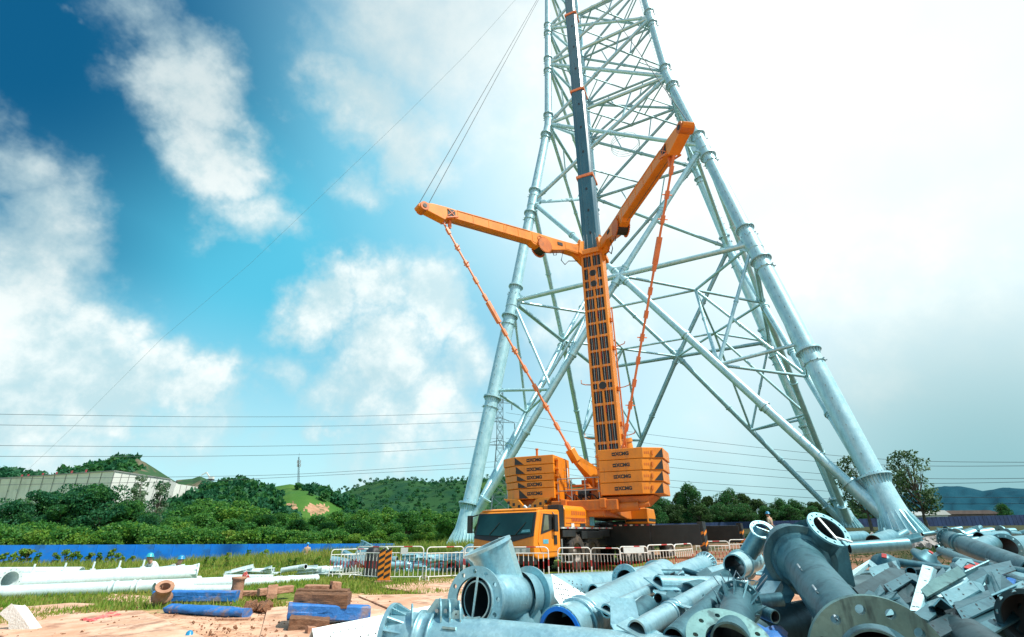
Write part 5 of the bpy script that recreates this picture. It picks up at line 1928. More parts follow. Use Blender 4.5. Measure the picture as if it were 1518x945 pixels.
rings = []
for t, r in prof:
    rings.append([c + V((math.cos(a) * r * (1 + .14 * math.sin(a * 5 + t * 3)), math.sin(a) * r * (1 + .14 * math.cos(a * 4 - t)), t)) for a in np.linspace(0, 2 * math.pi, 18, endpoint=False)])
vs = [p for rg in rings for p in rg]
m.add(vs, [(j * 18 + i, j * 18 + (i + 1) % 18, (j + 1) * 18 + (i + 1) % 18, (j + 1) * 18 + i) for j in range(len(rings) - 1) for i in range(18)], 0, True)
single(m, 'tarpaulin_bundle', M['tarp'], 'upright bundle wrapped in black tarpaulin behind the barriers', 'bundle')

# ------------------------------------------------------------------ road plates, timber and litter on the left
PL = [([(560, 873), (655, 858), (735, 866), (640, 885)], 'mud coated steel road plate below the hazard board'),
      ([(530, 886), (636, 886.5), (738, 868), (742, 900), (600, 917)], 'wide mud coated road plate beside the stacked timber'),
      ([(396, 905), (528, 887), (598, 918), (560, 960), (380, 965)], 'mud coated road plate under the stacked timber'),
      ([(85, 908), (210, 912), (330, 965), (60, 965), (-60, 930)], 'nearest mud coated road plate, beside the white sack'),
      ([(165, 884), (300, 893), (240, 900), (150, 893)], 'small mud coated road plate lying beyond the blue timbers'),
      ([(10, 905), (105, 896), (140, 901), (40, 918)], 'narrow mud coated road plate half under the grass')]
for k, (pl, lab) in enumerate(PL):
    pts = [on(u, v, .0) for u, v in pl]
    pts = [V((p.x, p.y, gz(p.x, p.y) + .035 + .02 * ((k + i) % 3))) for i, p in enumerate(pts)]
    m = MB()
    m.prism([V((p.x, p.y, p.z - .03)) for p in pts], .03, 0, UP, False)
    single(m, 'road_plate', M['mud'], lab, 'road plate', 'mud coated road plates', .004)


def log(name, u0, v0, u1, v1, d0, d1, w_, h, mat, label, cat, group=None, seed=1, rag=.02, rnd_=False):
    """a rough sawn baulk lying from one point to another; v: its lower edge"""
    a, b = at(u0, v0, d0), at(u1, v1, d1)
    e = (b - a).normalized()
    s = e.cross(UP).normalized()
    R = np.random.RandomState(seed)
    n, k = 12, 10 if rnd_ else 16
    m = MB()
    rings = []
    if not rnd_:
        rag *= .38
    for i in range(n + 1):
        t = i / n
        c = a.lerp(b, t) + UP * (h / 2)
        ring = []
        for j in range(k):
            th = 2 * math.pi * (j + .5) / k if rnd_ else math.radians((4, 38, 52, 86, 94, 128, 142, 176, 184, 218, 232, 266, 274, 308, 322, 356)[j])
            if rnd_:
                x, y = math.cos(th) * w_ / 2, math.sin(th) * h / 2
            else:
                q = max(abs(math.cos(th)), abs(math.sin(th)))
                x, y = math.cos(th) / q * w_ / 2, math.sin(th) / q * h / 2
            ring.append(c + s * (x + R.normal() * rag) + UP * (y + R.normal() * rag * .7) + e * (R.normal() * rag * .8 if i in (0, n) else 0))
        rings.append(ring)
    vs = [p for rg in rings for p in rg]
    m.add(vs, [(i * k + j, i * k + (j + 1) % k, (i + 1) * k + (j + 1) % k, (i + 1) * k + j) for i in range(n) for j in range(k)], 0, rnd_)
    m.add(rings[0], [tuple(reversed(range(k)))], 0)
    m.add(rings[-1], [tuple(range(k))], 0)
    return single(m, name, mat, label, cat, group)


G_T = 'stacked timbers beside the white angles'
log('timber_baulk', 428, 937, 486, 941, 10.7, 10.9, .42, .27, M['wood'], 'rough brown baulk at the bottom of the timber stack', 'timber', G_T, 3, .014)
log('timber_baulk', 425, 918, 546, 921, 10.9, 11.5, .36, .27, M['blue_beam'], 'blue painted baulk lying second from the bottom of the stack', 'timber', G_T, 4, .009)
log('timber_baulk', 437, 902, 516, 903, 11.2, 11.3, .36, .29, M['wood'], 'charred brown baulk resting on the blue one', 'timber', G_T, 5, .017)
log('timber_plank', 441, 883.5, 516, 884.5, 11.35, 11.45, .34, .13, M['wood'], 'long brown plank near the top of the timber stack', 'timber', G_T, 6, .008)
log('timber_plank', 453, 874.5, 489, 875, 11.45, 11.5, .22, .09, M['wood_pale'], 'short thin plank topping the timber stack', 'timber', G_T, 7, .006)
log('timber_offcut', 490, 875, 503, 876, 11.45, 11.55, .2, .16, M['wood_pale'], 'small square offcut standing at the end of the topmost plank', 'timber', G_T, 8, .006)
log('timber_offcut', 453, 945, 466, 946, 10.2, 10.3, .16, .17, M['wood_pale'], 'small orange brown offcut beside the white angle bars', 'timber', None, 9, .006)
log('timber_baulk', 228, 892, 350, 892, 14.6, 14.9, .34, .25, M['blue_beam'], 'farther blue painted baulk, lying in front of the white pipes', 'timber', 'blue painted baulks on the ground', 10, .012)
log('timber_baulk', 250, 910, 366, 917, 13.2, 12.6, .34, .20, M['blue_beam'], 'nearer blue painted baulk with rounded back, lying on the bare earth', 'timber', 'blue painted baulks on the ground', 11, .016, True)
log('timber_plank', 321, 925, 369, 924, 12.2, 12.2, .15, .10, M['wood_pale'], 'pale plank beside the nearer blue baulk', 'timber', None, 12, .006)
log('timber_plank', 355, 884, 398, 884, 15.6, 15.6, .3, .13, M['wood_pale'], 'mud coloured plank beside the upright muddy drum', 'timber', None, 13, .01)
log('timber_plank', 382, 884, 432, 878, 15.2, 15.8, .25, .17, M['wood_pale'], 'mud coloured plank leaning past the leaning stub post', 'timber', None, 14, .01)
log('timber_post', 402, 888, 404, 874, 15.0, 15.1, .24, .12, M['wood_pale'], 'short muddy stub post leaning among the planks', 'post', None, 15, .02)

# upright muddy drum and the tilted muddy collar
c = at(350, 883, 15.4)
m = MB()
m.lathe(c - UP * .1, c + UP * .45, [(0, .17), (.35, .15), (.47, .155), (.50, .19), (.55, .19), (.55, .12), (.3, .12)], 20, 0, True, False, False)
single(m, 'drum', M['wood_pale'], 'upright mud covered drum standing at the end of the blue baulk', 'drum')
c = at(240, 886, 14.2)
dv = V((.35, -.5, .75)).normalized()
m = MB()
m.lathe(c, c + dv * .32, [(0, .20), (.02, .24), (.06, .19), (.2, .16), (.26, .19), (.32, .20), (.32, .13), (.05, .11)], 22, 0)
m.annulus(c + dv * .32, dv, .21, .12, .03, 22, 0)
single(m, 'pipe_collar', M['wood_pale'], 'mud covered pipe collar tilted against the farther blue baulk', 'collar')

# soil clods
rnd = random.Random(4)
m = MB()
for k in range(46):
    p = at(rnd.uniform(366, 400), rnd.uniform(893, 901), 13.6 + rnd.uniform(-.4, .4))
    r = rnd.uniform(.03, .09)
    a = [V((rnd.uniform(-1, 1), rnd.uniform(-1, 1), rnd.uniform(-.3, 1))).normalized() for _ in range(3)]
    m.box(V((p.x, p.y, .04 + r * .5)), r * 2, r * 1.6, r * 1.4, (a[0], a[0].orthogonal().normalized(), a[0].cross(a[0].orthogonal()).normalized()))
tag(m.build('soil', M['soil']), 'heap of dark crumbly soil on the bare earth', 'soil', None, 'stuff')


m = MB()
rnd = random.Random(40)
for k in range(900):
    p = on(rnd.uniform(-40, 640), rnd.uniform(886, 960), .0)
    r = .006 + .018 * rnd.random() ** 3
    a = V((rnd.uniform(-1, 1), rnd.uniform(-1, 1), rnd.uniform(-1, 1))).normalized()
    b = a.orthogonal().normalized()
    m.box(V((p.x, p.y, gz(p.x, p.y) + .03 + r * .5)), r * 2.4, r * 1.7, r * 1.2, (a, b, a.cross(b)), 0 if k % 3 else 1)
tag(m.build('gravel', [M['soil'], M['wood_pale']]), 'crumbs of soil and gravel scattered over the bare ground', 'gravel', None, 'stuff')


def crumple(name, corners, mat, label, cat, lift, seed, n=10, thick=.012):
    """a rumpled sheet over four corners"""
    R = np.random.RandomState(seed)
    a, b, c, d = [V(p) for p in corners]
    m = MB()
    vs = []
    for i in range(n + 1):
        for j in range(n + 1):
            s_, t = i / n, j / n
            p = a.lerp(b, s_).lerp(d.lerp(c, s_), t)
            p = p + UP * (lift * (.5 + .5 * math.sin(s_ * 9 + seed) * math.cos(t * 7 - seed)) * math.sin(math.pi * min(1, max(0, .1 + .8 * s_))) + abs(R.normal()) * lift * .25)
            p = p + V((R.normal() * lift * .2, R.normal() * lift * .2, 0))
            vs.append(p)
    m.add(vs, [(i * (n + 1) + j, (i + 1) * (n + 1) + j, (i + 1) * (n + 1) + j + 1, i * (n + 1) + j + 1) for i in range(n) for j in range(n)], 0, True)
    o = single(m, name, mat, label, cat)
    so = o.modifiers.new('thickness', 'SOLIDIFY')
    so.thickness = thick
    return o


crumple('cloth_strip', [on(118, 921, .05), on(132, 924, .05), on(180, 914, .05), on(170, 909, .05)], M['red_cloth'], 'faded red cloth strip lying on the muddy ground', 'cloth', .05, 3)
# white sack: a slumped wedge
a = on(6, 936, .03)
d_ = a.y
P_ = lambda u, v, dd=0: at(u, v, d_ + dd)
m = MB()
fr = [P_(14, 936), P_(22, 938), P_(44, 933), P_(34, 918), P_(22, 901), P_(17, 896), P_(4, 906), P_(0, 910), P_(13, 921)]
bk = [V((p.x * .99 + .02, p.y + .16, max(.03, p.z - .04))) for p in fr]
n = len(fr)
m.add(fr + bk, [tuple(range(n)), tuple(reversed(range(n, 2 * n)))] + [(i, (i + 1) % n, n + (i + 1) % n, n + i) for i in range(n)], 0)
m.add([P_(-30, 938), P_(16, 937), P_(20, 930, .3), P_(-20, 930, .4)], [(0, 1, 2, 3)], 0)
single(m, 'woven_sack', M['sack'], 'crumpled white woven sack standing at the edge of the road plate', 'sack', None, .012)
c = on(280, 944, .05)
m = MB()
m.lathe(c, c + UP * .10, [(0, .085), (.015, .085), (.02, .06), (.06, .055), (.085, .035), (.095, .01)], 20, 0)
single(m, 'plastic_stopper', M['helmet'], 'small bright blue plastic stopper lying on the nearest plate', 'stopper')


# ------------------------------------------------------------------ long white pipes on the grass
def pipe(name, a, b, r, label, cat='pipe', mat=None, group=None, endA='open', endB='plain', fr=1.32, ft=.045, fl=None, wall=.018, seg=24, nh=12, coll=(), nm='tube', inner=None, normA=None):
    """a tube with its fittings; a/b world points; endX: open, plain, flange, ribbed"""
    a, b = V(a), V(b)
    d = (b - a).normalized()
    L_ = (b - a).length
    mat = mat or M['galv_new']
    low = V(((a.x + b.x) / 2, (a.y + b.y) / 2, min(a.z, b.z) - r))
    T = thing(name, low, label, cat, group)
    m = MB()
    m.hollow(a, b, r, r - max(wall, .03 * r), seg, 0, 1)
    body = m.build(nm, [mat, inner or M['pipe_in']], T)
    for e, p, dd in ((endA, a, -d), (endB, b, d)):
        if e in ('flange', 'ribbed'):
            m = MB()
            nn = normA if (normA is not None and p == a) else dd
            m.bolted(p, nn, r * fr, r * .92, ft, nh, r * .085, 0)
            if e == 'ribbed':
                q, u1, u2 = MB.frame(dd)
                for k in range(nh):
                    th = 2 * math.pi * (k + .0) / nh
                    rr = u1 * math.cos(th) + u2 * math.sin(th)
                    m.prism([p - q * ft * .5 + rr * r, p - q * ft * .5 + rr * r * fr * .98, p - q * r * .75 + rr * r], ft * .35, 0)
            m.build('flange', mat, T)
        if e == 'slot':
            m = MB()
            s_ = dd.cross(UP).normalized()
            if s_.length < .1:
                s_ = V((1, 0, 0))
            uu = (UP * .35 + s_ * .94).normalized()
            pl = [p - uu * r * 1.7 + dd * r * .9, p + uu * r * 1.7 + dd * r * .9, p + uu * r * 1.7 - dd * r * 2.2, p - uu * r * 1.7 - dd * r * 2.2]
            m.prism(pl, .016, 0)
            m.build('end_plate', mat, T)
    for t in coll:
        m = MB()
        c = a + d * (L_ * t)
        m.lathe(c - d * .09, c + d * .09, [(0, r), (.0, r * 1.12), (.03, r * 1.12), (.03, r * 1.03), (.15, r * 1.03), (.15, r * 1.12), (.18, r * 1.12), (.18, r)], seg)
        m.build('collar', mat, T)
    return T


GW = 'pale pipes laid out on the grass'
Wm = M['galv_white']
pipe('steel_pipe', at(-90, 883, 16.4), at(345, 864.5, 18.6), .19, 'long pale pipe nearest the blue timbers, with two joint rings', mat=Wm, inner=Wm, group=GW, coll=(.56, .64))
t_ = pipe('steel_pipe', at(24, 865, 18.2), at(292, 850.5, 20.8), .29, 'thickest pale pipe, lying second from the grass edge with pins on top', mat=Wm, inner=Wm, group=GW, endB='ribbed', fr=1.2)
for k, u in enumerate((43, 90, 133, 172, 208)):
    m = MB()
    c = at(u, 865 - (u - 24) * .054, 18.2 + (u - 24) * .0097)
    m.tube(c + UP * .27, c + UP * .55, .03, None, 8)
    m.tube(c + UP * .29, c + UP * .33, .08, None, 8)
    m.build('lifting_pin', Wm, t_)
pipe('steel_pipe', at(-60, 851, 20.8), at(120, 850, 21.4), .22, 'pale pipe lying behind the thickest one', mat=Wm, inner=Wm, group=GW)
pipe('steel_pipe', at(-40, 859, 18.0), at(14, 860, 17.6), .26, 'short wide flanged pipe at the edge of the picture', mat=Wm, inner=Wm, group=GW, endB='ribbed')
pipe('steel_pipe', at(228, 872, 17.3), at(470, 858, 22.0), .15, 'long thin pale pipe running toward the barriers, with one sleeve', mat=Wm, inner=Wm, group=GW, coll=(.72, .80))
pipe('steel_pipe', at(235, 876, 16.9), at(350, 874, 17.1), .13, 'thin pale pipe ending beside the muddy drum', mat=Wm, inner=Wm, group=GW)
pipe('steel_pipe', at(332, 856, 23), at(405, 856, 23.4), .10, 'short pale pipe with a red rag on it', mat=Wm, inner=Wm, group=GW)
pipe('steel_pipe', at(255, 862, 21), at(296, 859, 22), .12, 'short pale pipe under the flanged end of the thickest one', mat=Wm, inner=Wm, group=GW)
m = MB()
for k, (u, v) in enumerate(((362, 854), (364, 851), (367, 856))):
    m.box(at(u, v, 22.6), .12, .08, .14, (V((.8, .3, .5)).normalized(), V((-.3, .9, .1)).normalized(), V((-.4, -.2, .85)).normalized()))
single(m, 'red_rag', M['red_cloth'], 'bright red rag on the short pale pipe', 'rag')
rnd = random.Random(12)
for k in range(26):
    u, v = (rnd.uniform(330, 402), rnd.uniform(846, 853)) if k < 12 else ((rnd.uniform(425, 492), rnd.uniform(842, 851)) if k < 20 else (rnd.uniform(238, 262), rnd.uniform(842, 850)))
    p = at(u, v, 25.0 if k < 20 else 21.5)
    th = rnd.uniform(-.5, .5)
    e = V((math.cos(th), math.sin(th), rnd.uniform(-.1, .25))).normalized()
    m = MB()
    if k % 2:
        m.hollow(p - e * rnd.uniform(.3, .6), p + e * .5, .11, .09, 14, 0, 1)
    else:
        m.beam(p - e * .4, p + e * .5, rnd.uniform(.2, .5), .03)
        m.beam(p - e * .4, p + e * .5, .03, rnd.uniform(.2, .35))
    single(m, 'steel_fitting', [M['galv_white'], M['pipe_in']], 'small pale steel fitting lying in the grass behind the long pipes', 'fitting', 'small pale fittings in the grass')
# fittings beyond the barriers
for k in range(34):
    u, v = rnd.uniform(500, 690), rnd.uniform(822, 846)
    p = at(u, v, 26.0)
    th = rnd.uniform(-.6, .6)
    e = V((math.cos(th), math.sin(th) * .7, rnd.uniform(-.35, .35))).normalized()
    r = rnd.uniform(.10, .26)
    m = MB()
    if k % 3 == 0:
        m.hollow(p - e * .7, p + e * .7, r, r * .85, 16, 0, 1)
        m.annulus(p - e * .7, e, r * 1.5, r * .9, .05, 18, 0)
    elif k % 3 == 1:
        m.tube(p - e * .5, p + e * .5, r * .8, r * 1.2, 16, 0)
        m.annulus(p + e * .5, e, r * 1.6, r * .6, .05, 18, 0)
    else:
        m.beam(p - e * .6, p + e * .6, r * 2, .03, (0, .4, 1))
        m.beam(p - e * .6, p + e * .6, .03, r * 1.6, (0, .4, 1))
    single(m, 'steel_fitting', [M['galv_new'], M['pipe_in']], 'shiny flanged steel fitting heaped behind the barriers', 'fitting', 'shiny fittings heaped behind the barriers')
p0, p1 = at(536, 838, 25.4), at(552, 812, 25.6)
pipe('steel_pipe', p0, p1, .55, 'wide shiny flanged drum standing behind the tarpaulin bundle', mat=M['galv_new'], endB='ribbed', fr=1.15)
pipe('steel_pipe', at(672, 846, 25.5), at(700, 818, 27), .40, 'wide shiny pipe slanting up behind the barriers', mat=M['galv_new'], endA='flange')

# white angle bars at the lower edge
for k, (a, b, lab) in enumerate((((462, 944, 9.2), (640, 908, 10.4), 'farther of the two white angle bars laid like roofs'), ((490, 952, 8.9), (672, 914, 10.0), 'nearer of the two white angle bars laid like roofs'))):
    a, b = at(*a), at(*b)
    d = (b - a).normalized()
    s_ = d.cross(UP).normalized()
    u_ = s_.cross(d)
    m = MB()
    for sg in (-1, 1):
        e = (s_ * sg * .75 - u_ * .66).normalized()
        m.prism([a + u_ * .1, b + u_ * .1, b + u_ * .1 + e * .30, a + u_ * .1 + e * .30], .02, 0, d.cross(e))
    for q in range(5):
        c = a + d * (.3 + .12 * q) + u_ * .1 + (s_ * .75 - u_ * .66).normalized() * .15
        nn = (s_ * .66 + u_ * .75)
        m.tube(c + nn * .008, c + nn * .013, .014, None, 8, 1)
    single(m, 'angle_bar', [Wm, M['pipe_in']], lab, 'angle bar', 'white angle bars beside the timber stack')

# ------------------------------------------------------------------ the heap of galvanised tower parts
GN, GD, GK, GP = M['galv_new'], M['galv_dull'], M['galv_dark'], M['galv_patina_shade']

# 1 front tube with gusset collar
T = pipe('tower_tube', at(580, 946, 6.2), at(1030, 992, 5.6), .255, 'long pale tube along the very front of the heap, with rounded gusset plates', mat=GN, endA='ribbed', fr=1.28, nh=16, seg=36, coll=(.13,))
ax = (at(1030, 992, 5.6) - at(580, 946, 6.2)).normalized()
o0 = at(580, 946, 6.2)
m = MB()
m.prism([at(u, v, 6.12) for u, v in ((618, 930), (624, 918), (646, 888), (676, 888), (686, 904), (690, 930))], .022, 0)
m.build('gusset_plate', GN, T)
for u0, v0, s0 in ((610, 916, 1.0), (652, 903, .85), (665, 905, .85), (680, 908, .9)):
    m = MB()
    c = at(u0, v0, 6.05)
    e = V((.25, -.95, 0)).normalized()
    pts = [c + e * (.15 * math.cos(q)) * s0 + UP * (.19 * math.sin(q) * s0 - .06) for q in np.linspace(-.9, math.pi * .62, 10)]
    m.prism(pts + [c - UP * .2 - e * .05], .016, 0)
    m.build('stiffener', GN, T)
m = MB()
for u0 in (648, 661, 674):
    c = at(u0, 905, 6.08)
    m.tube(c, c - V((0, .04, 0)), .02, None, 8)
m.build('bolt_heads', M['bolt'], T)
for pl in (((668, 926), (666, 914), (673, 905), (684, 905), (689, 918), (686, 930)), ((690, 928), (692, 913), (699, 916), (712, 914), (711, 930))):
    m = MB()
    m.prism([at(u, v, 5.98) for u, v in pl], .016, 0)
    for u, v in ((pl[2][0] + 3, pl[2][1] + 6), (pl[2][0] + 9, pl[2][1] + 12)):
        c = at(u, v, 5.97)
        m.tube(c, c - V((0, .01, 0)), .008, None, 8, 1)
    m.build('lug_plate', [GN, M['pipe_in']], T)
m = MB()
c = at(656, 938, 5.9)
m.beam(c, c + ax * .16, .05, .04)
m.beam(c + V((0, -.02, .05)), c + ax * .14 + V((0, -.02, .05)), .03, .02)
m.build('cleat', GN, T)

# 2 K joint with upright branch
a, b = at(706, 890, 6.9), at(905, 872, 9.4)
d = (b - a).normalized()
nf = V((-.40, -.90, .10)).normalized()
T = pipe('tube_joint', a, a + d * .55, .215, 'big branched tube joint with an open flange facing the camera and an upright branch', cat='tube joint', mat=GN, seg=36)
m = MB()
m.bolted(a - d * .02, nf, .375, .255, .045, 12, .026, 0, .2)
m.build('flange', GN, T)
m = MB()
m.hollow(a + d * .0, a + d * .3, .262, .25, 36, 0, 1)
m.beam(a + nf * .03 + UP * .25 - nf.cross(UP) * .03, a + nf * .03 - UP * .25 + nf.cross(UP) * .04, .022, .02, nf, 2)
m.build('branch_stub', [GN, M['pipe_in'], M['galv']], T)
m = MB()
cb = a + d * .62
m.lathe(a + d * .25, a + d * .85, [(0, .24), (.12, .27), (.3, .28), (.5, .26), (.6, .24)], 36)
m.build('spherical_node', GN, T)
m = MB()
c2 = a + d * 1.05
m.annulus(c2, d, .36, .2, .03, 36, 0)
m.lathe(c2 - d * .25, c2 + d * .3, [(0, .30), (.25, .27), (.55, .25)], 36)
m.build('ring_stiffener', GN, T)
m = MB()
m.hollow(c2 + d * .3, b + d * 1.4, .25, .235, 36, 0, 1)
m.build('main_tube', [GN, M['pipe_in']], T)
# upright branch
top, botm = at(723, 811, 7.42), at(772, 945, 7.50)
u_ = (botm - top).normalized()
m = MB()
m.lathe(top, botm, [(0, .315), (.03, .30), (.10, .262), (.5, .235), (1.3, .225)], 36, 0)
m.lathe(top, botm, [(1.2, .21), (.4, .22), (.1, .245), (0, .285)], 36, 1)
m.annulus(top, u_, .335, .262, .04, 36, 0)
m.build('upright_branch', [GN, M['pipe_in']], T)
m = MB()
s_ = u_.cross(V((0, 1, 0))).normalized()
if s_.x < 0:
    s_ = -s_
m.prism([top + s_ * .31, top + s_ * .33 + u_ * .06, top + s_ * .30 + u_ * .5, top + s_ * .34 + u_ * .75, top + s_ * .36 + u_ * 1.35, top + u_ * 1.35, top + u_ * .2], .022, 0, V((0, 1, 0)))
m.build('gusset_plate', M['galv'], T)
m = MB()
m.prism([top - s_ * .33, top - s_ * .30 + u_ * .10, top - s_ * .18 + u_ * .46, top - s_ * .1 + u_ * .3], .022, 0, V((0, 1, 0)))
m.build('gusset_plate', GN, T)
m = MB()
for q in range(4):
    e = V((0, -1, 0))
    c = top + u_ * (.55 + .24 * q)
    m.beam(c + s_ * (-.22), c + s_ * .22 - V((0, .26, 0)), .012, .02)
m.prism([a + d * .45 - UP * .2, a + d * .45 + UP * .05, a + d * .8 - UP * .1, a + d * .95 - UP * .5, a + d * .5 - UP * .55], .022, 0)
m.build('stiffener', GN, T)

# 3 perforated gusset
P3 = [at(817, 851, 6.9), at(849, 869, 6.95), at(880, 889, 7.0), at(868, 903, 6.9), at(833, 901, 6.75), at(822, 885, 6.75)]
m = MB()
m.prism(P3, .022, 0)
pn = (P3[2] - P3[0]).cross(P3[4] - P3[0]).normalized()
if pn.y > 0:
    pn = -pn
for row, (u0, v0, u1, k) in enumerate(((822, 866, 832, 4), (824, 873, 841, 6), (825, 881, 842, 6), (833, 888.5, 845, 4), (843, 862, 848, 2), (848, 866, 861, 3), (849, 872, 862, 3), (853, 877, 866, 3))):
    for q in range(k):
        uu = u0 + (u1 - u0) * q / max(1, k - 1)
        r_ = ray(uu, v0 + .15 * (uu - u0))
        t_ = (P3[0] - V((0, 0, CAM_H))).dot(pn) / r_.dot(pn)
        c = V((0, 0, CAM_H)) + r_ * t_
        m.tube(c + pn * .0105, c + pn * .0125, .0085, None, 8, 1)
single(m, 'gusset_plate', [M['galv_white'], M['pipe_in']], 'white gusset plate punched with rows of small holes', 'plate')

# 4..11 tubes in the middle of the heap
T = pipe('tower_tube', at(832, 938, 6.4), at(985, 852, 9.6), .245, 'wide tube with a blue rimmed open end in the middle of the heap', mat=GN, endA='flange', fr=1.12, nh=18, seg=36, ft=.05, coll=(.12,))
m = MB()
m.annulus(at(832, 938, 6.4) - (at(985, 852, 9.6) - at(832, 938, 6.4)).normalized() * .03, at(985, 852, 9.6) - at(832, 938, 6.4), .258, .215, .012, 36)
m.build('blue_rim', M['blue_fence'], T)
m = MB()
c = at(846, 905, 6.9)
m.prism([c + V((-.13, 0, -.08)), c + V((.12, .05, -.02)), c + V((.10, .05, .05)), c + V((.0, .02, .10)), c + V((-.10, 0, .06))], .018, 0)
m.build('lug_plate', GN, T)
pipe('tower_tube', at(899, 906, 6.5), at(968, 874, 7.6), .075, 'slim tube with a slotted end lying on the blue rimmed one', mat=GN, endA='slot')
T = pipe('tower_tube', at(936, 920, 6.2), at(960, 898, 6.7), .115, 'stubby tube with its mouth between two bent plates', mat=GD, endA='open')
m = MB()
c = at(905, 926, 6.1)
m.prism([c, c + V((.32, 0, -.02)), c + V((.30, .1, .22)), c + V((.04, .12, .24))], .02, 0)
m.prism([c, c + V((.32, 0, -.02)), c + V((.34, -.12, -.10)), c + V((.03, -.12, -.08))], .02, 0)
m.build('bent_plate', GN, T)
pipe('tower_tube', at(944, 937, 5.7), at(1066, 866, 7.6), .105, 'slender tube with a slotted end pointing at the camera', mat=GN, endA='slot', coll=(.35,))
pipe('tower_tube', at(975, 866, 7.4), at(1086, 868, 7.9), .105, 'smooth tube lying across the heap top with a dark open mouth', mat=GN, endA='slot')
pipe('tower_tube', at(985, 860, 9.2), at(1046, 836, 10.8), .165, 'tube whose far end carries a crown of stiffening ribs', mat=GN, endB='ribbed', fr=1.3, nh=20, seg=32)
T = pipe('tower_tube', at(928, 861, 8.6), at(972, 853, 9.4), .165, 'short drum with studded flanges behind the smooth tube', mat=GN, endA='flange', endB='flange', nh=18, seg=32, fr=1.4)
pipe('tower_tube', at(1000, 950, 5.6), at(1072, 884, 6.6), .12, 'tube with a square end bracket slanting up beside the ringed flange', mat=GD, endB='slot')
pipe('tower_tube', at(1000, 868, 9.2), at(1075, 846, 10.6), .12, 'plain tube behind the smooth one', mat=GN, coll=(.5,))
pipe('tower_tube', at(1020, 880, 7.4), at(1108, 846, 8.8), .13, 'plain tube sloping up toward the great collar', mat=GD)
pipe('tower_tube', at(880, 880, 8.0), at(985, 866, 9.0), .12, 'pale tube behind the punched gusset plate', mat=GN)
pipe('tower_tube', at(830, 876, 8.6), at(930, 860, 9.8), .12, 'slim pale tube behind the ring of the branched joint', mat=GN, coll=(.7,))

# 12 flange seen from above at the lower edge
a, b = at(1083, 957, 4.95), at(1096, 894, 6.2)
nf = (V((0, -.62, .78))).normalized()
T = pipe('flanged_stub', a + (b - a).normalized() * .05, b, .165, 'short stub with a pale drilled flange tipped toward the camera', cat='tube', mat=GD, seg=32, endB='ribbed', fr=1.35, nh=12)
m = MB()
m.bolted(a, nf, .36, .20, .045, 10, .022, 0)
m.build('flange', M['galv_patina_shade'], T)
for k in range(7):
    m = MB()
    d_, u1, u2 = MB.frame(b - a)
    th = math.pi * (k / 6)
    rr = u1 * math.cos(th) + u2 * math.sin(th) * (1 if u2.z > 0 else -1)
    p = b - d_ * .1
    m.prism([p + rr * .165, p + rr * .27, p + rr * .25 - d_ * .05, p + rr * .165 - d_ * .3], .014, 0)
    m.build('stiffener', GD, T)

# 13 the great joint with the giant flange
a, b = at(1302, 984, 4.75), at(1187, 832, 7.3)
d = (b - a).normalized()
T = pipe('great_tube_joint', a, b, .25, 'great bluish tube joint with a giant drilled flange at the lower edge', cat='tube joint', mat=M['galv_dull'], seg=48, nm='main_tube')
m = MB()
m.bolted(a - d * .03, -d + V((0, 0, .12)), .50, .30, .06, 12, .038, 0, .13, 10)
m.build('giant_flange', GP, T)
m = MB()
for t, r in ((.0, .47), (.16, .55), (.30, .56)):
    pass
L_ = (b - a).length
m.lathe(a, b, [(L_ - .34, .252), (L_ - .20, .275), (L_ - .08, .305)], 48, 0)
m.lathe(a, b, [(L_ - .08, .305), (L_ - .06, .345)], 48, 0, False)
m.lathe(a, b, [(L_ - .06, .345), (L_ + .03, .35)], 48, 0)
m.lathe(a, b, [(L_ + .03, .35), (L_ + .03, .435)], 48, 0, False)
m.lathe(a, b, [(L_ + .03, .435), (L_ + .10, .435)], 48, 0)
m.lathe(a, b, [(L_ + .10, .435), (L_ + .12, .36), (L_ + .7, .32)], 48, 0, False)
m.build('stepped_collar', GD, T)
for t, hgt in ((.30, .1), (.56, .1), (.80, .1)):
    m = MB()
    c = b.lerp(a, t) + V((-.195, -.10, .125))
    e = d
    m.sweep([c - e * .07, c - e * .07 + V((-.05, -.05, .05)), c + e * .07 + V((-.05, -.05, .05)), c + e * .07], .012, 6)
    m.build('grab_handle', M['bolt'], T)
# branch to the upper right
k0, k1 = at(1188, 846, 7.75), at(1228, 785, 7.1)
bd = (k1 - k0).normalized()
fn = V((.22, -.74, .63)).normalized()
m = MB()
k0 = k1 - fn * .95
m.lathe(k0, k1, [(.0, .21), (.95, .20)], 36, 0)
m.lathe(k0, k1, [(.95, .18), (.1, .19)], 36, 1)
m.build('upper_branch', [GD, M['pipe_in']], T)
m = MB()
m.bolted(k1, fn, .265, .19, .03, 14, .015, 0)
m.build('flange', M['galv_mid'], T)
m = MB()
sx = fn.cross(UP).normalized()
sy = sx.cross(fn)
m.beam(k1 - sy * .2, k1 + sy * .2, .03, .012, fn)
m.beam(k1 - sy * .1 - fn * .02, k1 - sy * .28 + sx * -.06 + fn * .1, .03, .02, fn)
m.build('cross_bar', M['galv_white'], T)
m = MB()
for pl in ([at(1150, 787, 7.7), at(1206, 765, 7.3), at(1206, 792, 7.35), at(1178, 815, 7.6)], [at(1240, 800, 7.3), at(1254, 803, 7.3), at(1268, 872, 7.4), at(1228, 850, 7.3), at(1205, 815, 7.4)],
           [at(1136, 838, 7.7), at(1158, 858, 7.5), at(1160, 892, 7.4), at(1118, 880, 7.6)], [at(1160, 858, 7.5), at(1178, 882, 7.3), at(1166, 902, 7.2), at(1150, 886, 7.4)]):
    m2 = MB()
    m2.prism(pl, .025, 0)
    m2.build('gusset_plate', GD, T)
m = MB()
c = at(1148, 880, 7.3)
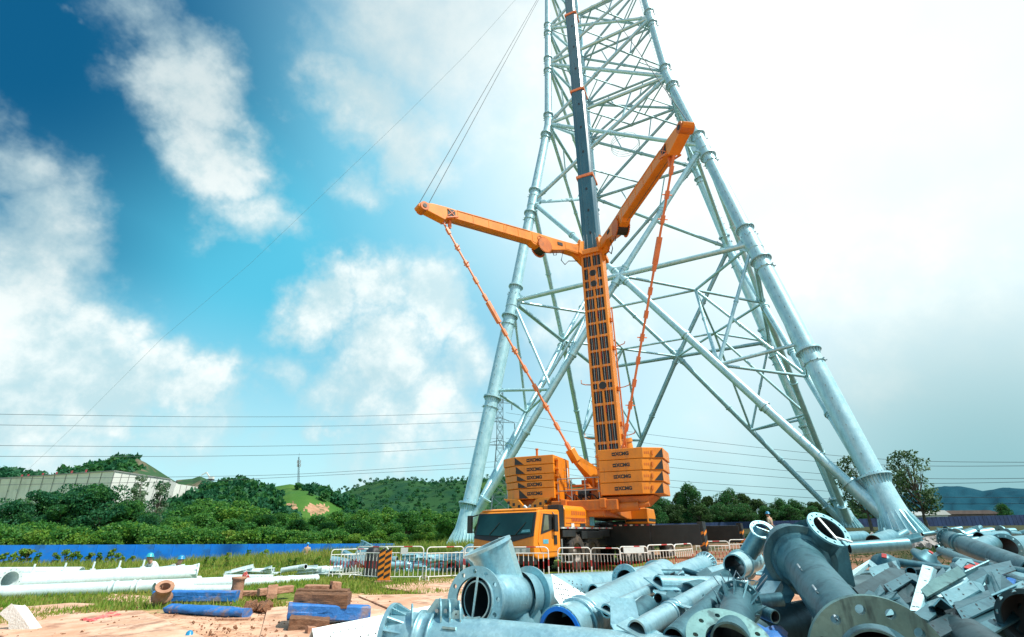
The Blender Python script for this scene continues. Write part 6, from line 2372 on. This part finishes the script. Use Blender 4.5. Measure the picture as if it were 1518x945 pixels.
m.beam(at(1134, 893, 7.3), at(1150, 868, 7.5), .2, .12)
m.build('box_stiffener', M['galv'], T)

# 14 small upright branch left of it
a, b = at(1130, 786, 8.2), at(1100, 836, 8.4)
fn = V((-.05, -.72, .69)).normalized()
T = pipe('flanged_branch', a, b, .125, 'upright pipe branch with a bright white ring flange beside the great joint', cat='tube joint', mat=M['galv_mid'], seg=28)
m = MB()
m.bolted(a, fn, .175, .115, .03, 10, .012, 0)
sx = fn.cross(UP).normalized()
m.beam(a - sx * .12 + fn * .01 - UP * .04, a + sx * .12 + fn * .01 + UP * .05, .015, .012, fn)
m.build('flange', M['galv_new'], T)
e = (b - a).normalized()
m = MB()
m.hollow(b - V((.22, .25, .02)), b + V((.26, .2, .05)), .17, .15, 28, 0, 1)
m.annulus(b - V((.05, .06, 0)), V((.22, .25, .02)), .2, .15, .03, 28, 0)
m.build('cross_tube', [M['galv'], M['pipe_in']], T)
m = MB()
m.prism([a + e * .1 + V((.12, 0, 0)), a + e * .2 + V((.28, .05, 0)), b + V((.3, .05, .1)), b + V((.1, 0, 0))], .02, 0)
m.build('gusset_plate', M['galv'], T)

# 15 the right hand tubes
pipe('tower_tube', at(1409, 801, 12.5), at(1535, 850, 9.4), .20, 'dull tube with a ring flange on the far side of the angle scrap', mat=GD, endA='flange', fr=1.28, nh=14, seg=32, coll=(.18,))
pipe('tower_tube', at(1396, 818, 11.8), at(1530, 872, 8.6), .10, 'narrow trough section lying under the ring flanged tube', mat=GD, endA='slot')
pipe('tower_tube', at(1420, 838, 10.4), at(1560, 862, 9.0), .14, 'dull tube at the edge of the scrap, near the red sheet', mat=GD)
pipe('tower_tube', at(1316, 832, 10.2), at(1520, 862, 9.2), .075, 'slender pole running behind the angle scrap', mat=GD)
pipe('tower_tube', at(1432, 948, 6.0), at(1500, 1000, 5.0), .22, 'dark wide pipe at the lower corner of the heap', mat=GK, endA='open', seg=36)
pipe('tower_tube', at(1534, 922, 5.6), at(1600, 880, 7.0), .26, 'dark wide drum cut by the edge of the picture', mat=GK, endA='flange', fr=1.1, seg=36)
pipe('tower_tube', at(1252, 800, 19), at(1282, 798, 19.5), .24, 'shiny pipe lying on the ground behind the upper branch', mat=M['galv_mid'], endB='open')
pipe('tower_tube', at(1296, 806, 17.6), at(1322, 797, 18.4), .26, 'shiny pipe with a dark mouth on the ground before the tower foot', mat=M['galv_mid'], endA='open')
pipe('tower_tube', at(1452, 798, 17), at(1490, 796, 17.4), .18, 'shiny pipe among the farther fittings, with a black mouth', mat=M['galv_mid'], endB='open')
pipe('tower_tube', at(1492, 812, 14.5), at(1530, 808, 15.5), .26, 'wide shiny collar by the edge of the farther fittings', mat=M['galv_mid'], endA='flange')
pipe('tower_tube', at(1448, 815, 14), at(1470, 806, 14.6), .22, 'half buried shiny sleeve behind the ring flanged tube', mat=M['galv_mid'], endA='open')
rnd = random.Random(31)
for k in range(24):
    u, v = rnd.uniform(1395, 1530), rnd.uniform(786, 808)
    if k > 15:
        u, v = rnd.uniform(1255, 1345), rnd.uniform(796, 812)
    dist = 24 - (v - 786) * .35
    p = at(u, v, dist)
    p.z = max(p.z, gz(p.x, p.y) + .1)
    th = rnd.uniform(-.7, .7)
    e = V((math.cos(th), math.sin(th), rnd.uniform(-.2, .3))).normalized()
    m = MB()
    r = rnd.uniform(.08, .2)
    if k % 3 == 0:
        m.hollow(p - e * .8, p + e * .8, r, r * .85, 14, 0, 1)
    elif k % 3 == 1:
        m.beam(p - e * .8, p + e * .8, .3, .03)
        m.beam(p - e * .8, p + e * .8, .03, .26)
    else:
        m.annulus(p, e, r * 2, r, .06, 18, 0)
        m.tube(p, p + e * .6, r * 1.1, None, 16, 0)
    single(m, 'steel_fitting', [M['galv_mid'], M['pipe_in']], 'small shiny fitting on the ground between the heap and the tower foot', 'fitting', 'small fittings before the tower foot')


# 16 plates and angle scrap
def plate(name, pts, mat, label, cat='plate', th=.022, holes=0, fold=None, group=None):
    P_ = [at(*p) for p in pts]
    m = MB()
    m.prism(P_, th, 0)
    nn = (P_[1] - P_[0]).cross(P_[2] - P_[0]).normalized()
    if nn.y > 0:
        nn = -nn
    if fold:
        Q = [at(*p) for p in fold]
        m.prism(Q, th * .98, 0)
    for h in range(holes):
        c = P_[0].lerp(P_[-1], .5).lerp(P_[1].lerp(P_[2], .5), .08 + .84 * h / max(1, holes - 1))
        for s_ in (-.22, .22):
            e = (P_[-1] - P_[0]) * s_
            m.box(c + e + nn * (th / 2 + .001), .035, .002, .016, ((P_[-1] - P_[0]).normalized(), nn, nn.cross((P_[-1] - P_[0]).normalized())), 1)
    return single(m, name, [mat, M['pipe_in']], label, cat, group)


plate('angle_bar', [(1348, 906, 6.4), (1367, 838, 7.2), (1383, 842, 7.2), (1362, 908, 6.4)], M['galv'], 'bright upright angle bar with slotted holes, brightest in the scrap', 'angle bar', .02, 4,
      [(1362, 908, 6.4), (1383, 842, 7.2), (1388, 845, 7.35), (1372, 905, 6.6)])
plate('steel_plate', [(1361, 872, 6.8), (1420, 841, 7.3), (1432, 854, 7.1), (1374, 887, 6.6)], GP, 'long teal plate leaning across the bright angle bar', th=.03)
plate('steel_plate', [(1374, 886, 6.7), (1432, 856, 7.2), (1440, 866, 7.2), (1410, 885, 6.8)], M['galv'], 'pale plate tucked under the long teal one', th=.02)
plate('angle_bar', [(1414, 868, 7.2), (1456, 843, 7.4), (1464, 852, 7.2), (1446, 890, 6.8), (1430, 872, 7.0)], GD, 'folded angle piece standing beside the teal plate', 'angle bar', .022, 0,
      [(1456, 843, 7.4), (1474, 858, 7.6), (1466, 880, 7.1), (1464, 852, 7.2)])
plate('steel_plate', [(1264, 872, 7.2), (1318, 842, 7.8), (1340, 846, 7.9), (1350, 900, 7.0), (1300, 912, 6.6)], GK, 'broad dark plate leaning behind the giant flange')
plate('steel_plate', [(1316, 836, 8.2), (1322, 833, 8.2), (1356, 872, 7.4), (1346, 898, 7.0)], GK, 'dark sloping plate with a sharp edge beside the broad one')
plate('bent_bracket', [(1272, 892, 6.6), (1288, 876, 6.9), (1296, 880, 6.8), (1305, 868, 7.0), (1312, 878, 6.8), (1300, 888, 6.6), (1330, 878, 6.7), (1322, 888, 6.5), (1296, 898, 6.4)], GD, 'notched bracket in front of the broad dark plate', 'bracket')
plate('steel_plate', [(1408, 838, 8.4), (1414, 834, 8.4), (1430, 846, 8.0), (1424, 856, 7.8)], GD, 'small upright plate peeping above the teal plate')
plate('steel_plate', [(1380, 862, 7.6), (1398, 842, 8.2), (1402, 848, 8.0), (1390, 868, 7.4)], GD, 'thin plate edge between the bright bar and teal plate')
plate('steel_plate', [(1462, 866, 7.2), (1484, 852, 7.5), (1508, 872, 6.8), (1486, 918, 6.2), (1474, 912, 6.4)], GD, 'tall grey plate near the dark drum')
plate('angle_bar', [(1464, 850, 7.6), (1469, 848, 7.6), (1496, 905, 6.3), (1489, 907, 6.3)], GD, 'thin angle bar leaning steeply beside the tall grey plate', 'angle bar', .02, 0,
      [(1469, 848, 7.6), (1473, 849, 7.8), (1500, 902, 6.5), (1496, 905, 6.3)])
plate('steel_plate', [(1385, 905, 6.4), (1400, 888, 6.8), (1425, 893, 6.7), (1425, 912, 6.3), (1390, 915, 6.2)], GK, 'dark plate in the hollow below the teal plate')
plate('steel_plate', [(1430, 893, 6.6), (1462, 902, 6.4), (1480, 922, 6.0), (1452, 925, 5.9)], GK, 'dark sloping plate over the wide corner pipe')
plate('steel_plate', [(1352, 912, 6.0), (1382, 893, 6.5), (1388, 912, 6.1), (1376, 922, 5.9)], GD, 'angled plate beside the giant flange')
plate('steel_plate', [(1460, 828, 10.4), (1480, 836, 9.6), (1492, 842, 9.4), (1476, 848, 9.2)], GK, 'dark triangular cleat below the ring flanged tube')
plate('red_sheet', [(1428, 842, 9.6), (1444, 834, 10), (1470, 843, 9.4), (1450, 848, 9.2)], M['red_paint'], 'dark red sheet lying among the tubes', 'sheet')
plate('blue_sheet', [(1484, 868, 7.9), (1492, 856, 8.2), (1506, 860, 8.0), (1500, 873, 7.6)], M['blue_beam'], 'small blue sheet in the scrap by the grey plate', 'sheet')
plate('hoop_frame', [(1262, 850, 9.0), (1290, 832, 9.4), (1303, 842, 9.0), (1296, 846, 9.0), (1288, 838, 9.3), (1266, 856, 8.8)], M['galv'], 'bent pale hoop lying beside the great joint', 'hoop', .05)
plate('steel_plate', [(1060, 852, 8.8), (1076, 838, 9.2), (1090, 852, 8.6), (1082, 862, 8.3)], M['galv'], 'crumpled pale plate among the tubes before the upright branch')
plate('steel_plate', [(1032, 852, 8.8), (1048, 842, 9.1), (1062, 856, 8.6), (1042, 862, 8.4)], GD, 'notched grey plate on the sloping tubes')
plate('steel_plate', [(990, 876, 7.3), (1014, 884, 7.1), (1006, 898, 6.8), (985, 888, 6.9)], GD, 'diamond shaped plate among the slender tubes')
plate('steel_plate', [(938, 893, 6.6), (952, 884, 6.9), (968, 905, 6.5), (950, 912, 6.2)], M['galv'], 'blue grey plate standing between the stubby and slender tubes')
plate('steel_plate', [(968, 876, 7.2), (998, 876, 7.4), (1006, 888, 7.0), (978, 886, 7.0)], GN, 'pale plate below the smooth tube')
for k, (u, v, dd, r) in enumerate(((1312, 832, 9.6, .16), (1376, 826, 10.6, .2))):
    p = at(u, v, dd)
    e = V((.3 if k else -.3, -.6, .75)).normalized()
    T = thing('capped_stub', p - UP * .3, ('capped stub with a red mark behind the broad dark plate', 'capped stub with a red mark nearer the ring flanged tube')[k], 'stub')
    m = MB()
    m.lathe(p - e * .5, p + e * .1, [(0, r * .9), (.4, r * .9), (.42, r * 1.3), (.47, r * 1.3), (.48, r * .8), (.6, r * .5), (.6, .01)], 20, 0)
    m.build('stub_body', GD, T)
    m = MB()
    m.box(p + e * .1 + V((0, 0, .008)), .09, .07, .02, (e.orthogonal().normalized(), e.cross(e.orthogonal()).normalized(), e))
    m.build('red_mark', M['red_paint'], T)

JAG = [([(1395, 880, 6.5), (1440, 862, 6.9), (1452, 876, 6.6), (1410, 900, 6.2)], 'galv_mid', 'pale blue grey angle lying below the folded angle piece', [(1440, 862, 6.9), (1455, 866, 7.1), (1462, 882, 6.7), (1452, 876, 6.6)]),
       ([(1418, 905, 6.0), (1470, 884, 6.4), (1480, 897, 6.2), (1428, 922, 5.8)], 'galv_dull', 'long grey angle nearest the corner pipe', [(1418, 905, 6.0), (1470, 884, 6.4), (1466, 876, 6.7), (1414, 894, 6.3)]),
       ([(1310, 868, 7.2), (1345, 850, 7.7), (1352, 860, 7.5), (1320, 880, 7.0)], 'galv_dull', 'grey angle leaning on the dark sloping plate', [(1345, 850, 7.7), (1358, 852, 7.8), (1362, 866, 7.4), (1352, 860, 7.5)]),
       ([(1398, 852, 8.0), (1424, 828, 8.8), (1434, 834, 8.6), (1410, 862, 7.8)], 'galv_mid', 'pale angle standing up behind the long teal plate', [(1424, 828, 8.8), (1440, 830, 9.0), (1446, 838, 8.8), (1434, 834, 8.6)]),
       ([(1476, 880, 6.6), (1516, 862, 7.0), (1530, 880, 6.6), (1490, 905, 6.2)], 'galv_mid', 'pale blue grey plate at the very edge of the picture', [(1516, 862, 7.0), (1540, 868, 7.2), (1545, 886, 6.8), (1530, 880, 6.6)]),
       ([(1290, 850, 8.4), (1330, 838, 8.8), (1336, 846, 8.6), (1298, 862, 8.2)], 'galv_mid', 'narrow pale angle behind the broad dark plate', [(1290, 850, 8.4), (1330, 838, 8.8), (1328, 832, 9.0), (1288, 843, 8.6)]),
       ([(1440, 930, 5.7), (1500, 905, 6.1), (1512, 918, 5.9), (1456, 950, 5.5)], 'galv_dull', 'grey angle lying over the corner pipe', [(1440, 930, 5.7), (1500, 905, 6.1), (1494, 896, 6.4), (1436, 918, 6.0)]),
       ([(1375, 925, 5.9), (1420, 905, 6.2), (1432, 925, 5.9), (1392, 948, 5.6)], 'galv_dark', 'dark folded angle just right of the giant flange', [(1420, 905, 6.2), (1440, 908, 6.4), (1448, 926, 6.0), (1432, 925, 5.9)]),
       ([(1452, 850, 8.0), (1500, 838, 8.4), (1506, 846, 8.2), (1458, 862, 7.8)], 'galv_dull', 'long angle lying under the trough section', [(1452, 850, 8.0), (1500, 838, 8.4), (1498, 832, 8.6), (1450, 843, 8.2)])]
for pts, mt, lab, fold in JAG:
    plate('angle_bar', pts, M[mt], lab, 'angle bar', .02, 3, fold)

# small offcuts that fill the heap
rnd = random.Random(17)
OFF = [('steel_offcut', 'small bent offcut wedged between the tubes of the heap', 'offcut', 'small offcuts wedged in the heap'),
       ('short_tube', 'short dull tube end wedged low in the heap', 'tube', 'short tube ends low in the heap'),
       ('angle_offcut', 'short angle offcut tangled in the right part of the heap', 'angle bar', 'angle offcuts tangled in the heap')]
for k in range(78):
    if k < 34:
        u = rnd.uniform(1265, 1515)
        v = rnd.uniform(846, 900)
        dist = 10.0 - (v - 840) * .062
    elif k < 64:
        u, v = rnd.uniform(985, 1130), rnd.uniform(848, 900)
        dist = 9.4 - (v - 845) * .055
    else:
        u, v = rnd.uniform(1280, 1518), rnd.uniform(885, 945)
        dist = 7.2 - (v - 880) * .02
    p = at(u, v, dist)
    th = rnd.uniform(0, 3.14)
    e = V((math.cos(th), math.sin(th), rnd.uniform(-.28, .28))).normalized()
    n_ = e.cross(V((rnd.uniform(-.5, .5), rnd.uniform(-.5, .5), rnd.uniform(.3, 1)))).normalized()
    f_ = e.cross(n_)
    m = MB()
    ln = rnd.uniform(.15, .42) if 34 <= k < 64 else rnd.uniform(.12, .45)
    q = 0 if (k % 4 == 0) else (1 if k % 4 == 1 else 2)
    if q == 2 and k in range(34, 64):
        q = 0
    wd = rnd.uniform(.08, .2)
    if q == 0:
        m.prism([p - e * ln, p + e * ln * .8, p + e * ln + n_ * wd * .6, p + e * ln * .4 + n_ * wd, p - e * ln * .7 + n_ * wd * .9], .016, 0)
        if k % 2:
            m.prism([p - e * ln, p + e * ln * .8, p + e * ln * .8 + f_ * wd * .8, p - e * ln + f_ * wd * .8], .0155, 0)
    elif q == 1:
        r = rnd.uniform(.04, .09)
        m.hollow(p - e * ln, p + e * ln, r, r * .85, 16, 0, 1)
    else:
        m.prism([p - e * ln * 1.6, p + e * ln * 1.6, p + e * ln * 1.6 + n_ * wd, p - e * ln * 1.6 + n_ * wd], .016, 0)
        m.prism([p - e * ln * 1.6, p + e * ln * 1.6, p + e * ln * 1.6 + f_ * wd, p - e * ln * 1.6 + f_ * wd], .0155, 0)
    nm, lb, ct, gp = OFF[q]
    mt = (GN, GD)[k % 2] if 34 <= k < 64 else (GD, M['galv_mid'], GD, GK)[(k // 2) % 4]
    single(m, nm, [mt, M['pipe_in']], lb, ct, gp)
# thin step bolts and wires bristling in the heap
m = MB()
for k in range(40):
    p = at(rnd.uniform(1060, 1125), rnd.uniform(868, 900), rnd.uniform(6.4, 7.2))
    e = V((rnd.uniform(-1, 1), rnd.uniform(-1, .3), rnd.uniform(0, 1))).normalized()
    m.tube(p, p + e * rnd.uniform(.08, .25), .006, None, 5)
tag(m.build('step_bolts', M['bolt']), 'bristling thin steel bolts strewn over the heap', 'bolts', None, 'stuff')

# lower tubes that carry the heap
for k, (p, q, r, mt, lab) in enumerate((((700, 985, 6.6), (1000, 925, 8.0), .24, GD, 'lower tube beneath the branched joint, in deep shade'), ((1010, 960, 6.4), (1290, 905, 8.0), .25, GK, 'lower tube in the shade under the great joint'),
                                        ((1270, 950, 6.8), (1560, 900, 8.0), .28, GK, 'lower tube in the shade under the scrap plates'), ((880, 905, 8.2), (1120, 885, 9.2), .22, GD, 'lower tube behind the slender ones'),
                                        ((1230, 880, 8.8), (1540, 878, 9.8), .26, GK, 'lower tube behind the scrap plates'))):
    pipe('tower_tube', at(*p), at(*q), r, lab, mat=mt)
crumple('plastic_sheet', [at(985, 930, 6.8), at(1060, 960, 6.0), at(1180, 960, 6.2), at(1130, 905, 7.6)], M['blue_beam'], 'rumpled blue plastic sheet spread under the tubes', 'sheet', .12, 6)

# ------------------------------------------------------------------ workers
def skin_body(name, joints, edges, mat, T, sub=2):
    me = bpy.data.meshes.new(name)
    me.from_pydata([j[0] for j in joints], edges, [])
    me.materials.append(mat)
    o = bpy.data.objects.new(name, me)
    COL.objects.link(o)
    o.parent = T
    ORG[o.name] = ORG[T.name]
    sk = o.modifiers.new('skin', 'SKIN')
    sk.use_smooth_shade = True
    sl = me.skin_vertices[0].data if me.skin_vertices else None
    if sl is None:
        return o
    for i, j in enumerate(joints):
        r = j[1]
        sl[i].radius = r if isinstance(r, tuple) else (r, r)
        sl[i].use_root = (i == 0)
    sb = o.modifiers.new('subdivision', 'SUBSURF')
    sb.levels = sb.render_levels = sub
    return o


def ensure_skin(me):
    if not me.skin_vertices:
        bpy.context.view_layer.update()


def worker(loc, heading, label, helm, shirt, trousers, pose):
    T = thing('person', loc, label, 'person')
    T.rotation_euler = (0, 0, heading)
    if pose == 'stand':
        hip, chest, neck, head = V((0, 0, .95)), V((0, .02, 1.28)), V((0, .03, 1.48)), V((0, .06, 1.62))
        kn, ft = [V((-.11, .03, .5)), V((.11, .05, .5))], [V((-.12, -.02, .06)), V((.13, .0, .06))]
        el, ha = [V((-.27, -.02, 1.14)), V((.27, .02, 1.14))], [V((-.25, .12, .92)), V((.24, .18, .95))]
    else:                                           # squatting, bent forward over the work
        hip, chest, neck, head = V((0, -.12, .32)), V((0, .12, .68)), V((0, .2, .84)), V((0, .28, .97))
        kn, ft = [V((-.2, .32, .50)), V((.2, .32, .50))], [V((-.16, .04, .06)), V((.16, .04, .06))]
        el, ha = [V((-.30, .3, .52)), V((.30, .3, .52))], [V((-.14, .52, .38)), V((.14, .52, .38))]
    sh = [chest + V((-.19, 0, .12)), chest + V((.19, 0, .12))]
    hj = [hip + V((-.1, 0, -.04)), hip + V((.1, 0, -.04))]
    J = [(hip, .14), (chest, .16), (neck, .06), (head - UP * .02, .092), (head + UP * .10, .085), (sh[0], .075), (el[0], .048), (ha[0], .036), (sh[1], .075), (el[1], .048), (ha[1], .036),
         (hj[0], .10), (kn[0], .065), (ft[0], .045), (hj[1], .10), (kn[1], .065), (ft[1], .045), (ft[0] + V((0, .16, -.02)), .038), (ft[1] + V((0, .16, -.02)), .038),
         (ha[0] + (ha[0] - el[0]).normalized() * .09, .026), (ha[1] + (ha[1] - el[1]).normalized() * .09, .026), (head + V((0, .10, .01)), .022)]
    E_ = [(0, 1), (1, 2), (2, 3), (3, 4), (1, 5), (5, 6), (6, 7), (1, 8), (8, 9), (9, 10), (0, 11), (11, 12), (12, 13), (0, 14), (14, 15), (15, 16), (13, 17), (16, 18), (7, 19), (10, 20), (3, 21)]
    skin_body('body', J, E_, M['skin'], T, 1)
    k = 1.16
    skin_body('jacket', [(hip + UP * .02, .14 * k), (chest, .16 * k), (neck - UP * .05, .085), (sh[0], .075 * k), (el[0], .05 * k), (ha[0].lerp(el[0], .2), .05), (sh[1], .075 * k), (el[1], .05 * k), (ha[1].lerp(el[1], .2), .05)],
              [(0, 1), (1, 2), (1, 3), (3, 4), (4, 5), (1, 6), (6, 7), (7, 8)], shirt, T, 1)
    skin_body('trousers', [(hip, .145 * k), (hj[0], .10 * k), (kn[0], .07 * k), (ft[0] + UP * .05, .06), (hj[1], .10 * k), (kn[1], .07 * k), (ft[1] + UP * .05, .06)],
              [(0, 1), (1, 2), (2, 3), (0, 4), (4, 5), (5, 6)], trousers, T, 1)
    m = MB()
    m.lathe(V((0, 0, 0)), V((0, 0, 1)), [(-.0, .15), (.012, .152), (.02, .125), (.06, .122), (.11, .095), (.14, .05), (.15, .004)], 20)
    o_ = ORG[T.name]
    h = bpy.data.objects.new('helmet', m.mesh('helmet', helm))
    COL.objects.link(h)
    h.parent = T
    h.location = head + UP * .06
    for i in (0, 1):
        m = MB()
        f = ft[i]
        m.box(f + V((0, .06, -.01)), .11, .30, .10)
        b = bpy.data.objects.new('boot', m.mesh('boot', M['boot']))
        COL.objects.link(b)
        b.parent = T
        bv = b.modifiers.new('bevel', 'BEVEL')
        bv.width = .03
        bv.segments = 2
    return T


def ground_pt(u, d, dz=0.0):
    p = at(u, 800, d)
    return V((p.x, p.y, gz(p.x, p.y) + dz))


worker(ground_pt(240, 21.6, -.12), math.radians(150), 'worker in pale clothes and teal helmet crouching behind the white pipes', M['helmet_teal'], M['cloth_white'], M['cloth_grey'], 'squat')
worker(ground_pt(266, 21.8, -.22), math.radians(-100), 'worker in khaki jacket and blue helmet bending behind the pipe end', M['helmet'], M['khaki'], M['cloth_grey'], 'squat')
worker(ground_pt(457.5, 44, -.40), math.radians(20), 'worker in pale khaki and blue helmet standing in the weeds by the fence', M['helmet'], M['khaki'], M['khaki'], 'stand')
worker(ground_pt(1147, 33, .55), math.radians(40), 'worker in tan jacket and dark blue helmet standing beyond the great joint', M['helmet'], M['khaki'], M['cloth_dark'], 'stand')

# rubble at the right hand foot
rnd = random.Random(8)
m = MB()
for k in range(240):
    p = at(rnd.uniform(1248, 1392), 796, rnd.uniform(33, 40))
    r = rnd.uniform(.06, .26)
    a = V((rnd.uniform(-1, 1), rnd.uniform(-1, 1), rnd.uniform(-1, 1))).normalized()
    b = a.orthogonal().normalized()
    m.box(V((p.x, p.y, gz(p.x, p.y) + r * .3)), r * 2.2, r * 1.6, r * 1.2, (a, b, a.cross(b)))
tag(m.build('rubble', M['stone']), 'pale rubble and clods strewn round the tower foot', 'rubble', None, 'stuff')
